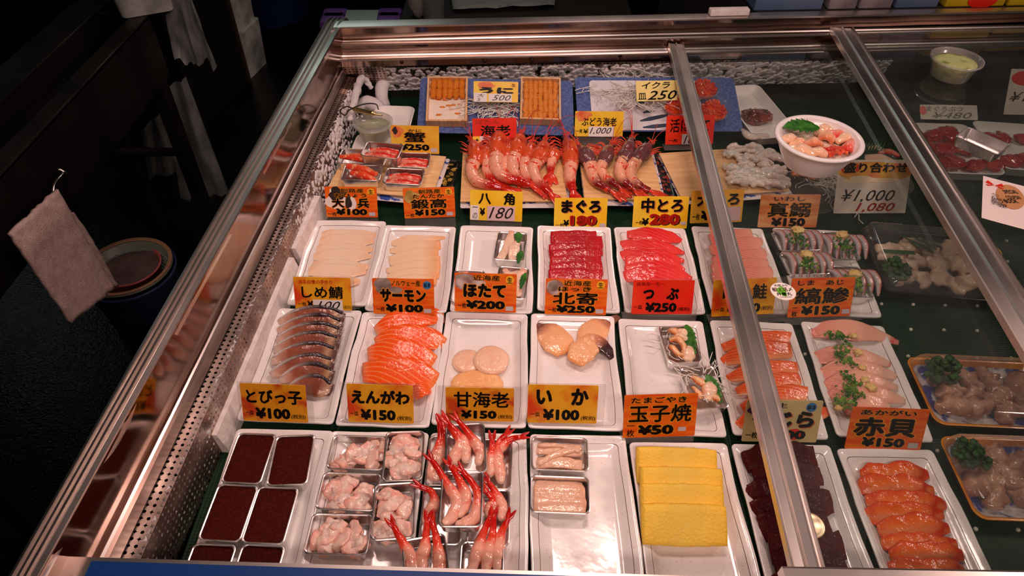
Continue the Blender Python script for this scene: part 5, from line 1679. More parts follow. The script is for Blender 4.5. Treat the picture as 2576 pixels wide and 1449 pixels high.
# horse mackerel tins under the glass
t_aji = [tin([(1935, 583), (2050, 578), (2066, 632), (1955, 636)], 'back left tin of silver horse mackerel under the glass', z=TZ, rot=0.06), tin([(1958, 640), (2068, 636), (2093, 694), (1980, 690)], 'front left tin of silver horse mackerel behind the striped jack sign', z=TZ, rot=0.06),
         tin([(2054, 585), (2150, 577), (2170, 655), (2083, 662)], 'back right tin of silver horse mackerel under the glass', z=TZ, rot=-0.02), tin([(2086, 668), (2173, 660), (2200, 752), (2110, 760)], 'front right tin of silver horse mackerel at the tray corner', z=TZ, rot=-0.04)]
AJI = uvmat('horse_mackerel', [(0.0, srgb(150, 40, 40)), (0.25, srgb(206, 160, 150)), (0.5, srgb(200, 196, 200)), (0.75, srgb(150, 140, 146)), (1.0, srgb(80, 60, 64))], 'v', rough=0.2, coat=0.9, bump=0.2)
anames = ['back left', 'front left', 'back right', 'front right']
for k, o in enumerate(t_aji):
    c = o.location
    for i in range(6):
        x = -0.036 + 0.0145 * i
        wld = lambda dx, dy, dz: Vector((c.x + dx, c.y + dy, c.z + dz))
        sgn = 1 if k < 2 else 1
        pts = [wld(x - 0.004, 0.028, 0.026), wld(x + 0.004, 0.012, 0.034), wld(x + 0.008, -0.010, 0.030), wld(x + 0.006, -0.032, 0.016)]
        base = pts[1].copy()
        bm = loft([p - base for p in pts], [0.003, 0.0075, 0.0075, 0.003], [0.0014, 0.002, 0.002, 0.0012], K=12, N=16, up=Vector((-0.7, -0.1, 0.7)), amp=0.0008, seed=i + 9 * k)
        tag(obj('mackerel_strip', bm, AJI, loc=base), ORD[i] + ' silver mackerel strip from the left in the %s tin under the glass' % anames[k], 'fish slice', 'silver horse mackerel strips')
    tx, ty = [(2008, 578), (2030, 640), (2120, 590), (2152, 688)][k]
    p = P(tx, ty, TZ + 0.040)
    tag(obj('grated_ginger', blob((0, 0, 0), 0.013, 0.010, 0.006, 0.5, 2.2, 20 + k), GINGER, loc=p), 'mound of grated ginger on the %s mackerel tin' % anames[k], 'ginger', 'ginger mounds on the mackerel')
    scallion([(tx - 12, ty + 8), (tx, ty + 26), (tx + 12, ty + 46)], 46, 0.008, TZ + 0.034, 'chopped scallion over the %s mackerel tin' % anames[k], 60 + k)

# ================================================================== back of the case
class Slope:
    """a tilted resting plane through three points; at() gives the point of the plane, lifted by h, seen at a pixel"""
    def __init__(s, a, b, c):
        s.o = a
        s.u = (b - a).normalized()
        s.n = s.u.cross(c - a).normalized()
        if s.n.z < 0:
            s.n = -s.n
        s.v = s.n.cross(s.u).normalized()

    def at(s, px, py, h=0.0):
        d = ray(px, py)
        o = Vector((0, 0, CAMZ))
        t = (s.o + s.n * h - o).dot(s.n) / d.dot(s.n)
        return o + d * t

    def loc(s, p):
        q = p - s.o
        return q.dot(s.u), q.dot(s.v)

    def euler(s, spin=0.0):
        q = Matrix((s.u, s.v, s.n)).transposed()
        return (q @ Matrix.Rotation(spin, 3, 'Z')).to_euler()

    def rect(s, quad, h=0.0):
        pts = [s.at(a, b, h) for a, b in quad]
        c = sum(pts, Vector()) / 4
        w = ((pts[1] - pts[0]) + (pts[2] - pts[3])) / 2
        l = ((pts[0] - pts[3]) + (pts[1] - pts[2])) / 2
        spin = math.atan2(w.dot(s.v), w.dot(s.u)) * 0.5 + math.atan2(-l.dot(s.u), l.dot(s.v)) * 0.5
        return c - s.n * h, w.length, l.length, spin


BLUEP = mat('blue_paper_print', srgb(70, 92, 150), 0.55, base2=srgb(92, 112, 170), nscale=140, lo=0.45, hi=0.55)
BLACKL = mat('black_lacquer', srgb(16, 13, 14), 0.3, coat=0.5)
SL = Slope(P(1040, 338, 0.038), P(1445, 336, 0.038), P(1065, 203, 0.098))


def platter(quad, label, white=None):
    c, w, l, sp = SL.rect(quad)
    o = thing('blue_platter', label, 'platter', c, SL.euler(sp), 'blue paper platters at the back')
    bm = rr_stack([(w / 2 - 0.006, l / 2 - 0.006, 0.008, -0.010), (w / 2, l / 2, 0.010, -0.003), (w / 2, l / 2, 0.010, 0.0), (w / 2 - 0.004, l / 2 - 0.004, 0.008, 0.001), (w / 2 - 0.008, l / 2 - 0.008, 0.008, 0.0)], None, True, True)
    obj('sheet', bm, BLUEP, parent=o, angle=40)
    bm = rr_stack([(w / 2 - 0.012, l / 2 - 0.012, 0.006, -0.030), (w / 2 - 0.012, l / 2 - 0.012, 0.006, -0.011)], None, True, True)
    obj('riser', bm, BLACKL, parent=o, smooth=False)
    return o, w, l


pl1, w1, l1 = platter([(1068, 203), (1437, 196), (1447, 335), (1038, 338)], 'blue platter on the left under the wooden urchin boxes')
pl2, w2, l2 = platter([(1452, 196), (1842, 194), (1872, 325), (1449, 335)], 'blue platter on the right with a white centre and radish shreds')
bm = rr_stack([(w2 * 0.34, l2 * 0.46, 0.01, 0.0012), (w2 * 0.34, l2 * 0.46, 0.01, 0.0020)], None, True, True)
obj('white_liner', bm, mat('white_glossy_print', srgb(230, 226, 232), 0.16, coat=0.5), parent=pl2, loc=(-0.03, -0.005, 0), smooth=False)
bm = bmesh.new()
for i, (x, y, L_, a) in enumerate([(-0.055, -0.01, 0.055, 0.7), (-0.04, -0.03, 0.06, 0.35), (-0.05, -0.055, 0.085, 0.25), (-0.045, -0.075, 0.09, 0.12)]):
    d = Vector((math.cos(a), math.sin(a), 0))
    s = Vector((-d.y, d.x, 0))
    ps = [Vector((x, y, 0.0023)) + d * (L_ * t) for t in (0, 0.3, 0.7, 1)]
    ws_ = [0.002, 0.006, 0.005, 0.0005]
    vs = [bm.verts.new(p + s * w_) for p, w_ in zip(ps, ws_)] + [bm.verts.new(p - s * w_) for p, w_ in reversed(list(zip(ps, ws_)))]
    bm.faces.new(vs)
obj('brush_stroke', bm, mat('slate_ink', srgb(60, 72, 92), 0.4), parent=pl2, smooth=False)['kind'] = 'stuff'

WOODB = mat('pale_box_wood', srgb(232, 190, 142), 0.6, base2=srgb(218, 168, 118), nscale=14, stretch=(8, 1, 1), bump=0.1)
WHITEB = mat('box_paper', srgb(244, 226, 208), 0.45, base2=srgb(238, 180, 130), nscale=24, lo=0.62, hi=0.72, coat=0.3)
URCHIN = uvmat('sea_urchin', [(0.0, srgb(222, 118, 18)), (0.5, srgb(232, 138, 30)), (1.0, srgb(220, 112, 18))], 'v', rough=0.4, bump=0.9, bscale=420, coat=0.3, blotch=(srgb(200, 88, 10), 60, 0.55, 0.72))


def urchin_box(quad, label, cols, rows, y0, y1, lab_t, m):
    hB = 0.024
    c, w, l, sp = SL.rect(quad, hB)
    c = c + SL.n * 0.0008
    o = thing('urchin_box', label, 'wooden box', c, SL.euler(sp), 'wooden urchin boxes')
    t = 0.005
    for nm, sz, at_ in (('side_wall', (t, l, hB), (-w / 2 + t / 2, 0, hB / 2)), ('side_wall', (t, l, hB), (w / 2 - t / 2, 0, hB / 2)), ('end_wall', (w - 2 * t, t, hB), (0, -l / 2 + t / 2, hB / 2)), ('end_wall', (w - 2 * t, t, hB), (0, l / 2 - t / 2, hB / 2))):
        obj(nm, bm_box(sz, at_, bevel=0.0008), WOODB, parent=o, smooth=False)
    obj('bottom', bm_box((w - 2 * t, l - 2 * t, 0.003), (0, 0, 0.0085)), WHITEB, parent=o, smooth=False)
    iw, il = w - 2 * t - 0.006, l - 2 * t - 0.006
    q = SL.euler(sp).to_matrix()
    kinds = []
    rg = random.Random(cols)
    for k in range(5):
        hl = il * (y1 - y0) / rows * 0.62
        wk = iw / cols
        bm = loft([Vector((rg.uniform(-.0012, .0012), -hl, 0)), Vector((rg.uniform(-.001, .001), -hl * 0.4, 0.002)), Vector((rg.uniform(-.001, .001), hl * 0.4, 0.002)), Vector((rg.uniform(-.0012, .0012), hl, 0))], [wk * 0.42, wk * 0.60, wk * 0.58, wk * 0.40],
                  [0.0032, 0.0048, 0.0048, 0.0032], K=14, N=16, n=2.4, amp=0.0016, freq=190, seed=k)
        me = mesh_of(bm)
        me.materials.append(m)
        kinds.append(me)
    for r_ in range(rows):
        for k in range(cols):
            x = -iw / 2 + iw * (k + 0.5) / cols + rg.uniform(-0.0008, 0.0008)
            y = il * (y1 - (y1 - y0) * (r_ + 0.5) / rows) - il / 2 + rg.uniform(-0.002, 0.002)
            u = obj('urchin_tongue', kinds[rg.randrange(5)], None, loc=c + q @ Vector((x, y, 0.0150 + rg.uniform(-0.0008, 0.0010))), rot=SL.euler(sp + rg.uniform(-0.09, 0.09)))
            tag(u, lab_t, 'sea urchin', lab_t)
    return o, w, l, q, c, sp


b1_, bw, bl_, bq, bc, bsp = urchin_box([(1078, 193), (1178, 191), (1174, 304), (1068, 305)], 'left wooden urchin box, two thirds emptied', 6, 2, 0.58, 1.0, 'orange urchin tongue in the far half of the emptied left box', URCHIN)
b2_, *_r = urchin_box([(1315, 195), (1415, 193), (1407, 299), (1303, 301)], 'right wooden urchin box, still full', 7, 6, 0.0, 1.0, 'orange urchin tongue in the full right box',
                      uvmat('sea_urchin_pale', [(0.0, srgb(232, 134, 40)), (0.5, srgb(236, 148, 60)), (1.0, srgb(226, 126, 34))], 'v', rough=0.35, bump=0.8, bscale=420, coat=0.5, blotch=(srgb(212, 104, 20), 60, 0.58, 0.72)))
tag(obj('salmon_roe', blob((0, 0, 0), 0.0045, 0.0045, 0.0042, 0.05), mat('roe_orange', srgb(236, 110, 20), 0.15, coat=1.0, sss=0.3), loc=bc + bq @ Vector((-0.008, 0.006, 0.014))), 'single orange roe grain left in the emptied urchin box', 'roe')
SMEAR = mat('urchin_smear', srgb(228, 126, 34), 0.35, coat=0.4)
for i, (x, y, s_) in enumerate([(-0.022, 0.008, 1.6), (0.004, -0.012, 1.4), (0.016, -0.010, 1.2), (-0.012, -0.016, 1.2), (0.026, -0.036, 1.3), (-0.020, -0.040, 1.4), (0.030, -0.008, 1.0), (-0.002, 0.004, 0.8)]):
    obj('smear', blob((x, y, 0.0102), 0.0055 * s_, 0.0024 * s_, 0.0012, 0.5, 2, i, sub=2), SMEAR, parent=b1_)

shreds('radish_shreds', 'white radish shreds bundled between the two urchin boxes', SL.at(1248, 268, 0.002), 120, 0.022, 0.022, 0.006, 11, 0.06, 0.0011, squash=0.12)
shreds('radish_shreds', 'white radish shreds spread beneath the handwritten roe card', SL.at(1596, 232, 0.004), 150, 0.034, 0.030, 0.007, 12, 0.075, 0.0011, squash=0.12)

CLEARP = pane_mat('clear_plastic', (0.93, 0.93, 0.92, 1), haze=0.06, haze_col=(0.8, 0.8, 0.8, 1), rough=0.05)
IKURA = mat('salmon_roe_red', srgb(214, 40, 10), 0.12, base2=srgb(236, 84, 16), nscale=60, coat=1.0, sss=0.35)


def roe_cup(px, py, r_, label, lab2, h=0.028, plane=True, n=90, seed=0):
    c = SL.at(px, py, 0.0035)
    o = thing('roe_cup', label, 'plastic cup', c, SL.euler(), 'clear cups of salmon roe')
    bm = lathe([(r_ * 0.62, 0.0), (r_ * 0.66, 0.001), (r_ * 0.92, h), (r_, h + 0.0015), (r_ * 1.04, h + 0.001)], seg=30, close_bottom=True)
    obj('cup', bm, CLEARP, parent=o)
    rg = random.Random(seed)
    bm = bmesh.new()
    for i in range(n):
        a, q = rg.uniform(0, 2 * PI), r_ * 0.80 * math.sqrt(rg.random())
        z = h * 0.55 + (1 - (q / r_) ** 2) * h * 0.5 + rg.uniform(-0.002, 0.002)
        bmesh.ops.create_icosphere(bm, subdivisions=2, radius=0.0036, matrix=Matrix.Translation((q * math.cos(a), q * math.sin(a), z)))
    rr = lathe([(r_ * 0.6, 0.002), (r_ * 0.84, h * 0.62), (r_ * 0.5, h * 0.95), (0.001, h * 1.05)], seg=24, close_bottom=True)
    me = bpy.data.meshes.new('t')
    rr.to_mesh(me)
    bm.from_mesh(me)
    k = obj('salmon_roe', bm, IKURA, loc=c, rot=SL.euler())
    tag(k, lab2, 'salmon roe', kind='stuff')


roe_cup(1694, 282, 0.032, 'clear roe cup just left of the steel bar', 'glossy red salmon roe in the cup left of the steel bar', seed=1)
roe_cup(1768, 236, 0.036, 'clear roe cup at the back, right of the steel bar', 'red salmon roe in the rear cup under the glass', seed=2)
roe_cup(1790, 290, 0.038, 'clear roe cup in front, right of the steel bar', 'red salmon roe in the front cup under the glass', seed=3)

# wooden boards on black lacquer trays
BOARD = mat('thin_cedar_sheet', srgb(240, 196, 138), 0.55, base2=srgb(222, 166, 106), nscale=7, stretch=(1, 14, 1), lo=0.35, hi=0.7, bump=0.08)
BOARD2 = mat('thin_pine_sheet', srgb(242, 204, 150), 0.55, base2=srgb(230, 178, 120), nscale=6, stretch=(2, 16, 1), lo=0.35, hi=0.7, bump=0.08)
DOILY = mat('blue_white_doily', srgb(226, 216, 214), 0.6, base2=srgb(60, 84, 168), nscale=46, lo=0.52, hi=0.56)
GOLDF = mat('gold_flower_print', srgb(196, 160, 62), 0.4)
REDF = mat('red_maple_print', srgb(200, 60, 30), 0.4)


def board(quad, label, tray_label, m, z=0.030, xr=0.03, fl=None, seed=0, yx=0.012):
    pts = [P(a, b, z) for a, b in quad]
    c = sum(pts, Vector()) / 4
    w = ((pts[1] - pts[0]).length + (pts[2] - pts[3]).length) / 2
    l = ((pts[0] - pts[3]).length + (pts[1] - pts[2]).length) / 2
    a = math.atan2((pts[1] - pts[0]).y, (pts[1] - pts[0]).x) * 0.5 + math.atan2((pts[2] - pts[3]).y, (pts[2] - pts[3]).x) * 0.5
    # lacquer tray
    o = thing('lacquer_tray', tray_label, 'lacquer tray', (c.x, c.y, 0), (0, 0, a), 'black lacquer trays')
    bm = rr_stack([(w / 2 - 0.004 + xr / 2, l / 2 - 0.002, 0.006, 0.0), (w / 2 + xr / 2, l / 2 + 0.004, 0.008, 0.018), (w / 2 + xr / 2 - 0.002, l / 2 + 0.002, 0.008, 0.019), (w / 2 + xr / 2 - 0.006, l / 2 - 0.002, 0.006, 0.016)], None, True, True)
    obj('body', bm, BLACKL, parent=o, loc=(xr / 2, 0, 0), angle=40)
    if fl:
        rg = random.Random(seed)
        bm = bmesh.new()
        for i in range(34):
            fx, fy = w / 2 + rg.uniform(0.002, xr - 0.005), rg.uniform(-l / 2 + 0.01, l / 2 - 0.01)
            s_ = rg.uniform(0.0035, 0.0062)
            a0 = rg.uniform(0, 1.2)
            for k in range(5):
                aa = a0 + k * 2 * PI / 5
                d = Vector((math.cos(aa), math.sin(aa), 0))
                n_ = Vector((-d.y, d.x, 0))
                q = Vector((fx, fy, 0.0195 + 0.00002 * i))
                bm.faces.new([bm.verts.new(q + d * (0.2 * s_)), bm.verts.new(q + d * (0.65 * s_) + n_ * (0.3 * s_)), bm.verts.new(q + d * s_), bm.verts.new(q + d * (0.65 * s_) - n_ * (0.3 * s_))])
        k = obj('flower_print', bm, fl, parent=o, smooth=False)
        k['kind'] = 'stuff'
    bm = rr_stack([(w / 2 + 0.004, l / 2 + yx * 0.7, 0.004, 0.0198), (w / 2 + 0.004, l / 2 + yx * 0.7, 0.004, 0.0206)], None, True, True)
    obj('doily', bm, DOILY, parent=o, loc=(0.004, -0.004, 0), smooth=False)
    b = bm_box((w, l, 0.003), (0, 0, 0), bevel=0.0006)
    bo = obj('wooden_board', b, m, loc=(c.x, c.y, z - 0.0015), rot=(0, 0, a), smooth=False)
    tag(bo, label, 'wooden board', 'thin wooden boards')
    return c, w, l, a


board([(864, 372), (1112, 392), (1096, 500), (838, 474)], 'thin wooden board under the crab tins', 'black lacquer tray with gold blossoms beneath the crab board', BOARD2, fl=GOLDF, seed=1, xr=0.034)
board([(1172, 384), (1418, 384), (1421, 505), (1149, 506)], 'thin wooden board under the big red shrimps', 'black lacquer tray beneath the red shrimp board, gold blossoms at its right', BOARD, fl=GOLDF, seed=2, xr=0.030)
board([(1462, 368), (1640, 372), (1664, 500), (1462, 500)], 'thin wooden board under four purple headed shrimps', 'black lacquer tray with red maple leaves right of the purple headed shrimps', BOARD, fl=REDF, seed=3, xr=0.034)
board([(1676, 388), (1924, 366), (1974, 482), (1694, 494)], 'curved pale wooden board under the white shrimp meat', 'black lacquer tray beneath the white shrimp meat board', BOARD2, seed=4, xr=0.012)

# crab legs in tins
cz = 0.030
t_cr = {'back_left': tin([(860, 374), (956, 374), (948, 415), (842, 415)], 'crab tin at the back left, half under the raised one', z=cz, rot=-0.02), 'front_left': tin([(868, 416), (965, 416), (955, 454), (855, 454)], 'crab tin at the front left of the crab board', z=cz, rot=0.0),
        'front_right': tin([(972, 420), (1070, 424), (1062, 470), (961, 464)], 'crab tin at the front right of the crab board', z=cz, rot=-0.05), 'back_right': tin([(992, 384), (1083, 384), (1078, 424), (982, 421)], 'crab tin at the back right of the crab board', z=cz, rot=0.0),
        'raised': tin([(919, 353), (1015, 364), (1005, 405), (908, 391)], 'crab tin raised on top of the other four', z=0, zrim=cz + 2 * TINH + 0.004, rot=-0.13)}
CRAB = uvmat('crab_leg', [(0.0, srgb(232, 96, 70)), (0.3, srgb(206, 26, 18)), (0.7, srgb(220, 50, 34)), (1.0, srgb(240, 150, 124))], 'v', rough=0.3, noise_amt=0.16, blotch=(srgb(250, 190, 164), 62, 0.50, 0.62), sss=0.15, coat=0.6, bump=0.3)
CRAB2 = uvmat('crab_claw', [(0.0, srgb(250, 186, 130)), (0.4, srgb(236, 100, 56)), (1.0, srgb(226, 52, 26))], 'v', rough=0.3, noise_amt=0.16, blotch=(srgb(252, 200, 150), 55, 0.52, 0.66), sss=0.15, coat=0.6, bump=0.3)


def crab(o, spec, labs):
    for i, (a, b, r_, m, zz, taper) in enumerate(spec):
        r_ *= 1.12
        pa, pb = Vector((a[0], a[1], zz)), Vector((b[0], b[1], zz))
        mid = (pa + pb) / 2 + Vector((0.001, 0, 0.0025))
        bm = loft([pa - mid, Vector((0, 0, 0)), pb - mid], [r_ * taper[0], r_, r_ * taper[1]], [r_ * taper[0] * 0.85, r_ * 0.85, r_ * taper[1] * 0.85], K=14, N=18, amp=0.0014, freq=90, seed=i + len(labs[i]))
        tag(obj('crab_leg', bm, m, loc=in_tin(o, *mid), rot=o.rotation_euler), labs[i], 'crab leg', 'crab legs in tins')


# wide tins: local x = short side (towards the back), local y = long side (towards the left)
crab(t_cr['raised'], [((0.006, 0.030), (0.006, -0.034), 0.0085, CRAB, 0.0135, (0.75, 0.9)), ((-0.012, 0.036), (-0.012, -0.032), 0.0085, CRAB, 0.0135, (0.6, 0.9))], ['rear crab stick in the raised tin', 'front crab stick in the raised tin, dark red'])
crab(t_cr['back_right'], [((0.004, 0.030), (0.004, -0.036), 0.0085, CRAB, 0.0135, (0.8, 0.9)), ((-0.014, 0.034), (-0.014, -0.036), 0.008, CRAB, 0.013, (0.7, 0.9))], ['rear crab stick in the back right tin', 'front crab stick in the back right tin'])
crab(t_cr['front_right'], [((0.006, 0.034), (0.004, -0.034), 0.0095, CRAB, 0.0145, (0.7, 0.9)), ((-0.014, 0.036), (-0.016, -0.032), 0.0085, CRAB, 0.0135, (0.8, 0.9))], ['mottled rear crab stick in the front right tin', 'paler front crab stick in the front right tin'])
crab(t_cr['back_left'], [((0.008, 0.016), (-0.002, -0.036), 0.010, CRAB2, 0.016, (0.8, 0.6)), ((-0.002, 0.042), (-0.016, -0.030), 0.009, CRAB2, 0.022, (0.5, 0.7))], ['bright orange crab claw at the rear of the back left tin', 'crab leg whose tip hangs over the back left tin rim'])
crab(t_cr['front_left'], [((0.024, 0.036), (-0.006, -0.034), 0.010, CRAB2, 0.022, (0.7, 0.55)), ((0.008, 0.026), (-0.020, -0.034), 0.0095, CRAB2, 0.0155, (0.6, 0.4))], ['long crab claw slanting across the front left tin', 'pale pointed crab claw in front in the front left tin'])

# whole shrimps
def shrimp_cols(name, head1, head2, flesh, spot, tail):
    return (uvmat(name + '_head', [(0.0, head2), (0.5, head1), (1.0, head1)], 'u', rough=0.2, blotch=(head2, 36, 0.5, 0.7), sss=0.15, coat=0.9, bump=0.2),
            uvmat(name + '_body', [(0.0, flesh), (0.62, flesh), (0.80, tail), (1.0, tail)], 'u', rough=0.18, blotch=(spot, 60, 0.57, 0.66), sss=0.35, coat=1.0, bump=0.25, bscale=90),
            mat(name + '_fin', tail, 0.22, base2=spot, nscale=50, coat=0.8), mat(name + '_leg', spot, 0.3, coat=0.4))


BOT = shrimp_cols('spotted_shrimp', srgb(218, 88, 46), srgb(186, 28, 14), srgb(246, 174, 144), srgb(224, 62, 34), srgb(188, 26, 16))
BUD = shrimp_cols('purple_shrimp', srgb(112, 72, 74), srgb(130, 34, 34), srgb(246, 176, 142), srgb(222, 66, 36), srgb(132, 26, 26))
EYE = mat('black_eye', srgb(14, 10, 12), 0.1, coat=1.0)


def whole_shrimp(head, body, label, cols, r, z0=0.031, zl=0.0, tail=None, group=None, legside=1, seed=0, fan=False, feel=True, headr=1.25):
    """head: pixels nose-first; body: pixels from behind the head to the tail; lies on z0 raised by zl"""
    r *= 1.10
    zc = z0 + r + zl
    h = [P(a, b, zc + r * 0.3) for a, b in head]
    bd = [P(a, b, zc - (r * 0.45) * (i / max(1, len(body) - 1))) for i, (a, b) in enumerate(body)]
    c = bd[0].copy()
    o = thing('whole_shrimp', label, 'shrimp', (c.x, c.y, z0), group=group)
    base = Vector((c.x, c.y, z0))
    hl = [p - base for p in h]
    bl = [p - base for p in bd]
    d0 = (hl[0] - hl[-1]).normalized()
    cp = [hl[0] + d0 * 0.010 + Z * 0.003] + hl + [bl[0] + (bl[0] - hl[-1]).normalized() * 0.001]
    obj('carapace', loft(cp, [r * 0.10, r * 0.45, r * 0.85 * headr, r * 1.0 * headr, r * 1.02], [r * 0.10, r * 0.5, r * 0.95 * headr, r * 1.02 * headr, r * 0.98], K=20, N=30, amp=0.0026, freq=85, seed=seed), cols[0], parent=o)

    def lump(p, t, x, y):
        return p
    N_s = 48
    c_ = catmull([hl[-1] * 0.25 + bl[0] * 0.75] + bl, N_s)
    ws_, seg = [], 6
    for i in range(N_s):
        t = i / (N_s - 1)
        k = (1.0 - 0.52 * t ** 1.4)
        k *= 1 + 0.13 * (1 - ((t * seg * 1.15) % 1.0)) - 0.05
        ws_.append(r * k)
    ab = obj('abdomen', loft(c_, ws_, [w * 0.95 for w in ws_], K=18, N=N_s, smooth_path=False, amp=0.0008, freq=60, seed=seed), cols[1], parent=o)
    dt = (bl[-1] - bl[-2]).normalized()
    sd = dt.cross(Z).normalized()
    L_ = r * (2.6 if not fan else 2.4)
    for k, (sp, ln_) in enumerate(((-0.55, 1.0), (0.0, 1.15), (0.55, 1.0)) if fan else ((-0.28, 1.0), (0.05, 1.1), (0.32, 0.95))):
        dd = (dt + sd * sp).normalized()
        w_ = r * (0.62 if fan else 0.48)
        bm = loft([bl[-1] - dt * r * 0.2 + Z * 0.001 * k, bl[-1] + dd * L_ * ln_ * 0.5 + Z * (0.001 * k), bl[-1] + dd * L_ * ln_ - Z * 0.002], [w_ * 0.5, w_, w_ * 0.45], [0.003, 0.0026, 0.0012], K=12, N=14, up=Z, amp=0.0006)
        obj('tail_fin', bm, cols[2], parent=o)
    hd = (hl[0] - hl[-1])
    hn = hd.normalized()
    hs = hn.cross(Z).normalized() * legside
    rg = random.Random(seed)
    for k in range(9):
        s0 = hl[-1].lerp(hl[0], 0.05 + 0.115 * k) + hs * r * 0.75 - Z * r * 0.25
        a_ = rg.uniform(-0.3, 0.5)
        s1 = s0 + (hs * 0.9 + hn * a_).normalized() * r * 1.1 + Z * r * 0.45
        s2 = s1 + (hs * 0.3 + hn * (1.0 - 0.5 * k * 0.3) * (1 if k > 1 else -0.6)).normalized() * r * 1.3 - Z * r * 0.7
        obj('leg', tube([s0, s1, s2], 0.0017, N=12, r2=0.0009), cols[3], parent=o)
    for k in range(5):
        s0 = hl[-1].lerp(hl[0], 0.25 + 0.15 * k) - hs * r * 0.7 - Z * r * 0.2
        s1 = s0 + (-hs * 0.8 + hn * rg.uniform(0.1, 0.8)).normalized() * r * 0.9 + Z * r * 0.3
        s2 = s1 + (-hs * rg.uniform(-0.2, 0.4) + hn).normalized() * r * 1.2 - Z * r * 0.5
        obj('leg', tube([s0, s1, s2], 0.0016, N=12, r2=0.0008), cols[3], parent=o)
    if feel:
        for k in range(3):
            e = hl[0] + hn * 0.006 + Z * 0.002
            a_ = rg.uniform(-0.5, 0.5)
            dd = (hn + hs * a_ * 0.9).normalized()
            L2 = rg.uniform(0.06, 0.13)
            obj('antenna', tube([e, e + dd * L2 * 0.35 + Z * 0.018, e + dd * L2 * 0.75 + Z * 0.022 + hs * a_ * 0.015, e + (dd + hs * a_).normalized() * L2 + Z * 0.008], 0.0008, N=16, r2=0.0004, K=5), cols[3], parent=o)
        for k in range(5):
            e = hl[0] - hn * 0.002 + hs * (0.005 - 0.003 * k)
            obj('feeler', tube([e, e + hn * 0.014 + Z * 0.004, e + hn * rg.uniform(0.022, 0.036) + hs * rg.uniform(-.016, .016) + Z * 0.004], 0.0017, N=10, r2=0.0006, K=6), cols[3], parent=o)
    for s_ in (1, -1):
        ep = hl[0] * 0.8 + hl[min(1, len(hl) - 1)] * 0.2 + hs * s_ * r * 0.62 + Z * r * 0.45
        bm = bmesh.new()
        bmesh.ops.create_icosphere(bm, subdivisions=2, radius=r * 0.20, matrix=Matrix.Translation(ep))
        obj('eye', bm, EYE, parent=o)
    return o


gb = 'spotted shrimps on the wide board'
whole_shrimp([(1188, 358), (1193, 375), (1199, 392)], [(1192, 410), (1186, 432), (1199, 455), (1233, 467), (1262, 474)], 'leftmost big red shrimp on the wide board', BOT, 0.0155, group=gb, legside=1, seed=1)
whole_shrimp([(1226, 366), (1226, 378), (1226, 392)], [(1226, 406), (1225, 430), (1236, 450), (1250, 458)], 'small pale shrimp squeezed behind the two left big ones', BOT, 0.0125, group=gb, legside=1, seed=2, feel=False)
whole_shrimp([(1258, 330), (1255, 350), (1252, 371)], [(1249, 392), (1247, 418), (1260, 440), (1288, 452), (1312, 455)], 'tallest big red shrimp, second from the left of the board', BOT, 0.0165, zl=0.006, group=gb, legside=-1, seed=3)
whole_shrimp([(1284, 360), (1281, 372), (1279, 386)], [(1277, 399), (1270, 418), (1277, 436), (1292, 448)], 'half hidden shrimp behind the tallest red one', BOT, 0.0125, group=gb, legside=1, seed=4, feel=False)
whole_shrimp([(1310, 340), (1307, 354), (1302, 372)], [(1296, 390), (1290, 412), (1294, 436), (1312, 456), (1334, 466)], 'big red shrimp in the centre of the wide board', BOT, 0.015, zl=0.004, group=gb, legside=-1, seed=5)
whole_shrimp([(1338, 362), (1336, 374), (1331, 388)], [(1324, 402), (1320, 424), (1326, 445), (1342, 462), (1354, 472)], 'red shrimp with raised legs right of the central one', BOT, 0.0135, group=gb, legside=-1, seed=6)
whole_shrimp([(1370, 356), (1367, 372), (1359, 390)], [(1350, 408), (1342, 430), (1351, 452), (1369, 472), (1384, 486)], 'red shrimp whose tail slants to the lower right of the board', BOT, 0.0145, zl=0.004, group=gb, legside=-1, seed=7)
whole_shrimp([(1396, 376), (1394, 384), (1391, 392)], [(1388, 402), (1386, 420), (1385, 438)], 'small shrimp with a fanned red tail pointing at the viewer', BOT, 0.0125, group=gb, legside=-1, seed=8, fan=True, feel=False)
whole_shrimp([(1424, 348), (1432, 372), (1436, 394)], [(1436, 416), (1434, 440), (1436, 464), (1442, 480)], 'deep red shrimp standing apart at the right of the wide board', BOT, 0.016, z0=0.024, group=gb, legside=-1, seed=9)
gp = 'purple headed shrimps'
whole_shrimp([(1458, 372), (1468, 384), (1478, 398)], [(1484, 412), (1486, 430), (1494, 450), (1510, 466), (1536, 480)], 'leftmost purple headed shrimp, head turned left', BUD, 0.0145, group=gp, legside=1, seed=11)
whole_shrimp([(1537, 368), (1530, 382), (1523, 396)], [(1516, 410), (1512, 428), (1524, 447), (1542, 460), (1556, 470)], 'second purple headed shrimp from the left', BUD, 0.0130, group=gp, legside=-1, seed=12)
whole_shrimp([(1588, 352), (1582, 370), (1574, 390)], [(1564, 408), (1558, 428), (1564, 448), (1578, 464), (1592, 474)], 'third purple headed shrimp from the left, standing highest', BUD, 0.0135, zl=0.003, group=gp, legside=-1, seed=13)
whole_shrimp([(1634, 366), (1624, 378), (1611, 392)], [(1599, 406), (1587, 428), (1592, 451), (1612, 471), (1634, 480)], 'rightmost purple headed shrimp with a broad dark head', BUD, 0.0145, group=gp, legside=-1, seed=14)

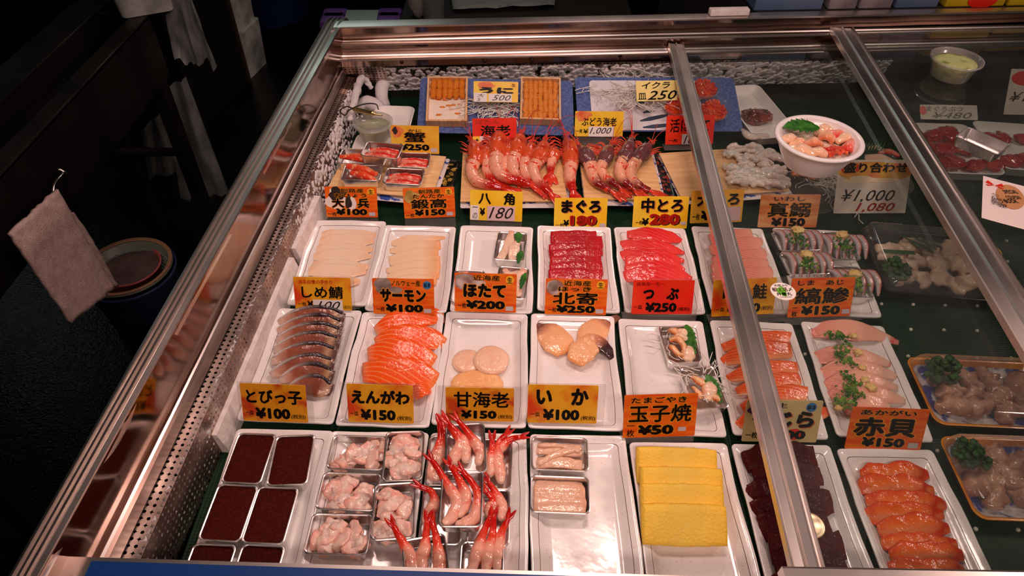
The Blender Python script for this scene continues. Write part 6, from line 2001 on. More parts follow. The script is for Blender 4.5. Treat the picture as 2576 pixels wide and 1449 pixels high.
# white shrimp meat
WM = uvmat('white_shrimp_meat', [(0.0, srgb(232, 214, 204)), (0.5, srgb(240, 224, 214)), (1.0, srgb(228, 206, 194))], 'v', rough=0.22, sss=0.45, bump=0.6, bscale=90, coat=0.9)
rg = random.Random(5)
bm = bmesh.new()
for i in range(60):
    t = rg.random()
    px, py = 1835 + 110 * rg.random() + 20 * t, 372 + 95 * t
    a = rg.uniform(-0.5, 0.3)
    c = P(px, py, 0.033 + rg.uniform(0.002, 0.014))
    d = Vector((math.cos(a), math.sin(a), 0)) * rg.uniform(0.014, 0.026)
    loft([c - d, c + Z * 0.005, c + d], [0.006, 0.010, 0.006], [0.005, 0.007, 0.005], K=12, N=14, bm=bm, amp=0.006, freq=95, seed=i)
tag(obj('shrimp_meat', bm, WM), 'translucent white shrimp meat heaped on the right wooden board', 'shrimp meat', kind='stuff')

# foam trays and cups
FOAMW = mat('white_foam_tray', srgb(240, 234, 230), 0.45, sss=0.1)


def foam_tray(quad, z, label, h=0.022, m=None, group='white foam trays', r=0.02, name='foam_tray'):
    pts = [P(a, b, z + h) for a, b in quad]
    c = sum(pts, Vector()) / 4
    w = ((pts[1] - pts[0]) + (pts[2] - pts[3])) / 2
    l = ((pts[0] - pts[3]) + (pts[1] - pts[2])) / 2
    a = math.atan2(w.y, w.x) * 0.5 + math.atan2(-l.x, l.y) * 0.5
    hx, hy = w.length / 2, l.length / 2
    e = 0.010
    bm = rr_stack([(hx - e, hy - e, r * 0.8, 0.0), (hx - 0.001, hy - 0.001, r, h - 0.002), (hx, hy, r, h), (hx - 0.003, hy - 0.003, r, h + 0.0006), (hx - e - 0.002, hy - e - 0.002, r * 0.8, 0.005), (hx - e - 0.006, hy - e - 0.006, r * 0.7, 0.0035)], None, True, True, n=6)
    o = obj(name, bm, m or FOAMW, loc=(c.x, c.y, z), rot=(0, 0, a), angle=50)
    tag(o, label, 'food tray', group)
    return o, hx, hy


foam_tray([(942, 263), (1044, 269), (1030, 332), (930, 326)], 0.030, 'white foam tray leaning by the frosted pipe bend')
foam_tray([(905, 336), (1000, 338), (988, 385), (876, 380)], 0.012, 'white foam tray under the clear cup of green paste', h=0.018)
ft, _, _ = foam_tray([(1850, 224), (1930, 206), (1972, 330), (1868, 362)], 0.026, 'white foam tray with purple squid beside the blue platter', h=0.024)
PUR = mat('purple_squid', srgb(96, 44, 42), 0.18, base2=srgb(150, 76, 66), nscale=30, coat=1.0, sss=0.2, bump=0.3)
base = P(1904, 298, 0.036)
bm = blob((0, 0, 0.006), 0.036, 0.032, 0.014, 0.35, 1.8, 4)
for k in range(16):
    a = 2 * PI * k / 16
    bmesh.ops.create_icosphere(bm, subdivisions=2, radius=0.005, matrix=Matrix.Translation((0.034 * math.cos(a), 0.026 * math.sin(a) + 0.002, 0.009)))
tag(obj('squid_tentacles', bm, PUR, loc=base), 'purple brown squid tentacles bunched in the foam tray', 'squid')
tag(obj('squid_mantle', loft([P(1868, 326, 0.046) - base, P(1888, 344, 0.05) - base, P(1930, 340, 0.046) - base], [0.006, 0.013, 0.008], [0.004, 0.007, 0.004], K=14, N=16, amp=0.002), WM, loc=base), 'pale squid mantle at the near end of the foam tray', 'squid')

WASABI = mat('wasabi_paste', srgb(188, 196, 130), 0.5, base2=srgb(120, 140, 70), nscale=34, lo=0.5, hi=0.66, bump=0.5, bscale=110, sss=0.2)


def cup(name, label, px, py, z, r, h, lab2, fill=0.75, lid=False, m=None):
    c = P(px, py, z)
    o = thing(name, label, 'plastic cup', c)
    prof_ = [(r * 0.66, 0.0), (r * 0.70, 0.001), (r * 0.90, h - 0.006), (r * 0.94, h - 0.005), (r * 0.95, h), (r, h + 0.001), (r, h - 0.004)]
    obj('cup', lathe(prof_, seg=40, close_bottom=True), m or CLEARP, parent=o)
    if lid:
        obj('lid', lathe([(r * 0.98, h + 0.0015), (r * 0.90, h + 0.0030), (r * 0.88, h - 0.002), (0.001, h - 0.0018)], seg=40), m or CLEARP, parent=o)
    bm = lathe([(r * 0.62, 0.002), (r * 0.67, 0.003), (r * (0.68 + 0.2 * fill), h * fill), (r * 0.5, h * (fill + 0.06)), (0.001, h * (fill + 0.03))], seg=36, close_bottom=True, wob=lambda a, zz: 0.03 * noise.noise(Vector((math.cos(a) * 2, math.sin(a) * 2, zz * 60))))
    tag(obj('wasabi', bm, WASABI, loc=c), lab2, 'wasabi', kind='stuff')
    return o


FROSTP = pane_mat('frosted_plastic', (0.86, 0.85, 0.82, 1), haze=0.28, haze_col=(0.78, 0.76, 0.72, 1), rough=0.15)
cup('wasabi_cup', 'lidded clear cup of green paste under the thermometer probe', 944, 345, 0.030, 0.047, 0.042, 'green wasabi in the cup by the frosted left wall', lid=True, m=FROSTP)
zt = zB + 0.0045
cup('wasabi_cup', 'clear cup of pale green paste standing on the upper glass', 2386, 192, zt, 0.058, 0.046, 'pale green wasabi in the cup on the upper glass', fill=0.78, m=FROSTP)

# bowl on the lower glass
zt2 = zA + 0.0045
bc_ = P(2060, 350, zt2 + 0.058)
bc_.z = zt2
bw_ = thing('foam_bowl', 'round white bowl of seafood standing on the glass cover', 'bowl', bc_)
BR = 0.085
obj('bowl', lathe([(0.050, 0.0), (0.053, 0.001), (0.056, 0.004), (0.074, 0.040), (0.080, 0.056), (BR, 0.058), (BR + 0.0015, 0.0605), (BR, 0.063), (BR - 0.004, 0.0640), (BR - 0.009, 0.0630), (BR - 0.0105, 0.060), (BR - 0.013, 0.052), (BR - 0.016, 0.050), (0.064, 0.030), (0.05, 0.012), (0.001, 0.010)], seg=64, close_bottom=True),
    mat('white_foam_bowl', srgb(246, 238, 236), 0.28, coat=0.3, sss=0.1), parent=bw_)
RICE = mat('rice_bed', srgb(240, 224, 206), 0.5, base2=srgb(226, 190, 160), nscale=60, bump=0.9, bscale=180)
tag(obj('rice', lathe([(0.052, 0.013), (0.066, 0.034), (0.066, 0.036), (0.04, 0.040), (0.001, 0.041)], seg=40, close_bottom=True), RICE, loc=bc_), 'rice bed inside the white bowl', 'rice', kind='stuff')
SF = uvmat('bowl_seafood', [(0.0, srgb(240, 150, 96)), (0.5, srgb(246, 196, 160)), (1.0, srgb(238, 140, 96))], 'v', rough=0.2, blotch=(srgb(190, 104, 70), 45, 0.62, 0.74), sss=0.35, bump=0.4, bscale=100, coat=0.9)
SFW = uvmat('bowl_scallop', [(0.0, srgb(250, 214, 184)), (0.5, srgb(248, 206, 172)), (1.0, srgb(246, 190, 150))], 'v', rough=0.2, sss=0.4, bump=0.3, bscale=100, coat=0.9)
SFR = uvmat('bowl_shrimp', [(0.0, srgb(238, 90, 70)), (0.5, srgb(246, 160, 140)), (1.0, srgb(232, 60, 40))], 'v', rough=0.2, sss=0.3, bump=0.3, coat=0.9)
spec = [(1990, 352, 0.020, 0.015, 0.011, SFW, 'peach scallop at the left edge of the bowl'), (2010, 362, 0.018, 0.013, 0.012, SF, 'orange edged shellfish piece left of the leaf tip'), (2020, 378, 0.024, 0.017, 0.012, SFW, 'round scallop at the front left of the bowl'), (2048, 360, 0.015, 0.012, 0.012, SF, 'brown rimmed shellfish in the middle of the bowl'),
        (2074, 328, 0.020, 0.014, 0.013, SFW, 'white shellfish right of the green leaf'), (2080, 345, 0.014, 0.017, 0.012, SF, 'small shellfish strip in the centre of the bowl'), (2106, 340, 0.020, 0.013, 0.011, SFR, 'pink fish piece at the back right of the bowl'), (2126, 350, 0.018, 0.013, 0.011, SFW, 'pale scallop at the right of the bowl'), (2136, 368, 0.009, 0.022, 0.011, SFR, 'red shrimp curled at the right wall of the bowl'), (2060, 385, 0.014, 0.013, 0.012, SFW, 'peach piece beside the red roe in the bowl')]
for i, (px, py, rx, ry, rz, m, lab) in enumerate(spec):
    p = P(px, py, zt2 + 0.048)
    bm = loft([Vector((-rx, 0.002, -0.004)), Vector((0, 0, 0.003)), Vector((rx, -0.002, -0.004))], [ry * 0.6, ry, ry * 0.6], [rz * 0.5, rz * 0.8, rz * 0.5], K=16, N=18, amp=0.0035, freq=80, seed=i)
    tag(obj('seafood_piece', bm, m, loc=p, rot=(0, 0, 0.4 * math.sin(i * 2.1))), lab, 'seafood', 'seafood pieces in the bowl')
rg = random.Random(9)
bm = bmesh.new()
for i in range(70):
    a, q = rg.uniform(0, 2 * PI), math.sqrt(rg.random())
    bmesh.ops.create_icosphere(bm, subdivisions=2, radius=0.0038, matrix=Matrix.Translation((0.028 * q * math.cos(a), 0.014 * q * math.sin(a), 0.009 * (1 - q * q) + rg.uniform(-.001, .001))))
tag(obj('salmon_roe', bm, IKURA, loc=P(2094, 382, zt2 + 0.046)), 'shiny red salmon roe at the front of the bowl', 'salmon roe', kind='stuff')
lb, lt_ = P(2062, 322, zt2 + 0.062), P(1966, 318, zt2 + 0.058)
leaf('shiso_leaf', 'serrated green shiso leaf lying in the white bowl', lb, lt_ - lb, (lt_ - lb).length, 0.030, 7, cup=0.004, deep=0.42)

# ================================================================== right hand side under the upper glass
def chunk_pile(quad_center, n, sx, sy, z, m, name, labfmt, cat, group, seed, size=0.013, flat=0.6, amp=0.35):
    rg = random.Random(seed)
    c = quad_center
    for i in range(n):
        gx, gy = (i % 4) / 3 - 0.5, (i // 4) / max(1, (n - 1) // 4) - 0.5
        p = Vector((c.x + gx * sx + rg.uniform(-.006, .006), c.y - gy * sy + rg.uniform(-.006, .006), z + rg.uniform(0, 0.008)))
        s_ = size * rg.uniform(0.85, 1.25)
        bm = blob((0, 0, s_ * flat * 0.6), s_ * rg.uniform(1.0, 1.5), s_, s_ * flat, amp, 1.7, seed * 31 + i)
        lab = labfmt % (['far left', 'far left of centre', 'far right of centre', 'far right', 'middle left', 'left of centre', 'right of centre', 'middle right', 'near left', 'near left of centre', 'near right of centre', 'near right'][i] if i < 12 else ORD[i - 12])
        tag(obj(name, bm, m, loc=p, rot=(0, 0, rg.uniform(0, 3))), lab, cat, group)


RAW = mat('raw_tuna_chunk', srgb(176, 34, 34), 0.25, base2=srgb(206, 66, 60), nscale=50, coat=0.6, sss=0.2, bump=0.3)
f1, hx, hy = foam_tray([(2292, 314), (2452, 308), (2502, 434), (2376, 440)], 0.004, 'white foam tray of red tuna chunks under the empty tin', h=0.024)
chunk_pile(P(2392, 385, 0.01), 12, 0.125, 0.13, 0.009, RAW, 'tuna_chunk', 'red tuna chunk at the %s of the tray under the empty tin', 'tuna chunk', 'tuna chunks under the upper glass', 2, size=0.019)
f2, hx, hy = foam_tray([(2470, 312), (2640, 310), (2720, 430), (2506, 430)], 0.004, 'white foam tray of red tuna at the right picture edge', h=0.024)
chunk_pile(P(2572, 385, 0.01), 8, 0.12, 0.10, 0.009, RAW, 'tuna_chunk', 'red tuna chunk, %s of the tray at the right picture edge', 'tuna chunk', 'tuna chunks under the upper glass', 3, size=0.019)

# clear platter of mixed sashimi behind the bowl sign
pc = P(2140, 428, 0.02)
d_ = thing('sashimi_platter', 'clear plastic platter of mixed sashimi half hidden behind the bowl', 'platter', (pc.x, pc.y, 0))
bm = rr_stack([(0.098, 0.080, 0.045, 0.0015), (0.104, 0.086, 0.05, 0.006), (0.116, 0.098, 0.055, 0.026), (0.122, 0.104, 0.058, 0.028), (0.124, 0.106, 0.058, 0.026)], None, True, False, n=8)
obj('dish', bm, CLEARP, parent=d_)
shreds('radish_shreds', 'white radish shreds covering the clear sashimi platter', Vector((pc.x - 0.02, pc.y - 0.03, 0.006)), 170, 0.036, 0.026, 0.008, 21, 0.06, 0.0011)
for i, (px, py, rx, ry, m, lab) in enumerate([(2022, 440, 0.026, 0.012, SALMON2, 'orange salmon slice on the sashimi platter below the bowl'), (2215, 400, 0.034, 0.016, SFW, 'pale fish slice at the right of the sashimi platter'), (2236, 384, 0.024, 0.011, SFR, 'pink fish slice by the plastic grass on the sashimi platter'), (2206, 375, 0.020, 0.010, SFW, 'small white slice at the back of the sashimi platter')]):
    p = P(px, py, 0.022)
    bm = loft([Vector((-rx, 0, -0.003)), Vector((0, 0, 0.003)), Vector((rx, 0, -0.003))], [ry * 0.7, ry, ry * 0.7], [0.003, 0.004, 0.003], K=14, N=14, n=3, amp=0.001, seed=i)
    tag(obj('sashimi_slice', bm, m, loc=p, rot=(0, 0, -0.3)), lab, 'fish slice', 'slices on the sashimi platter')
gp_ = P(2190, 372, 0.024)
bm = bmesh.new()
for i in range(7):
    a = P(2172 + 7 * i, 384, 0.020)
    t_ = P(2182 + 8 * i, 352 - 4 * (i % 2), 0.050)
    dd = (t_ - a)
    s = Vector((1, 0, 0)) * 0.003
    bm.faces.new([bm.verts.new(a - s - gp_), bm.verts.new(a + s - gp_), bm.verts.new(t_ - gp_)])
thicken(bm, 0.0006)
tag(obj('plastic_grass', bm, mat('plastic_grass_green', srgb(30, 96, 40), 0.35), loc=gp_), 'green plastic grass divider standing on the sashimi platter', 'plastic grass')

# lidded packs
PARS = mat('parsley_green', srgb(24, 62, 24), 0.5, base2=srgb(50, 96, 40), nscale=80, bump=0.8, bscale=260)


def parsley(c, r, label, seed):
    rg = random.Random(seed)
    bm = bmesh.new()
    for i in range(60):
        d = Vector((rg.gauss(0, 1), rg.gauss(0, 1), abs(rg.gauss(0, 0.7)))).normalized() * r * rg.uniform(0.4, 1.0)
        blob(d, r * 0.22, r * 0.22, r * 0.16, 0.7, 2.6, seed * 70 + i, bm=bm, sub=1)
    tag(obj('parsley', bm, PARS, loc=c), label, 'parsley')


def pack(quad, z, h, label, m, r=0.018, lidh=0.03, inner=None, band=None, sticker=None):
    pts = [P(a, b, z + h) for a, b in quad]
    c = sum(pts, Vector()) / 4
    w = ((pts[1] - pts[0]) + (pts[2] - pts[3])) / 2
    l = ((pts[0] - pts[3]) + (pts[1] - pts[2])) / 2
    a = math.atan2(w.y, w.x) * 0.5 + math.atan2(-l.x, l.y) * 0.5
    hx, hy = w.length / 2, l.length / 2
    o = thing('seafood_pack', label, 'seafood pack', (c.x, c.y, z), (0, 0, a), 'lidded seafood packs')
    e = 0.012
    bm = rr_stack([(hx - e, hy - e, r * 0.8, 0.0), (hx - 0.002, hy - 0.002, r, h - 0.003), (hx, hy, r, h), (hx - 0.003, hy - 0.003, r, h + 0.001), (hx - 0.006, hy - 0.006, r, h - 0.001), (hx - 0.010, hy - 0.010, r * 0.9, h - 0.008), (hx - e - 0.008, hy - e - 0.008, r * 0.8, 0.0045), (hx - e - 0.012, hy - e - 0.012, r * 0.7, 0.004)],
                  None, True, True, n=6, mats=[0, 0, 0, 0, 0, 1 if inner else 0, 1 if inner else 0, 1 if inner else 0])
    obj('tray', bm, [m, inner] if inner else m, parent=o, angle=50)
    bm = rr_stack([(hx - 0.002, hy - 0.002, r, h + 0.002), (hx - 0.008, hy - 0.008, r * 0.9, h + lidh), (hx - 0.014, hy - 0.014, r * 0.8, h + lidh + 0.002)], None, False, True, n=6)
    obj('lid', bm, CLEARP, parent=o, angle=60)
    if sticker:
        bm = bmesh.new()
        bm.faces.new([bm.verts.new((sticker[0] + sticker[2] * math.cos(2 * PI * k / 28), sticker[1] + sticker[2] * math.sin(2 * PI * k / 28), h + lidh + 0.0032)) for k in range(28)])
        obj('sticker', bm, mat('yellow_sticker', srgb(226, 184, 70), 0.4), parent=o, smooth=False)
    return o, c, a, hx, hy


GOLDM = mat('gold_foil_tray', srgb(226, 146, 28), 0.3, base2=srgb(196, 112, 14), nscale=20, coat=0.6)
BLUEPAT = mat('blue_white_pattern', srgb(232, 226, 226), 0.3, base2=srgb(38, 60, 150), nscale=26, lo=0.48, hi=0.55, coat=0.4)
BLACKP = mat('black_plastic_tray', srgb(22, 18, 16), 0.3, base2=srgb(28, 22, 18), coat=0.5)
GREYSF = uvmat('packed_shellfish', [(0.0, srgb(150, 96, 72)), (0.5, srgb(204, 156, 130)), (1.0, srgb(160, 104, 80))], 'v', rough=0.25, blotch=(srgb(120, 70, 50), 40, 0.56, 0.72), sss=0.2, coat=0.8, bump=0.4)


def filled(o, c, a, hx, hy, n, m, names, lab, z, seed, size):
    rg = random.Random(seed)
    q = Matrix.Rotation(a, 3, 'Z')
    cols_ = 4
    rows_ = (n + cols_ - 1) // cols_
    words = ['rear', 'middle', 'front']
    for i in range(n):
        gx, gy = (i % cols_ + 0.5) / cols_ - 0.5, 0.5 - (i // cols_ + 0.5) / rows_
        p = c + q @ Vector((gx * (hx * 2 - 0.06) + rg.uniform(-.006, .006), gy * (hy * 2 - 0.06) + rg.uniform(-.006, .006), 0))
        p.z = z + rg.uniform(0.004, 0.012)
        s_ = size * rg.uniform(0.8, 1.25)
        b = rg.uniform(0, 3)
        dd = Vector((math.cos(b), math.sin(b), 0)) * s_ * 1.3
        bm = loft([-dd - Z * 0.003, Z * 0.004, dd - Z * 0.002], [s_ * 0.5, s_, s_ * 0.5], [s_ * 0.35, s_ * 0.55, s_ * 0.3], K=16, N=20, amp=s_ * 0.55, freq=80, seed=seed * 13 + i)
        tag(obj('shellfish_piece', bm, m, loc=p), '%s, %s row, %s from left, %s' % (names, words[i // cols_], ORD[i % cols_], lab), 'shellfish', 'shellfish pieces in packs')


o, c, a, hx, hy = pack([(2176, 586), (2452, 584), (2486, 744), (2224, 744)], 0.004, 0.020, 'black lidded pack of pale fin meat with parsley and cut green leaf', BLACKP, r=0.012, lidh=0.024, sticker=(0.115, 0.02, 0.022))
filled(o, c, a, hx, hy, 12, uvmat('packed_fin_meat', [(0.0, srgb(230, 196, 168)), (0.5, srgb(240, 214, 190)), (1.0, srgb(226, 186, 156))], 'v', rough=0.3, sss=0.3, coat=0.6, bump=0.3), 'pale fin meat', 'black pack', 0.010, 4, 0.020)
parsley(P(2250, 688, 0.034), 0.030, 'dark parsley sprig at the near left of the black pack', 5)
LEAFD = mat('bamboo_leaf', srgb(24, 92, 40), 0.4, coat=0.4)
b_ = P(2272, 574, 0.052)
for i, (x0, y0, x1, y1, lab) in enumerate([(2258, 588, 2350, 636, 'longest'), (2280, 586, 2358, 628, 'middle'), (2300, 588, 2360, 622, 'shortest')]):
    p0, p1 = P(x0, y0, 0.046), P(x1, y1, 0.046)
    d = (p1 - p0)
    s = Vector((-d.y, d.x, 0)).normalized() * 0.0055
    bm = bmesh.new()
    bm.faces.new([bm.verts.new(v) for v in (Vector((0, 0, 0)), d * 0.6 - s, d * 0.95 - s * 0.8, d, d * 0.95 + s * 0.8, d * 0.6 + s)])
    thicken(bm, 0.0006)
    tag(obj('bamboo_leaf', bm, LEAFD, loc=p0), 'cut green leaf strip in the black pack, the %s of the fanned three' % lab, 'leaf', 'leaf strips in the black pack')
p0 = P(2226, 632, 0.046)
bm = bm_box((0.062, 0.011, 0.0008), (0.028, 0, 0), bevel=0.0002)
tag(obj('bamboo_leaf', bm, LEAFD, loc=p0, rot=(0, 0, -0.05)), 'straight green leaf strip above the parsley in the black pack', 'leaf', 'leaf strips in the black pack')

o, c, a, hx, hy = pack([(2284, 906), (2600, 904), (2690, 1076), (2354, 1076)], 0.004, 0.022, 'gold rimmed pack of shellfish, the rear of two', GOLDM, inner=BLUEPAT, lidh=0.020)
filled(o, c, a, hx, hy, 12, GREYSF, 'brownish shellfish', 'rear gold rimmed pack', 0.010, 6, 0.019)
parsley(P(2372, 940, 0.036), 0.030, 'dark parsley sprig in the rear gold rimmed pack', 7)
o, c, a, hx, hy = pack([(2366, 1106), (2690, 1100), (2800, 1312), (2458, 1316)], 0.004, 0.022, 'gold rimmed pack of shellfish, the nearer of two', GOLDM, inner=BLUEPAT, lidh=0.020)
filled(o, c, a, hx, hy, 12, GREYSF, 'brownish shellfish', 'nearer gold rimmed pack', 0.010, 8, 0.021)
parsley(P(2436, 1150, 0.036), 0.028, 'dark parsley sprig in the nearer gold rimmed pack', 9)

# signs of the back rows
B_ = B1
sign('uni', 'yellow sea urchin sign with a handwritten 500 between the wooden boxes', (1191, 256), (1303, 258), 205, 0.100, 'yellow',
     [('うに', (0.12, 0.28, 0.90, 0.60), 0.05, K), ('生', (0.855, 0.10, 0.94, 0.24), B3, K), ('500', (0.42, 0.66, 0.84, 0.92), 0.0, K, None, 0.35), ('大\n5', (0.08, 0.60, 0.24, 0.96), 0.0, K, None, 0.2)],
     lean=40, patches=[((0.34, 0.60, 0.86, 0.98), PAPER), ((0.01, 0.56, 0.30, 1.0), PAPER)], discs=[(0.26, 0.20, 0.22, 0.16, CRABP, .5), (0.9, 0.17, 0.07, 0.13, SUN, 0)])
sign('ikura', 'cream handwritten roe card crossed by the steel bar', (1602, 255), (1704, 252), 203, 0.100, 'cream',
     [('イクラ', (0.14, 0.06, 0.84, 0.40), 0.012, K, None, 0.2), ('皿', (0.04, 0.60, 0.24, 0.92), 0.008, K), ('250', (0.26, 0.50, 1.0, 0.95), 0.010, K, None, 0.35)], lean=45)
sign('kani', 'yellow crab sign at 250 yen behind the crab tins', (985, 384), (1105, 387), 316, 0.036, 'mustard',
     [('かに', (0.36, 0.13, 0.64, 0.23), B3, K), ('蟹', (0.27, 0.24, 0.72, 0.60), B_, K, G), (YEN + '250', (0.16, 0.66, 0.80, 0.90), B2, K)], patches=[((0.82, 0.80, 0.96, 0.94), PAPER_G)],
     discs=[(0.12, 0.24, 0.12, 0.2, CRABP, .6), (0.08, 0.20, 0.05, 0.12, DARKP, .8)], holder=0.02)
sign('botan', 'red shrimp sign half hidden by the tall red shrimp heads', (1190, 378), (1300, 376), 297, 0.034, 'red',
     [('ぼたん', (0.08, 0.04, 0.62, 0.18), 0.0, mat('dull_red_ink', srgb(170, 30, 20), 0.4)), ('海老', (0.18, 0.22, 0.86, 0.56), B_, K), ('一尾', (0.02, 0.62, 0.18, 0.80), B3, K), ('350', (0.20, 0.60, 0.60, 0.94), 0.0, K, None, 0.35)],
     patches=[((0.16, 0.56, 0.62, 1.0), PAPER), ((0.0, 0.56, 0.16, 1.0), CARD['yellow'])], holder=0.012)
sign('budo', 'yellow grape shrimp sign handwritten 1,000', (1445, 343), (1566, 344), 280, 0.040, 'yellow',
     [('ぶどう海老', (0.14, 0.24, 0.86, 0.58), 0.03, K), ('一尾', (0.03, 0.72, 0.16, 0.86), B3, K), (YEN, (0.18, 0.70, 0.28, 0.88), B3, K), ('1,000', (0.31, 0.64, 0.76, 0.92), 0.0, K, None, 0.35)],
     patches=[((0.29, 0.60, 0.82, 1.0), PAPER)], discs=[(0.18, 0.12, 0.17, 0.12, CRABP, .3), (0.16, 0.26, 0.14, 0.12, CRABP, .4)], holder=0.026)
sign('hotate_ita', 'red sign reading fresh, crossed by the steel bar, before the blue platter', (1673, 364), (1793, 362), 290, 0.034, 'red', [('活ほたて', (0.08, 0.12, 0.90, 0.58), 0.02, K), ('一枚', (0.06, 0.80, 0.26, 0.92), B3, K), ('100', (0.38, 0.68, 0.70, 0.98), 0.0, K, None, 0.35)],
     patches=[((0.34, 0.64, 0.8, 1.0), PAPER_G)], holder=0.014)
sign('zuke', 'reddish white handwritten card lying behind the tuna chunk trays', (2316, 300), (2460, 302), 264, 0.034, 'white', [('まぐろぶつ', (0.10, 0.10, 0.75, 0.45), 0.0, K, None, 0.2), (YEN + '480', (0.20, 0.50, 0.90, 0.92), 0.0, K, None, 0.3)], lean=50, discs=[(0.05, 0.4, 0.06, 0.3, INK_RED, .3)])
sign('right_edge', 'white handwritten sign with a red block at the right picture edge', (2524, 288), (2680, 290), 174, 0.034, 'white', [(YEN + '1,000', (0.05, 0.50, 0.90, 0.74), 0.0, K, None, 0.35), ('1,080', (0.34, 0.76, 0.92, 0.96), 0.01, INK_RED, None, 0.3)], lean=30, discs=[(0.25, 0.2, 0.22, 0.16, INK_RED, .1)])

# things lying on the covers
o = tin([(2437, 313), (2551, 366), (2510, 395), (2394, 345)], 'empty shiny tin lying askew on the upper glass cover', z=zt)
cp = P(2476, 447, zt + 0.0005), P(2640, 488, zt + 0.0005), P(2640, 592, zt + 0.0005), P(2478, 555, zt + 0.0005)
u_ = (cp[1] - cp[0]).normalized()
v_ = u_.cross(Z) * -1
Wc, Hc_ = (cp[1] - cp[0]).length, 0.105
lf = thing('coupon_leaflet', 'white coupon leaflet with a red bow and tan oval on the upper glass', 'leaflet', cp[0] * 0.5 + cp[2] * 0.5, (0, 0, math.atan2(u_.y, u_.x)))
Hc_ = abs((cp[0] - cp[3]).dot(v_))
bm = bmesh.new()
rows_ = []
for j in range(9):
    rows_.append([bm.verts.new(((i / 12 - 0.5) * Wc, (j / 8 - 0.5) * Hc_, 0.0008 + 0.003 * max(0, 0.3 - i / 12) ** 1.5)) for i in range(13)])
for j in range(8):
    for i in range(12):
        bm.faces.new((rows_[j][i], rows_[j][i + 1], rows_[j + 1][i + 1], rows_[j + 1][i]))
obj('sheet', bm, mat('leaflet_paper', srgb(246, 228, 222), 0.4), parent=lf)
LW, LH = Wc, Hc_
def lfpatch(nm, m, fn, z):
    b = bmesh.new()
    fn(b)
    bmesh.ops.translate(b, vec=(0, -LH / 2, z), verts=b.verts)
    obj(nm, b, m, parent=lf, smooth=False)
lfpatch('oval', mat('tan_oval', srgb(206, 146, 100), 0.4), lambda b: disc_patch(b, 0.42, 0.35, 0.22, 0.28, LW, LH, 0), 0.0016)
def bow(b):
    for s in (-1, 1):
        for t in (-1, 1):
            cx, cy = (0.18 - 0.5) * LW, 0.82 * LH
            b.faces.new([b.verts.new(q) for q in ((cx, cy, 0), (cx + s * 0.012, cy + t * 0.010 + 0.003, 0), (cx + s * 0.016, cy + t * 0.003, 0))])
lfpatch('bow', INK_RED, bow, 0.0024)
def txt1(b):
    put_text(b, '北海道特典ブック', (0.02, 0.46, 0.36, 0.56), LW, LH, 0.01, rot=PI / 2)
    put_text(b, '共通クーポン', (0.16, 0.50, 0.44, 0.60), LW, LH, 0.01, rot=PI / 2)
lfpatch('lettering', mat('brown_ink', srgb(150, 100, 60), 0.4), txt1, 0.0026)
def txt2(b):
    put_text(b, 'SPECIAL', (0.30, 0.20, 0.54, 0.28), LW, LH, 0.02, rot=0.5)
    put_text(b, 'COUPON', (0.34, 0.32, 0.58, 0.40), LW, LH, 0.02, rot=0.5)
    put_text(b, 'BOOK', (0.32, 0.42, 0.54, 0.50), LW, LH, 0.02, rot=0.5)
lfpatch('lettering', PAPER, txt2, 0.0026)
lfpatch('band', INK_RED, lambda b: rect_patch(b, (0.78, 0.40, 0.84, 1.0), LW, LH, 0), 0.0018)

sc = P(1970, 733, zA + 0.0052)
stk = thing('round_sticker', 'round white sticker with red and green brush lettering on the lower glass', 'sticker', sc, (0, 0, 0.05))
r_ = (P(2001, 733, zA + 0.0052) - sc).length
bm = lathe([(r_, 0.0), (r_, 0.0003)], seg=36, close_bottom=True, close_top=True)
obj('disc', bm, mat('white_sticker', srgb(244, 234, 226), 0.35), parent=stk, smooth=False)
def stext(nm, m, body, box, bold, z=0.0007, rot=0.0):
    b = bmesh.new()
    put_text(b, body, box, 2 * r_, 2 * r_, bold, z=z, rot=rot)
    bmesh.ops.translate(b, vec=(0, -r_, 0), verts=b.verts)
    obj(nm, b, m, parent=stk, smooth=False)
GRN = mat('green_print', srgb(110, 190, 60), 0.4)
b = bmesh.new()
disc_patch(b, 0.44, 0.46, 0.20, 0.26, 2 * r_, 2 * r_, 0.0004, 0.7, 3)
bmesh.ops.translate(b, vec=(0, -r_, 0), verts=b.verts)
obj('emblem', b, GRN, parent=stk, smooth=False)
stext('lettering', INK_RED, '船上活〆', (0.08, 0.28, 0.90, 0.52), 0.03)
stext('lettering', K, '天然ぶり', (0.22, 0.10, 0.78, 0.24), 0.01)
stext('lettering', K, '弁慶丸', (0.18, 0.56, 0.80, 0.76), 0.015)
stext('lettering', mat('grey_print', srgb(90, 80, 76), 0.4), '北海道産天然魚', (0.26, 0.80, 0.74, 0.87), 0.0)

# ================================================================== the aisle on the left and the things behind the case
def Px(px, py, x):
    d = ray(px, py)
    return Vector((0, 0, CAMZ)) + d * (x / d.x)


def drop(p, py):
    """height at which the vertical line through p crosses image row py"""
    lo, hi = FZ - 0.5, p.z
    for _ in range(40):
        m = (lo + hi) / 2
        if proj((p.x, p.y, m))[1] > py:
            lo = m
        else:
            hi = m
    return lo


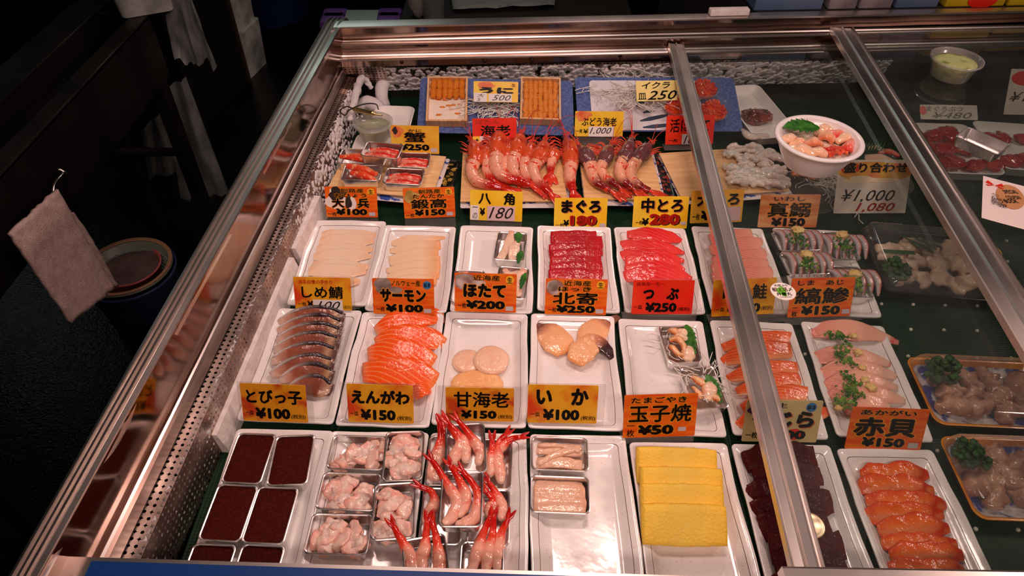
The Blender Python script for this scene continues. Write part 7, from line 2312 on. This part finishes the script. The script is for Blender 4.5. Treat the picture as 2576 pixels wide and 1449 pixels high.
SINKM = mat('dull_sink_steel', srgb(64, 56, 52), 0.42, metallic=0.8, base2=srgb(34, 28, 26), nscale=5, rough2=0.6, bump=0.1)
SZ = 0.05
s0, s1 = P(404, 33, SZ), P(0, 405, SZ)
sx = (s0.x + s1.x) / 2
ysf, ysn = s0.y, 0.55
zb_ = drop(Vector((sx, ysf, SZ)), 186)
i0, i1 = P(331, 56, SZ), P(0, 357, SZ)
f0, f1 = P(311, 0, SZ), P(0, 218, SZ)
xi, xf = (i0.x + i1.x) / 2, (f0.x + f1.x) / 2
xb = xf - 0.10
sk = thing('steel_sink', 'long dark steel sink on legs across the wet aisle', 'sink', (sx, 1.3, FZ))
def skp(name, bm, m=SINKM, **k):
    me = mesh_of(bm, False)
    me.transform(Matrix.Translation((-sx, -1.3, -FZ)))
    return obj(name, me, m, parent=sk)
skp('front_panel', bm_box((0.02, ysf - ysn, SZ - zb_), (sx - 0.01, (ysf + ysn) / 2, (SZ + zb_) / 2), bevel=0.003))
skp('rim', bm_box((sx - xi, ysf - ysn, 0.012), ((sx + xi) / 2, (ysf + ysn) / 2, SZ - 0.004), bevel=0.003))
skp('rim', bm_box((xf - xb, ysf + 0.5 - ysn, 0.014), ((xf + xb) / 2, (ysf + 0.5 + ysn) / 2, SZ - 0.004), bevel=0.003))
skp('basin', quad_strip([[Vector((xi, ysn, SZ)), Vector((xi, ysf, SZ))], [Vector((xi - 0.02, ysn, SZ - 0.2)), Vector((xi - 0.02, ysf, SZ - 0.2))], [Vector((xf + 0.02, ysn, SZ - 0.2)), Vector((xf + 0.02, ysf, SZ - 0.2))], [Vector((xf, ysn, SZ)), Vector((xf, ysf, SZ))]]))
skp('end_panel', bm_box((sx - xb, 0.014, SZ - zb_), ((sx + xb) / 2, ysf - 0.007, (SZ + zb_) / 2)))
for yy in (ysf - 0.05, ysn + 0.25):
    for xx in (sx - 0.03, xb + 0.03):
        skp('leg', bm_box((0.045, 0.045, zb_ - FZ), (xx, yy, (zb_ + FZ) / 2), bevel=0.004))
bm = tube([Vector((sx - 0.03, ysf - 0.05, -0.42)), Vector((sx - 0.03, ysf - 0.45, -0.16))], 0.014, K=8)
skp('brace', bm)
hk0, hk1 = Px(145, 425, sx + 0.012), Px(138, 462, sx + 0.03)
bm = tube([hk0, hk0 + Vector((0.015, 0, -0.012)), (hk0 + hk1) / 2 + Vector((0.012, 0.01, 0)), hk1, hk1 + Vector((0.0, -0.03, -0.02))], 0.004, K=8, N=20)
skp('hook', bm, mat('bright_wire', srgb(210, 200, 190), 0.2, metallic=1.0))

# towel
tx_ = sx + 0.035
tl, tr = Px(4, 588, tx_), Px(125, 476, tx_)
tb = Px(142, 823, tx_)
TOW = mat('terry_cloth', srgb(240, 206, 196), 0.95, base2=srgb(226, 188, 178), nscale=60, bump=0.9, bscale=420)
def towel_sheet(y0, y1, zt0, zt1, zb0, zb1, x, seed):
    bm = bmesh.new()
    g_ = []
    for j in range(25):
        v = j / 24
        row = []
        for i in range(17):
            u = i / 16
            y = y0 + (y1 - y0) * u
            z = (zt0 + (zt1 - zt0) * u) * (1 - v) + (zb0 + (zb1 - zb0) * u) * v
            w = 0.010 * noise.noise(Vector((u * 2.2, v * 1.2, seed))) + 0.004 * noise.noise(Vector((u * 8, v * 8, seed)))
            edge = 0.004 * noise.noise(Vector((v * 14, seed, u)))
            row.append(bm.verts.new((x + w + 0.012 * v, y + edge * (1 if i in (0, 16) else 0), z + 0.004 * noise.noise(Vector((u * 9, seed, 3))) * (1 if j in (0, 24) else 0))))
        g_.append(row)
    for j in range(24):
        for i in range(16):
            bm.faces.new((g_[j][i], g_[j][i + 1], g_[j + 1][i + 1], g_[j + 1][i]))
    thicken(bm, 0.008)
    return bm
tw = thing('hand_towel', 'pinkish terry towel hanging from a hook on the dark sink', 'towel', (tx_, tl.y, tb.z))
o0 = tw.location.copy()
def twp(nm, bm):
    bmesh.ops.translate(bm, vec=-o0, verts=bm.verts)
    obj(nm, bm, TOW, parent=tw)
br = Px(242, 753, tx_)
twp('front_fold', towel_sheet(tl.y, tr.y, tl.z, tr.z, tb.z, br.z, tx_ + 0.012, 1))
br2, tr2 = Px(274, 730, tx_ - 0.012), Px(203, 560, tx_ - 0.012)
twp('back_fold', towel_sheet(tl.y + 0.06, (br2.y + tr2.y) / 2, tr.z - 0.03, tr.z - 0.10, tb.z + 0.06, br2.z, tx_ - 0.010, 2))

# stacked basins on the floor
bz = FZ
bcn = P(330, 690, bz + 0.13)
br_ = (P(445, 640, bz + 0.15) - P(212, 660, bz + 0.15)).length / 2
tb_ = thing('blue_tub', 'dark blue round tub on the wet floor beside the towel', 'tub', (bcn.x, bcn.y, bz))
obj('tub', lathe([(br_ * 0.80, 0.0), (br_ * 0.84, 0.005), (br_ * 0.97, 0.135), (br_ * 1.0, 0.142), (br_ * 1.0, 0.150), (br_ * 0.96, 0.150), (br_ * 0.93, 0.135), (br_ * 0.80, 0.012), (0.001, 0.010)], seg=48, close_bottom=True), mat('navy_plastic', srgb(48, 48, 92), 0.35), parent=tb_)
cl_ = thing('colander', 'grey slotted colander nested in the dark blue tub', 'colander', (bcn.x, bcn.y, bz + 0.03))
COLM = mat('grey_green_plastic', srgb(128, 136, 118), 0.4)
obj('basket', lathe([(br_ * 0.62, 0.0), (br_ * 0.70, 0.02), (br_ * 0.86, 0.125), (br_ * 0.95, 0.128), (br_ * 0.955, 0.136), (br_ * 0.85, 0.134), (br_ * 0.68, 0.024), (br_ * 0.60, 0.006), (0.001, 0.006)], seg=56, close_bottom=True), COLM, parent=cl_)
obj('rim_band', lathe([(br_ * 0.86, 0.131), (br_ * 0.955, 0.137), (br_ * 0.945, 0.142), (br_ * 0.86, 0.138)], seg=56), mat('tan_rim', srgb(170, 124, 92), 0.45), parent=cl_)
bm = bmesh.new()
for k in range(28):
    a = 2 * PI * k / 28
    for j in range(5):
        zz = 0.045 + 0.015 * j
        rr = br_ * (0.68 + 0.17 * (zz - 0.024) / 0.11) - 0.0015
        bm_box((0.004, 0.030 if k % 4 else 0.006, 0.006), (0, 0, 0), bm=bm)
        bm.verts.ensure_lookup_table()
        vs = bm.verts[-8:]
        bmesh.ops.rotate(bm, cent=(0, 0, 0), matrix=Matrix.Rotation(a, 3, 'Z'), verts=vs)
        bmesh.ops.translate(bm, vec=(rr * math.cos(a), rr * math.sin(a), zz), verts=vs)
k_ = obj('slots', bm, mat('slot_light', srgb(150, 164, 158), 0.4), parent=cl_, smooth=False)
k_['kind'] = 'stuff'
pb = P(338, 650, bz + 0.13)
pk = thing('pink_bowl', 'pink plastic bowl of cloudy water inside the colander', 'bowl', (bcn.x + (pb.x - bcn.x) * 0.8, bcn.y + (pb.y - bcn.y) * 0.4, bz + 0.042))
obj('bowl', lathe([(br_ * 0.48, 0.0), (br_ * 0.52, 0.004), (br_ * 0.66, 0.092), (br_ * 0.69, 0.094), (br_ * 0.69, 0.100), (br_ * 0.65, 0.099), (br_ * 0.50, 0.012), (0.001, 0.010)], seg=48, close_bottom=True), mat('pink_plastic', srgb(196, 96, 96), 0.35), parent=pk)
obj('water', lathe([(br_ * 0.645, 0.088), (0.001, 0.088)], seg=48), mat('cloudy_water', srgb(96, 76, 72), 0.10, base2=srgb(120, 100, 98), nscale=12, bump=0.5, bscale=60, coat=0.6), parent=pk)

# tall dark board, foam boxes, bin
q0, q1 = P(510, 322, FZ), P(632, 206, FZ)
d = (q1 - q0)
n_ = Vector((-d.y, d.x, 0)).normalized()
mid = (q0 + q1) / 2 + n_ * 0.14
o = thing('dark_cabinet', 'tall black cabinet standing on the floor behind the sink', 'cabinet', (mid.x, mid.y, FZ), (0, 0, math.atan2(d.y, d.x)))
BLK = mat('black_panel', srgb(20, 18, 17), 0.6)
obj('body', bm_box((d.length, 0.26, 1.5), (0, 0, 0.75), bevel=0.004), BLK, parent=o, smooth=False)
obj('edge_trim', bm_box((0.012, 0.02, 1.5), (d.length / 2 - 0.004, -0.132, 0.75)), mat('rusty_trim', srgb(70, 52, 38), 0.6), parent=o, smooth=False)
FOAMD = mat('old_foam_box', srgb(214, 216, 208), 0.8, base2=srgb(168, 170, 160), nscale=12, bump=0.3, bscale=120)
u0, u1 = P(629, 209, FZ), P(676, 160, FZ)
d = (u1 - u0)
a_ = math.atan2(d.y, d.x)
n_ = Vector((-d.y, d.x, 0)).normalized()
Lb = d.length
def foam_box(c, L_, W_, h, a, label, content=False):
    o = thing('foam_box', label, 'foam box', c, (0, 0, a), 'white foam boxes on the floor')
    t = 0.025
    bm = rr_stack([(L_ / 2 - 0.01, W_ / 2 - 0.01, 0.02, 0), (L_ / 2, W_ / 2, 0.02, h), (L_ / 2 - t, W_ / 2 - t, 0.012, h), (L_ / 2 - t - 0.008, W_ / 2 - t - 0.008, 0.01, 0.03)], None, True, True)
    obj('box', bm, FOAMD, parent=o, angle=40)
    if content:
        obj('ice', bm_box((L_ - 0.08, W_ - 0.08, 0.02), (0, 0, h * 0.66), bevel=0.004), mat('packed_ice', srgb(206, 210, 208), 0.5, bump=0.6, bscale=50), parent=o)
    return o
hb_ = 0.23
cc = (u0 + u1) / 2 + n_ * 0.175 + d.normalized() * 0.03
foam_box((cc.x, cc.y, FZ), Lb, 0.34, hb_, a_, 'lower of two white foam boxes stacked beside the black cabinet')
foam_box((cc.x, cc.y, FZ + hb_ + 0.001), Lb * 0.98, 0.33, hb_ + 0.02, a_, 'upper open foam box stacked beside the black cabinet', True)
p = P(640, 84, FZ)
o = thing('blue_bin', 'dark blue round bin at the back wall behind the foam boxes', 'bin', (p.x, p.y + 0.28, FZ))
obj('body', lathe([(0.24, 0.0), (0.25, 0.01), (0.29, 0.62), (0.31, 0.63), (0.31, 0.66), (0.28, 0.66)], seg=40, close_bottom=True), mat('dark_blue_plastic', srgb(24, 46, 96), 0.45), parent=o)
obj('lid', lathe([(0.315, 0.655), (0.32, 0.69), (0.26, 0.73), (0.001, 0.74)], seg=40), mat('dark_blue_plastic', srgb(24, 46, 96), 0.45), parent=o)

# cool box with purple corners behind the far corner of the case
czt = -0.33
c0, c1, c2, c3 = P(788, 58, czt), P(990, 50, czt), P(1020, 27, czt), P(838, 21, czt)
mid = (c0 + c1 + c2 + c3) / 4
u_ = ((c1 - c0) + (c2 - c3)) / 2
v_ = ((c3 - c0) + (c2 - c1)) / 2
aa = math.atan2(u_.y, u_.x)
Wc, Dc = u_.length, min(0.62, v_.length)
o = thing('cool_box', 'white cool box with purple corners standing beyond the far corner of the case', 'cool box', (mid.x, mid.y, FZ), (0, 0, aa))
hh = czt - FZ
obj('body', bm_box((Wc, Dc, hh - 0.07), (0, 0, (hh - 0.07) / 2), bevel=0.02), mat('cool_box_white', srgb(196, 206, 200), 0.5), parent=o, angle=40)
obj('lid', bm_box((Wc * 1.01, Dc * 1.01, 0.07), (0, 0, hh - 0.034), bevel=0.012), mat('cool_box_lid', srgb(150, 176, 168), 0.45), parent=o, angle=40)
for sx_ in (-1, 1):
    for sy_ in (-1, 1):
        obj('corner_guard', bm_box((0.11, 0.11, 0.085), (sx_ * (Wc / 2 - 0.045), sy_ * (Dc / 2 - 0.045), hh - 0.036), bevel=0.016), mat('purple_plastic', srgb(104, 64, 140), 0.45), parent=o, angle=40)

# foam box and plastic sheets on the end of the sink
p = P(372, 20, SZ + 0.003)
_fb = P(366, 14, SZ + 0.003)
o = foam_box((_fb.x, _fb.y, SZ + 0.003), 0.17, 0.17, 0.13, 0.5, 'stained white foam box standing on the far end of the sink')
b = bmesh.new()
put_text(b, 'DE', (0.35, 0.25, 0.72, 0.6), 0.17, 0.13, 0.03, z=0.0)
me = bpy.data.meshes.new('lettering')
b.to_mesh(me)
b.free()
obj('lettering', me, mat('rust_brown_print', srgb(120, 62, 30), 0.6), parent=o, loc=(0.02, -0.0862, 0.0), rot=(PI / 2, 0, 0), smooth=False)
PLAST = pane_mat('grey_polythene', (0.62, 0.64, 0.63, 1), haze=0.42, haze_col=(0.50, 0.52, 0.50, 1), rough=0.3)


def drape(name, label, quad, seed, nx=18, ny=22, amp=0.03):
    c = sum(quad, Vector()) / 4
    bm = bmesh.new()
    g_ = []
    nrm = (quad[1] - quad[0]).cross(quad[3] - quad[0]).normalized()
    for j in range(ny + 1):
        v = j / ny
        row = []
        for i in range(nx + 1):
            u = i / nx
            p = quad[0].lerp(quad[1], u).lerp(quad[3].lerp(quad[2], u), v)
            w = noise.noise(Vector((u * 4.5 + v, v * 1.1, seed))) + 0.5 * noise.noise(Vector((u * 11, v * 3, seed + 4)))
            row.append(bm.verts.new(p + nrm * amp * w * (0.3 + v) + Vector((0, 0, amp * 0.8 * noise.noise(Vector((u * 6, seed, 0))) * v)) - c))
        g_.append(row)
    for j in range(ny):
        for i in range(nx):
            bm.faces.new((g_[j][i], g_[j][i + 1], g_[j + 1][i + 1], g_[j + 1][i]))
    tag(obj(name, bm, PLAST, loc=c), label, 'plastic sheet', 'grey plastic sheets at the sink')


yy = ysf + 0.03
drape('plastic_sheet', 'crumpled grey plastic sheet draped over the far end of the sink', [Py(398, -20, yy), Py(478, -20, yy + 0.02), Py(545, 170, yy + 0.02), Py(440, 150, yy)], 3, amp=0.045)
drape('plastic_sheet', 'grey plastic sheet hanging below the sink behind its leg', [Py(405, 225, yy + 0.08), Py(468, 195, yy + 0.12), Py(590, 520, yy + 0.12), Py(455, 500, yy + 0.08)], 6, amp=0.05)
drape('plastic_sheet', 'pale plastic bag hanging between the sink leg and its brace', [Py(352, 330, yy + 0.22), Py(430, 260, yy + 0.26), Py(500, 520, yy + 0.26), Py(392, 510, yy + 0.22)], 9, amp=0.04)

# neighbour case beyond the sink with printed bags
o = thing('neighbour_case', 'dark steel case beyond the sink at the left picture edge', 'display case', (-2.62, 4.4, FZ))
obj('body', bm_box((1.1, 3.6, 0.70), (0, 0, 0.35), bevel=0.01), mat('dark_case_steel', srgb(44, 38, 36), 0.4, metallic=0.7), parent=o, smooth=False)
obj('top_rail', bm_box((0.06, 3.6, 0.10), (0.52, 0, 0.77), bevel=0.01), mat('dark_case_steel', srgb(44, 38, 36), 0.4, metallic=0.7), parent=o, smooth=False)
p = P(22, 160, -0.03)
tag(obj('printed_bag', blob((0, 0, 0.045), 0.17, 0.16, 0.05, 0.35, 1.8, 3), mat('blue_printed_bag', srgb(170, 166, 176), 0.4, base2=srgb(70, 74, 150), nscale=16, lo=0.5, hi=0.55), loc=(-2.30, max(3.0, p.y), -0.03)), 'white bag with blue print lying on the neighbour case', 'bag')

# counter behind the rear rail
cz_ = 0.19
_sl = math.atan2((RLB[1] - RLB[0]).y, (RLB[1] - RLB[0]).x)
_nm = Vector((-math.sin(_sl), math.cos(_sl), 0))
_cc = line_x(*RLB, 1.22) + _nm * 0.47
ct = thing('back_counter', 'dark counter behind the rear rail carrying boxes at the right', 'counter', (_cc.x, _cc.y, FZ), (0, 0, _sl))
obj('body', bm_box((1.16, 0.90, cz_ - FZ), (0, 0, (cz_ - FZ) / 2), bevel=0.006), mat('counter_dark', srgb(40, 36, 34), 0.5), parent=ct, smooth=False)
def backbox(pxl, pxr, pyb, h, depth, m, label, name, cat, print_=None, y=None):
    a, b = P(pxl, pyb, cz_), P(pxr, pyb, cz_)
    c = (a + b) / 2
    w = (b - a).length
    lip = line_x(*RLB, c.x).y
    o = thing(name, label, cat, (c.x, max(c.y, lip + 0.03) + depth / 2, cz_ + 0.0005), (0, 0, _sl), 'packets on the back counter')
    obj('body', bm_box((w, depth, h), (0, 0, h / 2), bevel=0.004), m, parent=o, smooth=False)
    if print_:
        b_ = bmesh.new()
        disc_patch(b_, 0.6, 0.7, 0.25, 0.35, w, h, 0.0)
        me = bpy.data.meshes.new('emblem')
        b_.to_mesh(me)
        b_.free()
        obj('emblem', me, print_, parent=o, loc=(0, -depth / 2 - 0.001, 0), rot=(PI / 2, 0, 0), smooth=False)
BB = mat('blue_carton', srgb(70, 92, 124), 0.5, base2=srgb(90, 110, 140), nscale=6)
backbox(1888, 2062, 32, 0.08, 0.2, BB, 'dull blue carton on the counter, leftmost of the row', 'carton', 'carton')
backbox(2078, 2150, 30, 0.06, 0.16, mat('pale_wrap', srgb(150, 138, 140), 0.35, base2=srgb(112, 104, 110), nscale=14, bump=0.6, bscale=30), 'pale wrapped packet between the two blue cartons, left one', 'packet', 'packet')
backbox(2156, 2240, 29, 0.065, 0.16, mat('pale_wrap', srgb(150, 138, 140), 0.35), 'pale wrapped packet between the two blue cartons, right one', 'packet', 'packet')
backbox(2246, 2356, 28, 0.075, 0.2, BB, 'dull blue carton right of the pale packets', 'carton', 'carton')
YB = mat('yellow_carton', srgb(206, 178, 26), 0.45, base2=srgb(186, 156, 20), nscale=8)
backbox(2366, 2520, 20, 0.06, 0.2, YB, 'yellow packet with a red oval on the counter at the right', 'packet', 'packet', INK_RED)
backbox(2530, 2640, 22, 0.05, 0.2, YB, 'small yellow packet at the right edge of the counter', 'packet', 'packet')
sp_ = P(1786, 40, 0.204)
ep_ = P(1884, 38, 0.204)
d = ep_ - sp_
tag(obj('foam_strip', bm_box((d.length, 0.022, 0.016), (0, 0, 0), bevel=0.002), FOAM, loc=((sp_ + ep_) / 2 + Vector((0, 0.012, 0.006))), rot=(0, 0, math.atan2(d.y, d.x))), 'short cream foam strip lying on the rear rail', 'foam board')

# bottle and paper on a low shelf behind the rear rail
sh = thing('back_shelf', 'low dark shelf behind the rear rail with a bottle and paper', 'shelf', (0.0, 3.1, FZ))
obj('body', bm_box((1.0, 0.9, 0.45), (0, 0, 0.225), bevel=0.006), mat('counter_dark', srgb(40, 36, 34), 0.5), parent=sh, smooth=False)
sz_ = FZ + 0.451
p = P(1092, 60, sz_)
bt = thing('water_bottle', 'clear bottle with a red cap standing behind the rear rail', 'bottle', (p.x, p.y + 0.02, sz_))
obj('body', lathe([(0.042, 0.0), (0.045, 0.006), (0.045, 0.13), (0.042, 0.15), (0.018, 0.20), (0.016, 0.215)], seg=28, close_bottom=True), mat('clear_bottle', srgb(120, 130, 126), 0.15, alpha=0.55, coat=0.8), parent=bt)
obj('cap', lathe([(0.019, 0.212), (0.019, 0.238), (0.016, 0.242), (0.001, 0.242)], seg=24), mat('red_cap', srgb(150, 16, 24), 0.4), parent=bt)
p0, p1, p2, p3 = P(1140, 22, sz_ + 0.02), P(1395, 12, sz_ + 0.02), P(1400, -30, sz_ + 0.02), P(1130, -30, sz_ + 0.02)
c = (p0 + p1 + p2 + p3) / 4
bm = bmesh.new()
g_ = []
for j in range(9):
    g_.append([bm.verts.new((p0.lerp(p1, i / 12)).lerp(p3.lerp(p2, i / 12), j / 8) - c + Vector((0, 0, 0.012 * noise.noise(Vector((i * 0.5, j * 0.6, 2)))))) for i in range(13)])
for j in range(8):
    for i in range(12):
        bm.faces.new((g_[j][i], g_[j][i + 1], g_[j + 1][i + 1], g_[j + 1][i]))
thicken(bm, 0.002)
tag(obj('paper_sheet', bm, mat('grey_paper', srgb(132, 138, 132), 0.7), loc=c), 'grey paper sheet lying on the low shelf behind the rear rail', 'paper')
p = P(1052, 52, sz_)
tag(obj('white_cloth', blob((0, 0, 0.08), 0.05, 0.05, 0.085, 0.3, 1.6, 6), mat('cloth_grey', srgb(150, 146, 140), 0.9), loc=(p.x, p.y + 0.05, sz_)), 'bunched pale cloth standing left of the red capped bottle', 'cloth')
